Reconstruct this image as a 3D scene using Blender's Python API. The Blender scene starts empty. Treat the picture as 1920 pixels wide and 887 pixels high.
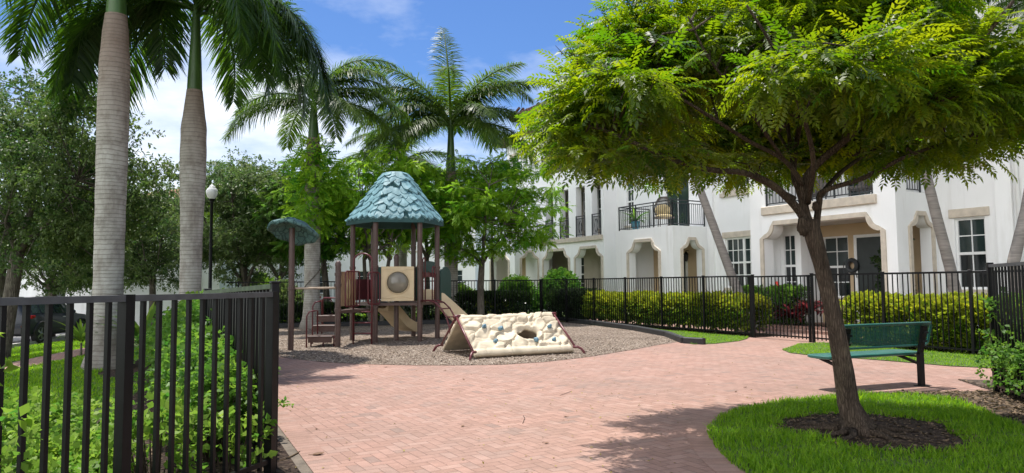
import bpy, bmesh, math, random
import numpy as np
from mathutils import Vector, Matrix, noise
from mathutils.geometry import tessellate_polygon
PI = math.pi
R = math.radians
rnd = random.Random(7)
RNG = np.random.default_rng(11)
SC = bpy.context.scene
COL = SC.collection

# ------------------------------------------------------------------ camera
EYE = Vector((0, 0, 1.45))
FPX = 1330.0
PITCH = math.atan(89.5 / FPX)
CM = Matrix.Rotation(PI / 2 + PITCH, 3, 'X') @ Matrix.Rotation(R(-0.5), 3, 'Z')
cam = bpy.data.cameras.new('camera')
cam.sensor_width = 36
cam.lens = FPX / 1920 * 36
cam.clip_end = 2000
cam.clip_start = 0.05
camo = bpy.data.objects.new('camera', cam)
COL.objects.link(camo)
camo.matrix_world = Matrix.Translation(EYE) @ CM.to_4x4()
SC.camera = camo


def ray(x, y):
    return CM @ Vector(((x - 960) / FPX, -(y - 443.5) / FPX, -1))


def terrain(x, y):
    t = min(1, max(0, (-8.6 - x) / 7.5))
    return -0.5 * t * t * (3 - 2 * t)


def gp(x, y):
    "ground point under a photo pixel"
    d = ray(x, y)
    z = 0.0
    for _ in range(12):
        k = (z - EYE.z) / d.z
        p = EYE + d * k
        z = terrain(p.x, p.y)
    return (p.x, p.y)


def at(x, y, Y):
    "point on a photo pixel's line of sight at depth Y"
    d = ray(x, y)
    return EYE + d * (Y / d.y)


def gx(x, Y):
    "ground point at depth Y in the direction of pixel column x"
    p = at(x, 533, Y)
    return Vector((p.x, Y, terrain(p.x, Y)))


# ------------------------------------------------------------------ node materials
def newmat(name):
    m = bpy.data.materials.new(name)
    m.use_nodes = True
    nt = m.node_tree
    for n in list(nt.nodes):
        nt.nodes.remove(n)
    return m, nt


class NT:
    def __init__(s, nt):
        s.nt = nt

    def n(s, t, **kw):
        nd = s.nt.nodes.new(t)
        for k, v in kw.items():
            if k.startswith('i_'):
                key = k[2:]
                key = int(key) if key.isdigit() else key.replace('_', ' ')
                s.set(nd.inputs[key], v)
            else:
                setattr(nd, k, v)
        return nd

    def set(s, inp, v):
        if hasattr(v, 'bl_idname') and hasattr(v, 'outputs'):
            v = v.outputs[0]
        if hasattr(v, 'is_output'):
            s.nt.links.new(v, inp)
        else:
            inp.default_value = v

    def math(s, op, a, b=None, c=None):
        nd = s.nt.nodes.new('ShaderNodeMath')
        nd.operation = op
        s.set(nd.inputs[0], a)
        if b is not None:
            s.set(nd.inputs[1], b)
        if c is not None:
            s.set(nd.inputs[2], c)
        return nd.outputs[0]

    def mix(s, f, a, b, mode='MIX'):
        nd = s.nt.nodes.new('ShaderNodeMix')
        nd.data_type = 'RGBA'
        nd.blend_type = mode
        s.set(nd.inputs[0], f)
        s.set(nd.inputs[6], a)
        s.set(nd.inputs[7], b)
        return nd.outputs[2]

    def ramp(s, f, stops):
        nd = s.nt.nodes.new('ShaderNodeValToRGB')
        e = nd.color_ramp.elements
        while len(e) < len(stops):
            e.new(0.5)
        for el, (p, c) in zip(e, stops):
            el.position = p
            el.color = c if len(c) == 4 else (*c, 1)
        s.set(nd.inputs[0], f)
        return nd.outputs[0]

    def noise(s, vec, scale, detail=4, rough=0.55):
        nd = s.nt.nodes.new('ShaderNodeTexNoise')
        nd.inputs['Scale'].default_value = scale
        nd.inputs['Detail'].default_value = detail
        nd.inputs['Roughness'].default_value = rough
        if vec is not None:
            s.set(nd.inputs['Vector'], vec)
        return nd.outputs[0]

    def bump(s, h, strength=0.3, dist=0.01, normal=None):
        nd = s.nt.nodes.new('ShaderNodeBump')
        nd.inputs['Strength'].default_value = strength
        nd.inputs['Distance'].default_value = dist
        s.set(nd.inputs['Height'], h)
        if normal is not None:
            s.set(nd.inputs['Normal'], normal)
        return nd.outputs[0]

    def out(s, bsdf):
        o = s.nt.nodes.new('ShaderNodeOutputMaterial')
        s.set(o.inputs[0], bsdf)

    def pos(s):
        return s.nt.nodes.new('ShaderNodeNewGeometry').outputs['Position']


def c4(c):
    return (*c, 1) if len(c) == 3 else c


def mat(name, col, rough=0.6, var=0.25, scale=6.0, bump=0.0, bdist=0.01, bscale=None, metal=0.0, spec=0.5, col2=None, coat=0.0, stretch=None):
    m, nt = newmat(name)
    t = NT(nt)
    v = t.pos()
    if stretch:
        mp = t.n('ShaderNodeMapping')
        t.set(mp.inputs['Vector'], v)
        mp.inputs['Scale'].default_value = stretch
        v = mp.outputs[0]
    nz = t.noise(v, scale, 6)
    a = [x * (1 - var) for x in col[:3]]
    b = col2 if col2 else [min(1, x * (1 + var * 0.7)) for x in col[:3]]
    c = t.ramp(nz, [(0.3, a), (0.7, b)])
    p = t.n('ShaderNodeBsdfPrincipled', i_Base_Color=c, i_Roughness=rough, i_Metallic=metal)
    p.inputs['Specular IOR Level'].default_value = spec
    if coat:
        p.inputs['Coat Weight'].default_value = coat
    if bump:
        h = t.noise(v, bscale or scale * 4, 5)
        t.set(p.inputs['Normal'], t.bump(h, bump, bdist))
    t.out(p)
    return m


def leafmat(name, dark, light, trans, tw=0.45, rough=0.4, spec=0.4):
    "leaf: colour runs dark-light with the per-leaf attribute 'lc', part of the light passes through"
    m, nt = newmat(name)
    t = NT(nt)
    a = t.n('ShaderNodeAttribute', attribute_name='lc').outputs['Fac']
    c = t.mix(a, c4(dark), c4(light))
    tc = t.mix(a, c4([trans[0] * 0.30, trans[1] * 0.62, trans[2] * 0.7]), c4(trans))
    p = t.n('ShaderNodeBsdfPrincipled', i_Base_Color=c, i_Roughness=rough)
    p.inputs['Specular IOR Level'].default_value = spec
    tr = t.n('ShaderNodeBsdfTranslucent', i_Color=tc)
    mx = t.n('ShaderNodeMixShader', i_0=tw)
    t.set(mx.inputs[1], p)
    t.set(mx.inputs[2], tr)
    t.out(mx)
    return m


# ------------------------------------------------------------------ objects
def tag(o, label=None, cat=None, group=None, kind=None):
    if label:
        o['label'] = label
    if cat:
        o['category'] = cat
    if group:
        o['group'] = group
    if kind:
        o['kind'] = kind
    return o


def thing(name, label, cat, loc=(0, 0, 0), rz=0.0, group=None):
    o = bpy.data.objects.new(name, None)
    COL.objects.link(o)
    o.location = loc
    o.rotation_euler = (0, 0, rz)
    o.empty_display_size = 0.2
    return tag(o, label, cat, group)


def wloc(o):
    v = Vector(o.location)
    while o.parent:
        o = o.parent
        v = v + Vector(o.location)
    return v


def link(name, me, m, parent=None):
    o = bpy.data.objects.new(name, me)
    COL.objects.link(o)
    for mm in (m if isinstance(m, (list, tuple)) else [m]):
        if mm:
            me.materials.append(mm)
    if parent:
        o.parent = parent
    return o


def dup(root, loc, rz=0.0, label=None, group=None, scale=None):
    "a copy of a thing with its parts and sub-parts"
    def rec(o, par):
        c = o.copy()
        COL.objects.link(c)
        if par:
            c.parent = par
        for ch in list(o.children):
            rec(ch, c)
        return c
    c = rec(root, None)
    c.location = loc
    c.rotation_euler = (0, 0, rz)
    if scale:
        c.scale = scale if hasattr(scale, '__len__') else (scale,) * 3
    if label:
        c['label'] = label
    if group:
        c['group'] = group
    return c


class MB:
    "collects shapes and links them as one mesh"

    def __init__(s):
        s.v = []
        s.f = []
        s.mi = []
        s.m = 0

    def add(s, vs, fs):
        b = len(s.v)
        s.v.extend([tuple(x) for x in vs])
        s.f.extend([tuple(i + b for i in f) for f in fs])
        s.mi.extend([s.m] * len(fs))

    def box(s, c, d, rz=0.0, M=None, bev=0.0):
        x, y, z = d[0] / 2, d[1] / 2, d[2] / 2
        if bev > 0:
            bev = min(bev, x * 0.9, y * 0.9, z * 0.9)
            vs = []
            for sx in (-1, 1):
                for sy in (-1, 1):
                    for sz in (-1, 1):
                        vs += [(sx * x, sy * (y - bev), sz * (z - bev)), (sx * (x - bev), sy * y, sz * (z - bev)), (sx * (x - bev), sy * (y - bev), sz * z)]
            I = lambda a, b, c_, k: ((a * 2 + b) * 2 + c_) * 3 + k
            fs = []
            for a in (0, 1):
                fs.append([I(a, 0, 0, 0), I(a, 1, 0, 0), I(a, 1, 1, 0), I(a, 0, 1, 0)])
                fs.append([I(0, a, 0, 1), I(1, a, 0, 1), I(1, a, 1, 1), I(0, a, 1, 1)])
                fs.append([I(0, 0, a, 2), I(1, 0, a, 2), I(1, 1, a, 2), I(0, 1, a, 2)])
            for a in (0, 1):
                for b in (0, 1):
                    fs.append([I(a, b, 0, 0), I(a, b, 1, 0), I(a, b, 1, 1), I(a, b, 0, 1)])
                    fs.append([I(a, 0, b, 0), I(a, 1, b, 0), I(a, 1, b, 2), I(a, 0, b, 2)])
                    fs.append([I(0, a, b, 1), I(1, a, b, 1), I(1, a, b, 2), I(0, a, b, 2)])
                    for c_ in (0, 1):
                        fs.append([I(a, b, c_, 0), I(a, b, c_, 1), I(a, b, c_, 2)])
        else:
            vs = [(sx * x, sy * y, sz * z) for sx in (-1, 1) for sy in (-1, 1) for sz in (-1, 1)]
            fs = [(0, 1, 3, 2), (4, 6, 7, 5), (0, 4, 5, 1), (2, 3, 7, 6), (0, 2, 6, 4), (1, 5, 7, 3)]
        if M is None:
            M = Matrix.Rotation(rz, 3, 'Z')
        c = Vector(c)
        s.add([c + M @ Vector(v) for v in vs], fs)

    def bar(s, a, b, w, h, up=(0, 0, 1)):
        "box beam from a to b, w across, h along up"
        a, b = Vector(a), Vector(b)
        d = (b - a)
        L = d.length
        d.normalize()
        up = Vector(up)
        sd = d.cross(up)
        if sd.length < 1e-4:
            sd = d.cross(Vector((0, 1, 0)))
        sd.normalize()
        u2 = sd.cross(d)
        M = Matrix((sd, d, u2)).transposed()
        s.box((a + b) / 2, (w, L, h), M=M)

    def tube(s, pts, rad, n=8, cap=True, closed=False):
        pts = [Vector(p) for p in pts]
        k = len(pts)
        if not hasattr(rad, '__len__'):
            rad = [rad] * k
        vs, fs = [], []
        ref = None
        for i, p in enumerate(pts):
            if closed:
                t = pts[(i + 1) % k] - pts[i - 1]
            else:
                t = pts[min(i + 1, k - 1)] - pts[max(i - 1, 0)]
            t.normalize()
            if ref is None:
                ref = Vector((1, 0, 0)) if abs(t.x) < 0.8 else Vector((0, 1, 0))
            a = (ref - t * ref.dot(t)).normalized()
            ref = a
            b = t.cross(a)
            for j in range(n):
                q = 2 * PI * j / n
                vs.append(p + (a * math.cos(q) + b * math.sin(q)) * rad[i])
        for i in range(k if closed else k - 1):
            i2 = (i + 1) % k
            for j in range(n):
                fs.append((i * n + j, i * n + (j + 1) % n, i2 * n + (j + 1) % n, i2 * n + j))
        if cap and not closed:
            fs.append(tuple(range(n - 1, -1, -1)))
            fs.append(tuple((k - 1) * n + j for j in range(n)))
        s.add(vs, fs)

    def lathe(s, c, prof, n=16, rz=0.0):
        "prof: list of (r, z)"
        vs, fs = [], []
        for r_, z in prof:
            for j in range(n):
                q = 2 * PI * j / n + rz
                vs.append((c[0] + r_ * math.cos(q), c[1] + r_ * math.sin(q), c[2] + z))
        for i in range(len(prof) - 1):
            for j in range(n):
                fs.append((i * n + j, i * n + (j + 1) % n, (i + 1) * n + (j + 1) % n, (i + 1) * n + j))
        fs.append(tuple(range(n - 1, -1, -1)))
        fs.append(tuple((len(prof) - 1) * n + j for j in range(n)))
        s.add(vs, fs)

    def ell(s, c, r, nu=12, nv=8, jit=0.0, M=None):
        vs, fs = [], []
        c = Vector(c)
        for i in range(nv + 1):
            th = PI * i / nv
            for j in range(nu):
                ph = 2 * PI * j / nu
                v = Vector((math.sin(th) * math.cos(ph), math.sin(th) * math.sin(ph), math.cos(th)))
                k = 1 + (noise.noise(v * 2.1 + c) * jit if jit else 0)
                v = Vector((v.x * r[0] * k, v.y * r[1] * k, v.z * r[2] * k))
                if M:
                    v = M @ v
                vs.append(c + v)
        for i in range(nv):
            for j in range(nu):
                fs.append((i * nu + j, (i + 1) * nu + j, (i + 1) * nu + (j + 1) % nu, i * nu + (j + 1) % nu))
        s.add(vs, fs)

    def wall(s, A, d, n, outer, holes, th):
        "vertical slab: 2-D coordinates (a, z) along d from A, outward normal n, holes cut through"
        A3 = Vector((A[0], A[1], 0))
        d3 = Vector((d[0], d[1], 0))
        n3 = Vector((n[0], n[1], 0))
        loops = [outer] + list(holes)
        flat = []
        for l in loops:
            flat += l
        tri = tessellate_polygon([[Vector((p[0], p[1], 0)) for p in l] for l in loops])
        F = [A3 + d3 * p[0] + Vector((0, 0, p[1])) for p in flat]
        B = [p - n3 * th for p in F]
        N = len(flat)
        fs = [tuple(t) for t in tri] + [tuple(i + N for i in reversed(t)) for t in tri]
        o = 0
        for l in loops:
            k = len(l)
            for i in range(k):
                a, b = o + i, o + (i + 1) % k
                fs.append((a, b, b + N, a + N))
            o += k
        s.add(F + B, fs)

    def band(s, A, d, n, path, w, t, out=0.0):
        "moulding of width w and thickness t that follows an opening's edge on its outside"
        A3 = Vector((A[0], A[1], 0))
        d3 = Vector((d[0], d[1], 0))
        n3 = Vector((n[0], n[1], 0))
        k = len(path)
        inn, ou = [], []
        for i in range(k):
            p = Vector(path[i])
            t0 = (Vector(path[min(i + 1, k - 1)]) - Vector(path[max(i - 1, 0)])).normalized()
            nn = Vector((-t0.y, t0.x))
            inn.append(p)
            ou.append(p + nn * w)
        P = lambda q, e: A3 + d3 * q.x + Vector((0, 0, q.y)) + n3 * e
        vs = []
        for i in range(k):
            vs += [P(inn[i], out), P(ou[i], out), P(ou[i], out + t), P(inn[i], out + t)]
        fs = []
        for i in range(k - 1):
            for j in range(4):
                fs.append((i * 4 + j, i * 4 + (j + 1) % 4, i * 4 + 4 + (j + 1) % 4, i * 4 + 4 + j))
        fs += [(0, 1, 2, 3), tuple((k - 1) * 4 + j for j in (3, 2, 1, 0))]
        s.add(vs, fs)

    def build(s, name, m, parent=None, smooth=False, fixn=True):
        me = bpy.data.meshes.new(name)
        vs = s.v
        if parent:
            o = wloc(parent)
            vs = [(a - o.x, b - o.y, c - o.z) for a, b, c in vs]
        me.from_pydata(vs, [], s.f)
        if max(s.mi or [0]) > 0:
            me.polygons.foreach_set('material_index', s.mi)
        if fixn:
            bm = bmesh.new()
            bm.from_mesh(me)
            bmesh.ops.recalc_face_normals(bm, faces=bm.faces)
            bm.to_mesh(me)
            bm.free()
        if smooth:
            me.polygons.foreach_set('use_smooth', [True] * len(me.polygons))
            if smooth != 'all':
                try:
                    me.set_sharp_from_angle(angle=R(40))
                except Exception:
                    pass
        me.update()
        return link(name, me, m, parent)


def npmesh(name, V, Q, lc=None):
    "mesh from numpy vertices (n,3) and quads (f,4)"
    me = bpy.data.meshes.new(name)
    me.vertices.add(len(V))
    me.vertices.foreach_set('co', np.ascontiguousarray(V, dtype=np.float32).ravel())
    nq = len(Q)
    me.loops.add(nq * 4)
    me.loops.foreach_set('vertex_index', np.ascontiguousarray(Q, dtype=np.int32).ravel())
    me.polygons.add(nq)
    me.polygons.foreach_set('loop_start', np.arange(0, nq * 4, 4, dtype=np.int32))
    if lc is not None:
        at_ = me.attributes.new('lc', 'FLOAT', 'POINT')
        at_.data.foreach_set('value', np.ascontiguousarray(lc, dtype=np.float32))
    me.update(calc_edges=True)
    return me


def nrm(a):
    return a / np.maximum(1e-6, np.linalg.norm(a, axis=-1, keepdims=True))


def frames(axis, up):
    "rotation matrices (n,3,3) whose columns are side, axis, normal"
    axis = nrm(axis)
    side = nrm(np.cross(axis, up))
    nn = np.cross(side, axis)
    return np.stack([side, axis, nn], axis=2)


def instance(T, pos, rot, scale, lc):
    "T = (verts, quads): copies placed at pos"
    tv, tq = T
    n = len(pos)
    V = np.einsum('nij,vj->nvi', rot, tv) * np.asarray(scale).reshape(-1, 1, 1) + pos[:, None, :]
    Q = tq[None] + (np.arange(n) * len(tv))[:, None, None]
    L = np.repeat(lc, len(tv))
    return V.reshape(-1, 3), Q.reshape(-1, 4), L


def leaf_quads(items):
    "items: (base, tip direction, length, width, normal) -> folded rhombus leaves"
    V, Q = [], []
    for b, d, L, w, nn in items:
        b, d, nn = Vector(b), Vector(d).normalized(), Vector(nn)
        s = d.cross(nn).normalized()
        u = s.cross(d)
        k = len(V)
        V += [b, b + d * L * 0.45 + s * w * 0.5 + u * w * 0.18, b + d * L - u * L * 0.12, b + d * L * 0.45 - s * w * 0.5 + u * w * 0.18]
        Q.append((k, k + 1, k + 2, k + 3))
    return np.array([tuple(v) for v in V]), np.array(Q)


def t_pinnate(pairs=7, ll=0.27, lw=0.105, droop=0.15, seed=1):
    r = random.Random(seed)
    it = []
    for i in range(pairs):
        t = 0.2 + 0.75 * i / (pairs - 1)
        z = -droop * t * t
        for sg in (-1, 1):
            f = 1 - 0.25 * abs(t - 0.55) / 0.45
            it.append(((0, t, z), (sg * 0.9, 0.55 + r.uniform(-.1, .15), -0.16 + r.uniform(-.15, .12)), ll * f, lw * f, (sg * -0.2, 0, 1)))
    it.append(((0, 0.97, -droop), (0, 1, -0.5), ll, lw, (0, 0, 1)))
    return leaf_quads(it)


def t_twig(nl=9, ll=0.42, lw=0.2, seed=2):
    r = random.Random(seed)
    it = []
    for i in range(nl):
        t = r.uniform(0.05, 1)
        a = r.uniform(0, 2 * PI)
        it.append(((r.uniform(-.06, .06), t, r.uniform(-.06, .06)), (math.cos(a), r.uniform(0.1, 1.0), math.sin(a) * 0.7), ll * r.uniform(.7, 1.1), lw * r.uniform(.8, 1.1), (r.uniform(-.6, .6), r.uniform(-.3, .3), 1)))
    return leaf_quads(it)


T_PIN = t_pinnate()
T_PIN2 = t_pinnate(6, 0.34, 0.18, 0.22, 5)
T_OAK = t_twig(9, 0.42, 0.22, 2)
T_HEDGE = t_twig(8, 0.55, 0.34, 4)
T_ONE = leaf_quads([((0, 0, 0), (0, 1, 0), 1, 0.5, (0, 0, 1))])


def blob(T, centers, radii, per, scale, flat=0.6, seed=0, out=0.7, up=0.5, jlc=0.25, clc=0.25):
    "leaf sprays that radiate from cluster centres"
    g = np.random.default_rng(seed)
    C = np.asarray(centers, float)
    n = len(C)
    rad = np.asarray(radii, float)
    idx = np.repeat(np.arange(n), per)
    d = nrm(g.normal(size=(len(idx), 3)))
    d[:, 2] *= flat
    rr = rad[idx] * g.uniform(0.15, 1.0, len(idx)) ** 0.6
    pos = C[idx] + d * rr[:, None]
    ax = d * out + g.normal(size=d.shape) * 0.45
    ax[:, 2] -= 0.1
    upv = np.zeros_like(ax)
    upv[:, 2] = up
    upv += g.normal(size=ax.shape) * 0.38
    rot = frames(ax, nrm(upv))
    lc = np.clip(0.5 + g.normal(size=len(idx)) * jlc + (g.normal(size=n) * clc)[idx], 0, 1)
    sc = scale * g.uniform(0.7, 1.2, len(idx))
    return instance(T, pos, rot, sc, lc)


def joined(name, sets, m, parent):
    V, Q, L = [], [], []
    o = 0
    for v, q, l in sets:
        V.append(v)
        Q.append(q + o)
        L.append(l)
        o += len(v)
    V = np.concatenate(V)
    if parent:
        V = V - np.array(wloc(parent))
    return link(name, npmesh(name, V, np.concatenate(Q), np.concatenate(L)), m, parent)


def sheet(name, poly, z, m, res=None):
    "flat ground sheet over a polygon; follows the terrain"
    me = bpy.data.meshes.new(name)
    bm = bmesh.new()
    vs = [bm.verts.new((p[0], p[1], 0)) for p in poly]
    es = [bm.edges.new((vs[i], vs[(i + 1) % len(vs)])) for i in range(len(vs))]
    bmesh.ops.triangle_fill(bm, edges=es, use_beauty=True)
    if res:
        xs = [p[0] for p in poly]
        ys = [p[1] for p in poly]
        for ax, lo, hi in ((0, min(xs), max(xs)), (1, min(ys), max(ys))):
            k = lo + res
            while k < hi:
                co = (k, 0, 0) if ax == 0 else (0, k, 0)
                no = (1, 0, 0) if ax == 0 else (0, 1, 0)
                bmesh.ops.bisect_plane(bm, geom=bm.verts[:] + bm.edges[:] + bm.faces[:], plane_co=co, plane_no=no)
                k += res
    for v in bm.verts:
        v.co.z = terrain(v.co.x, v.co.y) + z
    for f in bm.faces:
        if f.normal.z < 0:
            f.normal_flip()
    bmesh.ops.recalc_face_normals(bm, faces=bm.faces)
    for f in bm.faces:
        if f.normal.z < 0:
            f.normal_flip()
    bm.to_mesh(me)
    bm.free()
    o = link(name, me, m)
    o['kind'] = 'structure'
    return o


def inpoly(x, y, poly):
    c = False
    j = len(poly) - 1
    for i in range(len(poly)):
        xi, yi = poly[i]
        xj, yj = poly[j]
        if (yi > y) != (yj > y) and x < (xj - xi) * (y - yi) / (yj - yi) + xi:
            c = not c
        j = i
    return c


def smoothpoly(pts, it=2, closed=True):
    for _ in range(it):
        q = []
        k = len(pts)
        for i in range(k if closed else k - 1):
            a, b = pts[i], pts[(i + 1) % k]
            q.append((a[0] * .75 + b[0] * .25, a[1] * .75 + b[1] * .25))
            q.append((a[0] * .25 + b[0] * .75, a[1] * .25 + b[1] * .75))
        pts = q if closed else [pts[0]] + q + [pts[-1]]
    return pts
# ------------------------------------------------------------------ surface materials
def brick_mat(name, ang, soldier=False):
    m, nt = newmat(name)
    t = NT(nt)
    W = 0.102
    if soldier:
        uv = t.n('ShaderNodeUVMap').outputs[0]
        sp = t.n('ShaderNodeSeparateXYZ', i_0=uv)
        x = t.math('DIVIDE', sp.outputs[0], W)
        i = t.math('FLOOR', x)
        fx = t.math('SUBTRACT', x, i)
        edge = t.math('MULTIPLY', t.math('MINIMUM', fx, t.math('SUBTRACT', 1.0, fx)), W)
        ids = t.n('ShaderNodeCombineXYZ', i_0=i, i_1=3.0).outputs[0]
        pos = t.pos()
    else:
        pos = t.pos()
        mp = t.n('ShaderNodeMapping')
        t.set(mp.inputs['Vector'], pos)
        mp.inputs['Rotation'].default_value = (0, 0, -ang)
        mp.inputs['Scale'].default_value = (1 / W, 1 / W, 1)
        sp = t.n('ShaderNodeSeparateXYZ', i_0=mp.outputs[0])
        x, y = sp.outputs[0], sp.outputs[1]
        i = t.math('FLOOR', x)
        j = t.math('FLOOR', y)
        fx = t.math('SUBTRACT', x, i)
        fy = t.math('SUBTRACT', y, j)
        k = t.math('FLOORED_MODULO', t.math('SUBTRACT', i, j), 4.0)
        hor = t.math('LESS_THAN', k, 1.5)
        k1 = t.math('COMPARE', k, 1.0, 0.1)
        k2 = t.math('COMPARE', k, 2.0, 0.1)
        ver = t.math('SUBTRACT', 1.0, hor)
        # long and short coordinate inside one paver (in cells)
        lh = t.math('ADD', fx, k1)
        lv = t.math('ADD', fy, k2)
        lo = t.math('ADD', t.math('MULTIPLY', lh, hor), t.math('MULTIPLY', lv, ver))
        sh = t.math('ADD', t.math('MULTIPLY', fy, hor), t.math('MULTIPLY', fx, ver))
        e1 = t.math('MINIMUM', lo, t.math('SUBTRACT', 2.0, lo))
        e2 = t.math('MINIMUM', sh, t.math('SUBTRACT', 1.0, sh))
        edge = t.math('MULTIPLY', t.math('MINIMUM', e1, e2), W)
        ids = t.n('ShaderNodeCombineXYZ', i_0=t.math('SUBTRACT', i, k1), i_1=t.math('SUBTRACT', j, k2), i_2=hor).outputs[0]
    wn = t.n('ShaderNodeTexWhiteNoise', noise_dimensions='3D')
    t.set(wn.inputs['Vector'], ids)
    big = t.noise(pos, 0.55, 5, 0.65)
    fine = t.noise(pos, 160, 3)
    med = t.noise(pos, 9, 5)
    c = t.ramp(wn.outputs[0], [(0.0, (0.295, 0.195, 0.16)), (0.3, (0.33, 0.217, 0.18)), (0.65, (0.35, 0.232, 0.194)), (0.86, (0.37, 0.258, 0.22)), (0.95, (0.31, 0.22, 0.188)), (1.0, (0.245, 0.182, 0.158))])
    c = t.mix(t.math('MULTIPLY', t.ramp(big, [(0.42, (0, 0, 0)), (0.70, (1, 1, 1))]), 0.55), c, (0.235, 0.185, 0.16, 1))
    c = t.mix(0.35, c, t.ramp(fine, [(0.3, (0.25, 0.2, 0.18)), (0.7, (0.75, 0.6, 0.52))]), 'OVERLAY')
    c = t.mix(0.25, c, t.ramp(med, [(0.35, (0.35, 0.33, 0.3)), (0.65, (0.65, 0.62, 0.6))]), 'OVERLAY')
    jm = t.ramp(edge, [(0.0015, (1, 1, 1)), (0.0040, (0, 0, 0))])
    c = t.mix(jm, c, (0.13, 0.085, 0.065, 1))
    p = t.n('ShaderNodeBsdfPrincipled', i_Base_Color=c, i_Roughness=0.85)
    p.inputs['Specular IOR Level'].default_value = 0.25
    h = t.ramp(edge, [(0.0, (0, 0, 0)), (0.009, (1, 1, 1))])
    hh = t.math('ADD', h, t.math('ADD', t.math('MULTIPLY', fine, 0.25), t.math('MULTIPLY', wn.outputs[0], 0.3)))
    t.set(p.inputs['Normal'], t.bump(hh, 0.7, 0.006))
    t.out(p)
    return m


def chips_mat(name, cols, scale, bump=0.8, big=0.4, dist=0.02):
    m, nt = newmat(name)
    t = NT(nt)
    pos = t.pos()
    mp = t.n('ShaderNodeMapping')
    mp.inputs['Scale'].default_value = (1, 1.0, 0.5)
    wob = t.n('ShaderNodeTexNoise')
    wob.inputs['Scale'].default_value = scale * 0.3
    t.set(wob.inputs['Vector'], pos)
    t.set(mp.inputs['Vector'], t.mix(0.035, pos, wob.outputs['Color'], 'ADD'))
    vo = t.n('ShaderNodeTexVoronoi', feature='F1')
    vo.inputs['Scale'].default_value = scale
    t.set(vo.inputs['Vector'], mp.outputs[0])
    sp = t.n('ShaderNodeSeparateColor')
    t.set(sp.inputs[0], vo.outputs['Color'])
    n = len(cols)
    c = t.ramp(sp.outputs[0], [(i / (n - 1), q) for i, q in enumerate(cols)])
    c = t.mix(t.math('MULTIPLY', t.ramp(t.noise(pos, 0.6, 4), [(0.4, (0, 0, 0)), (0.7, (1, 1, 1))]), big), c, c4([x * 0.55 for x in cols[0]]))
    ed = t.ramp(vo.outputs['Distance'], [(0.35, (0, 0, 0)), (0.75, (1, 1, 1))])
    c = t.mix(t.math('MULTIPLY', ed, 0.6), c, c4([x * 0.35 for x in cols[0]]))
    p = t.n('ShaderNodeBsdfPrincipled', i_Base_Color=c, i_Roughness=0.9)
    p.inputs['Specular IOR Level'].default_value = 0.2
    h = t.math('ADD', t.math('SUBTRACT', 1.0, vo.outputs['Distance']), sp.outputs[1])
    t.set(p.inputs['Normal'], t.bump(h, bump, dist))
    t.out(p)
    return m


def stucco_mat():
    m, nt = newmat('white_stucco')
    t = NT(nt)
    pos = t.pos()
    mp = t.n('ShaderNodeMapping')
    t.set(mp.inputs['Vector'], pos)
    mp.inputs['Scale'].default_value = (1, 1, 0.10)
    c = t.ramp(t.noise(pos, 0.8, 6, 0.6), [(0.3, (0.83, 0.83, 0.825)), (0.7, (0.88, 0.88, 0.875))])
    st_ = t.ramp(t.noise(mp.outputs[0], 4.5, 6, 0.6), [(0.52, (0, 0, 0)), (0.74, (1, 1, 1))])
    pa = t.ramp(t.noise(pos, 0.45, 3), [(0.42, (0, 0, 0)), (0.62, (1, 1, 1))])
    c = t.mix(t.math('MULTIPLY', t.math('MULTIPLY', st_, pa), 0.45), c, (0.56, 0.54, 0.49, 1))
    p = t.n('ShaderNodeBsdfPrincipled', i_Base_Color=c, i_Roughness=0.88)
    p.inputs['Specular IOR Level'].default_value = 0.2
    h = t.math('ADD', t.noise(pos, 60, 4), t.math('MULTIPLY', t.noise(pos, 7, 3), 0.8))
    t.set(p.inputs['Normal'], t.bump(h, 0.4, 0.006))
    t.out(p)
    return m


M = {}
M['brick'] = brick_mat('brick_pavers', R(30))
M['soldier'] = brick_mat('brick_border', 0, True)
M['mulch'] = chips_mat('wood_chips', [(0.13, 0.085, 0.06), (0.32, 0.24, 0.18), (0.50, 0.42, 0.34), (0.20, 0.135, 0.095), (0.58, 0.49, 0.41), (0.28, 0.20, 0.145)], 23, 1.0, 0.35, 0.05)
M['bark'] = chips_mat('dark_bark_mulch', [(0.035, 0.022, 0.016), (0.075, 0.05, 0.035), (0.05, 0.032, 0.025), (0.12, 0.085, 0.06)], 24, 1.0, 0.4, 0.03)
M['litter'] = chips_mat('leaf_litter', [(0.06, 0.045, 0.035), (0.13, 0.095, 0.07), (0.09, 0.07, 0.055), (0.24, 0.17, 0.12)], 17, 0.9, 0.4, 0.02)
M['turf'] = mat('turf_soil', (0.075, 0.12, 0.022), 0.95, 0.5, 9, 0.6, 0.03, 60)
M['soil'] = mat('sandy_soil', (0.16, 0.13, 0.10), 0.95, 0.4, 7, 0.6, 0.015, 70)
M['concrete'] = mat('concrete', (0.42, 0.40, 0.37), 0.85, 0.2, 3, 0.25, 0.004, 90)
M['asphalt'] = mat('asphalt', (0.30, 0.29, 0.28), 0.9, 0.25, 2, 0.3, 0.004, 120)
M['stucco'] = stucco_mat()
M['stone'] = mat('cast_stone', (0.58, 0.51, 0.42), 0.8, 0.16, 5, 0.25, 0.004, 60, spec=0.2)
M['tan'] = mat('tan_stucco', (0.56, 0.42, 0.27), 0.85, 0.08, 1.5, 0.3, 0.004, 55, spec=0.2)
M['ceil'] = mat('porch_ceiling', (0.6, 0.57, 0.52), 0.8, 0.06, 2)
M['vinyl'] = mat('white_vinyl', (0.80, 0.80, 0.79), 0.45, 0.04, 3)
M['darkdoor'] = mat('dark_door', (0.022, 0.028, 0.028), 0.4, 0.3, 4)
M['rail'] = mat('dark_metal_rail', (0.03, 0.034, 0.037), 0.45, 0.2, 8, spec=0.4)
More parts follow.
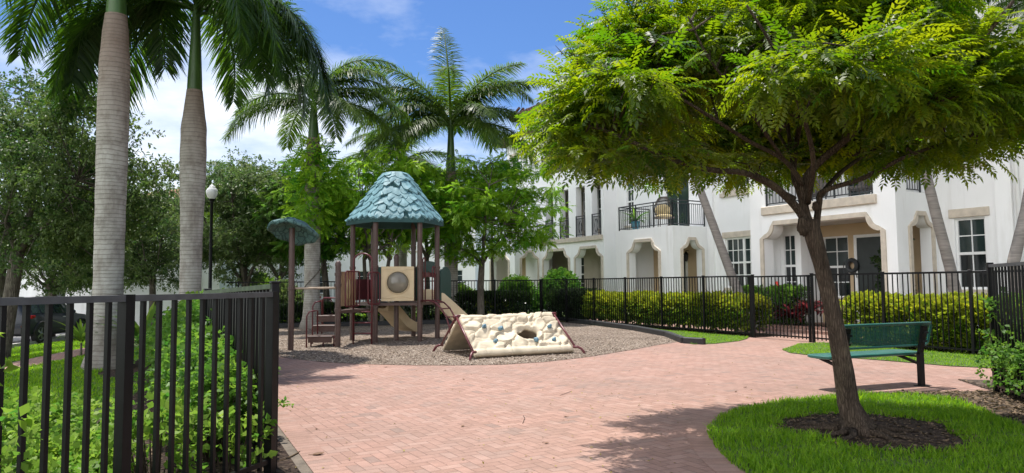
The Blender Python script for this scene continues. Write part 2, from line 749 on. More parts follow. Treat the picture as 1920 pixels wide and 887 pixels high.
M['black'] = mat('black_metal', (0.006, 0.006, 0.007), 0.4, 0.35, 14, 0.06, 0.002, 90, spec=0.22)
M['railtop'] = mat('black_rail_sheen', (0.075, 0.077, 0.085), 0.35, 0.3, 10, spec=0.6)  # black paint, base colour lightened to stand for sun and sky sheen
M['algae'] = mat('algae_metal', (0.05, 0.075, 0.035), 0.7, 0.5, 9)
M['roofwood'] = mat('eave_wood', (0.09, 0.05, 0.035), 0.8, 0.3, 6)
M['brown'] = mat('brown_post', (0.085, 0.047, 0.038), 0.42, 0.2, 6, 0.05, 0.002, 60)
M['maroon'] = mat('maroon_metal', (0.11, 0.017, 0.022), 0.38, 0.2, 6)
M['cream'] = mat('cream_plastic', (0.62, 0.49, 0.30), 0.5, 0.14, 3.5, 0.08, 0.003, 30)
M['creamrock'] = mat('cream_rock', (0.60, 0.51, 0.37), 0.7, 0.25, 4, 0.3, 0.005, 26)
M['green_plastic'] = mat('dark_green_plastic', (0.012, 0.05, 0.042), 0.45, 0.2, 3)
M['teal'] = mat('teal_slate', (0.085, 0.225, 0.26), 0.6, 0.3, 7, 0.5, 0.008, 26, col2=(0.19, 0.36, 0.40))
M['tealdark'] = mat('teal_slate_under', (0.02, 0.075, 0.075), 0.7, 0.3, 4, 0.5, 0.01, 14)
M['hold'] = mat('blue_grip', (0.15, 0.27, 0.34), 0.5, 0.5, 18, 0.3, 0.006, 30)
M['bench'] = mat('green_bench', (0.018, 0.125, 0.10), 0.4, 0.14, 5)
M['wood_grey'] = mat('black_timber', (0.022, 0.022, 0.023), 0.6, 0.4, 6)
M['rope'] = mat('rope', (0.45, 0.36, 0.27), 0.9)
M['pot_white'] = mat('glazed_white', (0.72, 0.72, 0.7), 0.35)
M['pot_blue'] = mat('glazed_blue', (0.03, 0.16, 0.22), 0.25)
M['red'] = mat('red_bloom', (0.62, 0.05, 0.03), 0.5, 0.3, 30)
M['cushion'] = mat('cushion', (0.5, 0.4, 0.22), 0.9, 0.2, 8)
M['wicker'] = mat('wicker', (0.12, 0.10, 0.09), 0.7, 0.4, 30)


def glass_mat(name, base, rough=0.06):
    m, nt = newmat(name)
    t = NT(nt)
    p = t.n('ShaderNodeBsdfPrincipled', i_Base_Color=c4(base), i_Roughness=rough)
    p.inputs['Specular IOR Level'].default_value = 0.8
    h = t.noise(t.pos(), 1.1, 2)
    t.set(p.inputs['Normal'], t.bump(h, 0.05, 0.05))
    t.out(p)
    return m


M['glass'] = glass_mat('window_glass', (0.022, 0.036, 0.036))
M['glass2'] = glass_mat('window_glass_dim', (0.012, 0.016, 0.018))


def tile_mat():
    m, nt = newmat('clay_roof_tile')
    t = NT(nt)
    uv = t.n('ShaderNodeUVMap').outputs[0]
    sp = t.n('ShaderNodeSeparateXYZ', i_0=uv)
    cx = t.math('FLOOR', t.math('DIVIDE', sp.outputs[0], 0.26))
    cy = t.math('FLOOR', t.math('DIVIDE', sp.outputs[1], 0.36))
    wn = t.n('ShaderNodeTexWhiteNoise', noise_dimensions='3D')
    t.set(wn.inputs['Vector'], t.n('ShaderNodeCombineXYZ', i_0=cx, i_1=cy).outputs[0])
    c = t.ramp(wn.outputs[0], [(0, (0.22, 0.085, 0.05)), (0.5, (0.36, 0.14, 0.085)), (1, (0.46, 0.22, 0.14))])
    w = t.math('ABSOLUTE', t.math('SINE', t.math('MULTIPLY', sp.outputs[0], PI / 0.26)))
    fy = t.math('FRACT', t.math('DIVIDE', sp.outputs[1], 0.36))
    h = t.math('ADD', w, t.math('MULTIPLY', fy, 0.4))
    c = t.mix(t.ramp(w, [(0.05, (1, 1, 1)), (0.3, (0, 0, 0))]), c, (0.07, 0.035, 0.025, 1))
    p = t.n('ShaderNodeBsdfPrincipled', i_Base_Color=c, i_Roughness=0.8)
    t.set(p.inputs['Normal'], t.bump(h, 0.9, 0.06))
    t.out(p)
    return m


M['tile'] = tile_mat()


def palm_trunk_mat():
    m, nt = newmat('royal_palm_trunk')
    t = NT(nt)
    pos = t.n('ShaderNodeTexCoord').outputs['Object']
    sp = t.n('ShaderNodeSeparateXYZ', i_0=pos)
    wob = t.noise(pos, 2.2, 3)
    zz = t.math('ADD', sp.outputs[2], t.math('MULTIPLY', wob, 0.06))
    fr = t.math('FRACT', t.math('DIVIDE', t.math('ADD', zz, t.math('MULTIPLY', t.math('SINE', t.math('MULTIPLY', sp.outputs[2], 7.3)), 0.03)), 0.075))
    ring = t.ramp(fr, [(0.0, (0.25, 0.25, 0.25)), (0.18, (1, 1, 1)), (0.9, (0.9, 0.9, 0.9)), (1.0, (0.45, 0.45, 0.45))])
    bl = t.noise(pos, 3.2, 6, 0.7)
    c = t.ramp(bl, [(0.28, (0.19, 0.172, 0.15)), (0.5, (0.38, 0.36, 0.325)), (0.75, (0.50, 0.48, 0.44))])
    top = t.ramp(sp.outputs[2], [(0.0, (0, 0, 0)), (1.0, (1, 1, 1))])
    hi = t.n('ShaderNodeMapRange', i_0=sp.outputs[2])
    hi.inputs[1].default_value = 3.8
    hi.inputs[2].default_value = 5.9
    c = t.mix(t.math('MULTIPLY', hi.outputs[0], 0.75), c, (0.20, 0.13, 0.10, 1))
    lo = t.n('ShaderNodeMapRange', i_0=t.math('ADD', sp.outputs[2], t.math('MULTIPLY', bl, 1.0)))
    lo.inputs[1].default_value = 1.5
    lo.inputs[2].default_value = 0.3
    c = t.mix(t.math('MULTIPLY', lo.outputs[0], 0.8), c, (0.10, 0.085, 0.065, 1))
    mq = t.n('ShaderNodeMapping')
    t.set(mq.inputs['Vector'], pos)
    mq.inputs['Scale'].default_value = (1, 1, 0.22)
    sk = t.ramp(t.noise(mq.outputs[0], 5.0, 6, 0.65), [(0.5, (0, 0, 0)), (0.68, (1, 1, 1))])
    c = t.mix(t.math('MULTIPLY', sk, 0.55), c, (0.16, 0.125, 0.10, 1))
    c = t.mix(t.math('SUBTRACT', 1.0, ring), c, (0.12, 0.10, 0.085, 1))
    p = t.n('ShaderNodeBsdfPrincipled', i_Base_Color=c, i_Roughness=0.85)
    p.inputs['Specular IOR Level'].default_value = 0.2
    h = t.math('ADD', t.math('MULTIPLY', ring, 0.6), t.math('MULTIPLY', t.noise(pos, 26, 5), 0.5))
    t.set(p.inputs['Normal'], t.bump(h, 0.55, 0.02))
    t.out(p)
    return m


def bark_mat(name, a, b, sc=16, st=(1, 1, 0.17), bd=0.012):
    m, nt = newmat(name)
    t = NT(nt)
    mp = t.n('ShaderNodeMapping')
    t.set(mp.inputs['Vector'], t.pos())
    mp.inputs['Scale'].default_value = st
    n1 = t.noise(mp.outputs[0], sc, 8, 0.65)
    vo = t.n('ShaderNodeTexVoronoi', feature='DISTANCE_TO_EDGE')
    vo.inputs['Scale'].default_value = sc * 3.2
    t.set(vo.inputs['Vector'], mp.outputs[0])
    cr = t.ramp(vo.outputs['Distance'], [(0.0, (0, 0, 0)), (0.22, (1, 1, 1))])
    c = t.ramp(n1, [(0.3, a), (0.7, b)])
    c = t.mix(t.math('MULTIPLY', t.math('SUBTRACT', 1.0, cr), 0.5), c, c4([x * 0.4 for x in a]))
    lich = t.noise(t.pos(), 3.4, 5, 0.6)
    c = t.mix(t.math('MULTIPLY', t.ramp(lich, [(0.52, (0, 0, 0)), (0.66, (1, 1, 1))]), 0.45), c, c4([b[0] * 1.3, b[1] * 1.4, b[2] * 1.25]))
    p = t.n('ShaderNodeBsdfPrincipled', i_Base_Color=c, i_Roughness=0.9)
    p.inputs['Specular IOR Level'].default_value = 0.2
    t.set(p.inputs['Normal'], t.bump(t.math('ADD', t.math('MULTIPLY', cr, 0.6), t.math('ADD', n1, t.math('MULTIPLY', t.noise(mp.outputs[0], sc * 4, 5), 0.6))), 1.0, bd * 1.6))
    t.out(p)
    return m


M['palmtrunk'] = palm_trunk_mat()
M['crownshaft'] = mat('green_crownshaft', (0.055, 0.115, 0.028), 0.4, 0.3, 3, stretch=(3, 3, 0.4))
M['thinpalm'] = mat('grey_palm_trunk', (0.23, 0.205, 0.185), 0.85, 0.35, 7, 0.5, 0.012, 20, stretch=(0.4, 0.4, 3.5))
M['barkA'] = bark_mat('smooth_brown_bark', (0.05, 0.036, 0.026), (0.135, 0.10, 0.075))
M['barkB'] = bark_mat('grey_oak_bark', (0.085, 0.07, 0.055), (0.19, 0.165, 0.135), 8)
M['leaf_main'] = leafmat('leaf_goldenrain', (0.010, 0.034, 0.003), (0.075, 0.115, 0.006), (0.56, 0.66, 0.008), 0.40, .45, .3)
M['leaf_bright'] = leafmat('leaf_bright', (0.05, 0.15, 0.010), (0.26, 0.42, 0.035), (0.55, 0.80, 0.04), 0.5, .5, .25)
M['leaf_oak'] = leafmat('leaf_oak', (0.03, 0.055, 0.015), (0.13, 0.18, 0.06), (0.24, 0.34, 0.06), 0.36, 0.45, 0.3)
M['leaf_oak2'] = leafmat('leaf_oak_dry', (0.045, 0.075, 0.022), (0.19, 0.24, 0.10), (0.30, 0.40, 0.09), 0.36, 0.45, 0.3)
M['leaf_hedge'] = leafmat('leaf_clusia', (0.04, 0.09, 0.012), (0.36, 0.40, 0.03), (0.70, 0.70, 0.04), 0.42, 0.4, 0.3)
M['leaf_dark'] = leafmat('leaf_dark', (0.012, 0.03, 0.008), (0.045, 0.085, 0.018), (0.08, 0.15, 0.02), 0.3, 0.35, 0.4)
M['leaf_lime'] = leafmat('leaf_lime', (0.08, 0.16, 0.018), (0.28, 0.42, 0.045), (0.38, 0.55, 0.06), 0.45, 0.5, .22)
M['leaf_mid'] = leafmat('leaf_mid', (0.035, 0.10, 0.014), (0.14, 0.27, 0.045), (0.30, 0.50, 0.05), 0.42, 0.48, .22)
M['leaf_ti'] = leafmat('leaf_ti', (0.035, 0.008, 0.012), (0.18, 0.035, 0.035), (0.4, 0.05, 0.06), 0.4, 0.35)
M['leaf_ti2'] = leafmat('leaf_ti_dark', (0.018, 0.008, 0.012), (0.075, 0.02, 0.03), (0.16, 0.03, 0.05), 0.35, 0.35)
M['leaf_agave'] = leafmat('leaf_bromeliad', (0.04, 0.035, 0.02), (0.12, 0.10, 0.04), (0.2, 0.18, 0.05), 0.3, 0.4)
M['frond'] = leafmat('palm_frond', (0.010, 0.026, 0.005), (0.042, 0.085, 0.014), (0.16, 0.30, 0.015), 0.34, 0.42, 0.25)
M['frond2'] = leafmat('palm_frond_light', (0.02, 0.045, 0.008), (0.085, 0.135, 0.02), (0.26, 0.38, 0.03), 0.36, 0.42, 0.3)
M['frond_dry'] = leafmat('dry_frond', (0.16, 0.10, 0.05), (0.30, 0.21, 0.11), (0.3, 0.2, 0.1), 0.3, 0.7)
M['grass'] = leafmat('grass_blade', (0.055, 0.14, 0.006), (0.23, 0.39, 0.022), (0.46, 0.68, 0.02), 0.5, 0.45, 0.25)
M['leaf_fallen'] = mat('fallen_leaf', (0.20, 0.11, 0.06), 0.8, 0.4, 20)

# ------------------------------------------------------------------ sun, sky
SUND = Vector((-0.195, 0.27, 1)).normalized()
sl = bpy.data.lights.new('sun', 'SUN')
sl.energy = 4.4
sl.angle = R(0.53)
sl.color = (1.0, 0.955, 0.89)
so = bpy.data.objects.new('sun', sl)
COL.objects.link(so)
so.rotation_euler = SUND.to_track_quat('Z', 'Y').to_euler()
so.location = SUND * 60

w = bpy.data.worlds.new('World')
SC.world = w
w.use_nodes = True
wt = NT(w.node_tree)
for n in list(w.node_tree.nodes):
    w.node_tree.nodes.remove(n)
sky = wt.n('ShaderNodeTexSky', sky_type='NISHITA')
sky.sun_disc = False
sky.sun_elevation = math.asin(SUND.z)
sky.sun_rotation = math.atan2(SUND.x, SUND.y)
sky.air_density = 1.0
sky.dust_density = 0.6
sky.ozone_density = 1.6
tc = wt.n('ShaderNodeTexCoord').outputs['Generated']
sp = wt.n('ShaderNodeSeparateXYZ', i_0=tc)
zc = wt.math('MAXIMUM', sp.outputs[2], 0.02)
dz = wt.math('ADD', zc, 0.16)
cp = wt.n('ShaderNodeCombineXYZ', i_0=wt.math('DIVIDE', sp.outputs[0], dz), i_1=wt.math('DIVIDE', sp.outputs[1], dz), i_2=0.35).outputs[0]
n1 = wt.noise(cp, 1.15, 9, 0.56)
n2 = wt.noise(cp, 0.35, 3, 0.5)
# more cloud low in the sky, wisps above
low = wt.n('ShaderNodeMapRange', i_0=zc)
low.inputs[1].default_value = 0.05
low.inputs[2].default_value = 0.34
low.inputs[3].default_value = 0.17
low.inputs[4].default_value = -0.015
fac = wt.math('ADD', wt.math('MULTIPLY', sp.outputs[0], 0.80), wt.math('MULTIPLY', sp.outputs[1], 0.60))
fill_bank = wt.n('ShaderNodeMapRange', i_0=fac)  # added bright cloud bank out of view, fills the house fronts with light
fill_bank.inputs[1].default_value = -0.25
fill_bank.inputs[2].default_value = -0.7
fill_bank.inputs[3].default_value = 0.0
fill_bank.inputs[4].default_value = 0.30
fill_bankf = wt.math('MULTIPLY', fill_bank.outputs[0], 3.3)
den = wt.math('ADD', wt.math('ADD', wt.math('MULTIPLY', n1, 0.75), wt.math('MULTIPLY', n2, 0.25)), wt.math('ADD', low.outputs[0], fill_bank.outputs[0]))
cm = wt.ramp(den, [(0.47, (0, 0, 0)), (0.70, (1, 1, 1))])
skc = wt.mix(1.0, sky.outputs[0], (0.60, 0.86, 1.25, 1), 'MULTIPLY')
cc = wt.mix(wt.math('MULTIPLY', cm, 0.92), skc, wt.mix(fill_bankf, (10.5, 10.9, 11.5, 1), (22.0, 22.3, 22.6, 1)))
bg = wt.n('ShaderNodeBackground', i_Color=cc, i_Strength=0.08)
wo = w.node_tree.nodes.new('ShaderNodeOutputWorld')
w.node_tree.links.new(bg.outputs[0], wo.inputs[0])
SC.view_settings.view_transform = 'Standard'
SC.view_settings.look = 'None'
SC.view_settings.exposure = 0.56
SC.view_settings.gamma = 1
SC.render.engine = 'CYCLES'
SC.cycles.max_bounces = 8
SC.cycles.transparent_max_bounces = 8

# ------------------------------------------------------------------ ground
UF = Vector((-0.46, 0.888))       # along the long far fence, away from the camera
NF = Vector((0.888, 0.46))        # across it, away from the camera
F0 = Vector((8.97, 13.56))


def FP(s, p=0.0):
    q = F0 + UF * s + NF * p
    return (q.x, q.y)


def grid_ground():
    mb = MB()
    xs = [-400, -150, -80, -50, -36] + [-30 + i for i in range(0, 31)] + [6, 12, 20, 40, 80, 150, 400]
    ys = [-60, -20, -5] + [i * 2 for i in range(0, 30)] + [70, 100, 160, 300, 700]
    vs = [(x, y, terrain(x, y) - 0.03) for y in ys for x in xs]
    k = len(xs)
    fs = [(j * k + i, j * k + i + 1, (j + 1) * k + i + 1, (j + 1) * k + i) for j in range(len(ys) - 1) for i in range(k - 1)]
    mb.add(vs, fs)
    o = mb.build('ground', M['turf'])
    o['kind'] = 'structure'


grid_ground()
plaza = [(0.6, -4), (0.15, 2), (-1.5, 5.5), (-2.5, 7.6), (-6.0, 14.6), (-6.5, 16), (0, 24), FP(9, 0.0), FP(5.8, 0.0), FP(5.8, 3.4), FP(3.6, 3.4), FP(3.6, 0), FP(-6, 0), (12, 4), (9, -4)]
sheet('brick_plaza', plaza, 0.0, M['brick'])


def strip(name, path, w, z, m, side=1):
    "border course along a path with brick-length UVs"
    me = bpy.data.meshes.new(name)
    vs, fs, uv = [], [], []
    L = 0
    for i, p in enumerate(path):
        a, b = Vector(path[max(i - 1, 0)]), Vector(path[min(i + 1, len(path) - 1)])
        t = (b - a).normalized()
        n = Vector((-t.y, t.x)) * side
        if i:
            L += (Vector(p) - Vector(path[i - 1])).length
        q = Vector(p) + n * w
        vs += [(p[0], p[1], z), (q.x, q.y, z)]
        uv += [(L, 0), (L, w)]
    for i in range(len(path) - 1):
        fs.append((i * 2, i * 2 + 2, i * 2 + 3, i * 2 + 1) if side > 0 else (i * 2, i * 2 + 1, i * 2 + 3, i * 2 + 2))
    me.from_pydata(vs, [], fs)
    ul = me.uv_layers.new()
    for l in me.loops:
        ul.data[l.index].uv = uv[l.vertex_index]
    o = link(name, me, m)
    o['kind'] = 'structure'
    return o


strip('brick_border', [(0.15, 2.0), (-1.5, 5.5), (-2.5, 7.6), (-6.0, 14.6)], 0.21, 0.004, M['soldier'], -1)
kerb = MB()
kp = [(0.10, 2.0), (-1.55, 5.5), (-2.55, 7.6), (-6.05, 14.6)]
for i in range(3):
    kerb.bar((kp[i][0], kp[i][1], -0.03), (kp[i + 1][0], kp[i + 1][1], -0.03), 0.09, 0.055)
o = kerb.build('kerb', M['soil'])
o['kind'] = 'structure'

mfront = [gp(*p) for p in [(500, 664), (540, 672), (600, 679), (680, 683), (760, 685), (850, 685.5), (940, 684), (1020, 679), (1100, 670), (1180, 657), (1240, 646), (1272, 641)]]
mulch = mfront + [gp(1262, 634), gp(1180, 619), gp(1110, 610), gp(1042, 603)] + [(0.8, 27.6), (-9.2, 24.6), (-7.6, 17.5)]
sheet('mulch_bed', mulch, 0.006, M['mulch'])
lawn1 = [gp(*p) for p in [(1040, 600), (1110, 608), (1190, 619), (1255, 631), (1275, 641), (1300, 646), (1340, 645), (1385, 640), (1400, 636)]] + [FP(6.0, 0.05), FP(16, 0.05)]
sheet('lawn', lawn1, 0.012, M['turf'])
lawn2 = [gp(*p) for p in [(1466, 656), (1480, 662), (1530, 668), (1600, 672), (1700, 680), (1780, 687), (1842, 690), (1935, 697)]] + [(9.9, 9.5), FP(-3.5, 0.1), FP(3.7, 0.05), gp(1500, 645)]
sheet('lawn', lawn2, 0.012, M['turf'])
ring = smoothpoly([gp(1325, 815), gp(1337, 790), gp(1395, 765), gp(1500, 749), gp(1620, 741), gp(1740, 742), gp(1830, 763), gp(1905, 806), (5.35, 6.0), (5.2, 4.6), (3.8, 3.7), (2.6, 4.0), (1.9, 4.8), (1.72, 5.6)], 2)
sheet('lawn', ring, 0.012, M['turf'])
inner = smoothpoly([gp(1445, 802), gp(1480, 783), (3.1, 7.75), gp(1660, 776), gp(1760, 792), gp(1840, 838), gp(1800, 852), gp(1690, 855), gp(1550, 832)], 2)
sheet('bark_bed', inner, 0.018, M['bark'])
dirt = [gp(1590, 747), gp(1640, 738), gp(1760, 735), gp(1862, 734)] + [(6.5, 10.5), (9.5, 9.5), (9.5, 3.5), (5.6, 3.5), (5.2, 4.6), (5.35, 6.0), gp(1905, 806), gp(1830, 763), gp(1740, 742), gp(1620, 743)]
sheet('litter_bed', dirt, 0.008, M['litter'])
rl = len(ring)
cut = [p for p in ring if p[0] < 3.2 and p[1] > 3.4]
cut = sorted(cut, key=lambda p: math.atan2(p[1] - 6.5, p[0] - 3.6) % (2 * PI))
strip('brick_border', cut, 0.22, 0.005, M['soldier'], -1)

# left of the near fence: soil, lawn, brick walk, verge, street
soil = [(0.05, 1.0), (-1.6, 5.5), (-2.6, 7.6), (-6.0, 14.5), (-7.3, 17), (-7.9, 17), (-7.2, 12.2), (-5.4, 10.5), (-4.6, 8.2), (-5.0, 3), (-5, 1)]
sheet('soil_bed', soil, 0.004, M['bark'], 1.0)
lawnL = [(-12.0, 2), (-5.0, 2), (-4.6, 8.2), (-5.4, 10.5), (-7.2, 12.2), (-7.9, 17), (-9.4, 25), (-16, 25)]
sheet('lawn', lawnL, 0.0, M['turf'], 1.0)
walk = [gp(-60, 712), gp(0, 700), gp(80, 683), gp(158, 666), gp(250, 642), gp(300, 630), gp(300, 625), gp(250, 636), gp(160, 653), gp(80, 669), gp(0, 686), gp(-60, 697)]
sheet('brick_walk', walk, 0.014, M['brick'], 1.0)
st = [gp(-120, 672), gp(20, 651), gp(154, 632), gp(290, 613)]
STD = (Vector(st[3]) - Vector(st[1])).normalized()
street = [tuple(Vector(st[1]) - STD * 14), st[1], st[3], tuple(Vector(st[3]) + STD * 30), tuple(Vector(st[3]) + STD * 30 + Vector((-9, -3))), tuple(Vector(st[1]) - STD * 14 + Vector((-9, -3)))]
sheet('street', street, 0.016, M['asphalt'], 1.5)
kb = MB()
for i in range(12):
    a = Vector(st[1]) + STD * (i * 2.5 - 8)
    b = Vector(st[1]) + STD * ((i + 1) * 2.5 - 8)
    kb.bar((a.x, a.y, terrain(*a) + 0.04), (b.x, b.y, terrain(*b) + 0.04), 0.18, 0.13)
o = kb.build('kerb', M['concrete'])
o['kind'] = 'structure'
# walk behind the hedges
sheet('brick_walk', [FP(3.6, 1.3), FP(-5, 1.3), FP(-5, 2.5), FP(3.6, 2.5)], 0.004, M['brick'])
sheet('brick_walk', [FP(18, 1.3), FP(5.8, 1.3), FP(5.8, 2.5), FP(18, 2.5)], 0.004, M['brick'])
sheet('planting_bed', [FP(3.6, 0.02), FP(-5, 0.02), FP(-5, 1.3), FP(3.6, 1.3)], 0.004, M['bark'])
sheet('planting_bed', [FP(18, 0.02), FP(5.8, 0.02), FP(5.8, 1.3), FP(18, 1.3)], 0.004, M['bark'])
# ------------------------------------------------------------------ fences
def fence(name, label, A, B, h, posts, gap=0.118, pw=0.02, postw=0.06, each=False, h2=None, railm='black', cat='fence', z0=None, mid=False, group=None, capz=0.05, tw=0.045, th=0.04):
    "A to B; posts: distances along it. Parts: top rail, bottom rail, posts, pickets"
    A, B = Vector(A), Vector(B)
    d = (B - A)
    L = d.length
    d.normalize()
    h2 = h if h2 is None else h2
    zt = lambda s: terrain(*(A + d * s)) * 1.0 if z0 is None else z0
    hh = lambda s: h + (h2 - h) * s / L
    root = thing(name, label, cat, (A.x, A.y, zt(0)), group=group)
    P = lambda s, z: Vector(((A + d * s).x, (A + d * s).y, zt(s) + z))
    mb = MB()
    cuts = sorted(set([0.0, L] + [p for p in posts if 0 < p < L]))
    for a, b in zip(cuts[:-1], cuts[1:]):
        mb.bar(P(a, hh(a) - th / 2), P(b, hh(b) - th / 2), tw, th)
    mb.build('top_rail', M[railm], root)
    mb = MB()
    for a, b in zip(cuts[:-1], cuts[1:]):
        mb.bar(P(a, 0.11), P(b, 0.11), 0.03, 0.035)
        if mid:
            mb.bar(P(a, hh(a) - 0.22), P(b, hh(b) - 0.22), 0.028, 0.03)
    mb.build('bottom_rail', M['black'], root)
    for p in posts:
        mb = MB()
        q = P(p, 0)
        mb.bar((q.x, q.y, q.z - 0.1), (q.x, q.y, q.z + hh(p) + 0.004 + (capz if capz > 0.05 else 0)), postw, postw, up=(d.x, d.y, 0))
        if capz:
            mb.box((q.x, q.y, q.z + hh(p) + 0.012 + (capz if capz > 0.05 else 0)), (postw + 0.014, postw + 0.014, 0.022), rz=math.atan2(d.y, d.x), bev=0.006)
        mb.build('post', M['black'], root)
    mb = MB()
    for a, b in zip(cuts[:-1], cuts[1:]):
        n = max(1, int(round((b - a) / gap)))
        for i in range(1, n):
            s = a + (b - a) * i / n
            q = P(s, 0.0)
            mb.bar(P(s, 0.06), P(s, hh(s) - th + 0.002), pw, pw, up=(d.x, d.y, 0))
            if each:
                mb.build('picket', M['black'], root)
                mb = MB()
        if not each:
            mb.build('picket_panel', M['black'], root)
            mb = MB()
    return root


nd = Vector((-0.297, -0.955)).normalized()
nA = Vector((-1.88, 5.57))
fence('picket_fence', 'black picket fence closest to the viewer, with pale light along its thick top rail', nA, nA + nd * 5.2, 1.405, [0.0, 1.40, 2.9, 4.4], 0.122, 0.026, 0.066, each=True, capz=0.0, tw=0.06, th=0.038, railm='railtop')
fence('picket_fence', 'short black picket panel behind the corner post, green algae on its sloping top rail', (-1.925, 5.76), (-3.42, 7.95), 1.47, [0.0, 2.6], 0.105, 0.024, 0.06, each=True, h2=1.408, railm='algae', capz=0.02, tw=0.07)
rd = Vector((-0.305, -0.952)).normalized()
rA = Vector((6.22, 9.25))
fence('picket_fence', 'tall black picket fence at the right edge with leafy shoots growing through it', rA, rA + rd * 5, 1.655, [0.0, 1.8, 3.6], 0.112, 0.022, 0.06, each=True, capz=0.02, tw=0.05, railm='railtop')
LF = FP(3.91)
fence('picket_fence', 'long black picket fence behind the green bench, before the yellow green hedge', LF, FP(-5), 1.63, [0.0, 1.84, 3.68, 5.52, 7.36], 0.112, 0.019, 0.055)
fence('picket_gate', 'closed black picket gate leading from the brick paving to the porch', FP(3.98), FP(5.70), 1.61, [0.03, 1.84], 0.112, 0.019, 0.05, each=True, cat='gate', capz=0)
fence('picket_fence', 'long black picket fence running from the gate to behind the climbing wall', FP(5.77), FP(17.0), 1.63, [0.0] + [1.86 * i for i in range(1, 7)], 0.114, 0.019, 0.055)
K0 = FP(17.06)
fence('picket_fence', 'far black picket fence behind the play tower and slide', K0, (-10.2, 25.3), 1.62, [0.0] + [1.9 * i for i in range(1, 7)], 0.116, 0.019, 0.055, z0=0.0)

# timber edging of the play area
def edging(label, pts, w=0.14, h=0.17):
    a = Vector(pts[0])
    root = thing('timber_edging', label, 'edging', (a.x, a.y, 0))
    for p, q in zip(pts[:-1], pts[1:]):
        mb = MB()
        p, q = Vector(p), Vector(q)
        d = (q - p).normalized() * 0.012
        c = ((p + q) / 2)
        mb.box((c.x, c.y, h / 2 - 0.02), ((q - p).length - 0.024, w, h), rz=math.atan2(d.y, d.x), bev=0.02)
        mb.build('timber', M['wood_grey'], root)


e0 = [gp(1276, 643), gp(1250, 631), gp(1190, 619.5), gp(1112, 608.5), gp(1042, 601.5)]
edging('low black timber edging between the wood chips and the grass strip', e0[1:])
edging('short black timber end piece angled towards the brick paving', [gp(1322, 646), gp(1282, 643.5), e0[1]])
edging('black timber edging along the far side of the wood chips behind the play tower', [(0.6, 27.5), (-2.4, 26.6), (-5.6, 25.65), (-9.0, 24.65)])

# ------------------------------------------------------------------ play structure
PC = Vector((-3.16, 19.2, 0))
HR = 1.13
HA = [R(12.7 + 60 * k) for k in range(6)]
hp = [PC + Vector((math.cos(a), math.sin(a), 0)) * HR for a in HA]
play = thing('play_structure', 'brown and maroon play tower with a teal slate look roof, slide and ladders', 'play structure', PC)
EZ, TZ = 3.17, 4.47


def roundpost(p, z1, r=0.065, cap=True, collars=(), z0=-0.05):
    mb = MB()
    pr = [(r, z0), (r, z1)]
    if cap:
        pr += [(r * 1.12, z1), (r * 1.12, z1 + 0.05), (r * 0.8, z1 + 0.1), (r * 0.3, z1 + 0.125)]
    mb.lathe((p[0], p[1], 0), pr, 14)
    for c in collars:
        mb.lathe((p[0], p[1], c), [(r * 1.0, 0), (r * 1.22, 0.008), (r * 1.22, 0.075), (r, 0.083)], 14)
    return mb.build('post', M['brown'], play, smooth=True)


for q in hp:
    roundpost(q, EZ + 0.1, 0.068, False, (0.86, 1.88))
hexang = HA[0]


def rprof(t):
    return 1.31 - 0.97 * (max(0.0, t) ** 0.97)


def roofpt(phi, t, lift=0.0):
    "point on the hexagonal pyramid roof, phi measured from the first corner"
    k = math.floor(phi / (PI / 3))
    f = phi / (PI / 3) - k
    r_ = rprof(t)
    a = Vector((math.cos(hexang + k * PI / 3), math.sin(hexang + k * PI / 3), 0)) * r_
    b = Vector((math.cos(hexang + (k + 1) * PI / 3), math.sin(hexang + (k + 1) * PI / 3), 0)) * r_
    m_ = a.lerp(b, f)
    m_ *= 1 + 0.015 * (1 - abs(2 * f - 1))
    mid = (math.cos(hexang + (k + .5) * PI / 3), math.sin(hexang + (k + .5) * PI / 3))
    nn = Vector((mid[0] * 0.80, mid[1] * 0.80, 0.6))
    return PC + m_ + Vector((0, 0, EZ + (TZ - EZ) * t)) + nn * lift


mb = MB()
N = 60
rows = 10
vs, fs = [], []
for i in range(rows + 1):
    for j in range(N):
        vs.append(roofpt(2 * PI * j / N, i / rows, 0))
for i in range(rows):
    for j in range(N):
        fs.append((i * N + j, i * N + (j + 1) % N, (i + 1) * N + (j + 1) % N, (i + 1) * N + j))
fs.append(tuple(rows * N + j for j in range(N)))
# inner face and soffit
for j in range(N):
    vs.append(roofpt(2 * PI * j / N, 0, 0) * 1.0 + Vector((0, 0, -0.11)))
b0 = (rows + 1) * N
for j in range(N):
    fs.append((j, (j + 1) % N, b0 + (j + 1) % N, b0 + j))
for j in range(N):
    p = roofpt(2 * PI * j / N, 0, 0)
    q = PC + (p - PC) * 0.9
    vs.append(Vector((q.x, q.y, EZ - 0.10)))
b1 = b0 + N
for j in range(N):
    fs.append((b0 + j, b0 + (j + 1) % N, b1 + (j + 1) % N, b1 + j))
for j in range(N):
    p = roofpt(2 * PI * j / N, 0.9, 0)
    q = PC + (p - PC) * 0.8
    vs.append(Vector((q.x, q.y, EZ + 1.15)))
b2 = b1 + N
for j in range(N):
    fs.append((b1 + j, b1 + (j + 1) % N, b2 + (j + 1) % N, b2 + j))
mb.add(vs, fs)
mb.build('roof_shell', M['tealdark'], play)
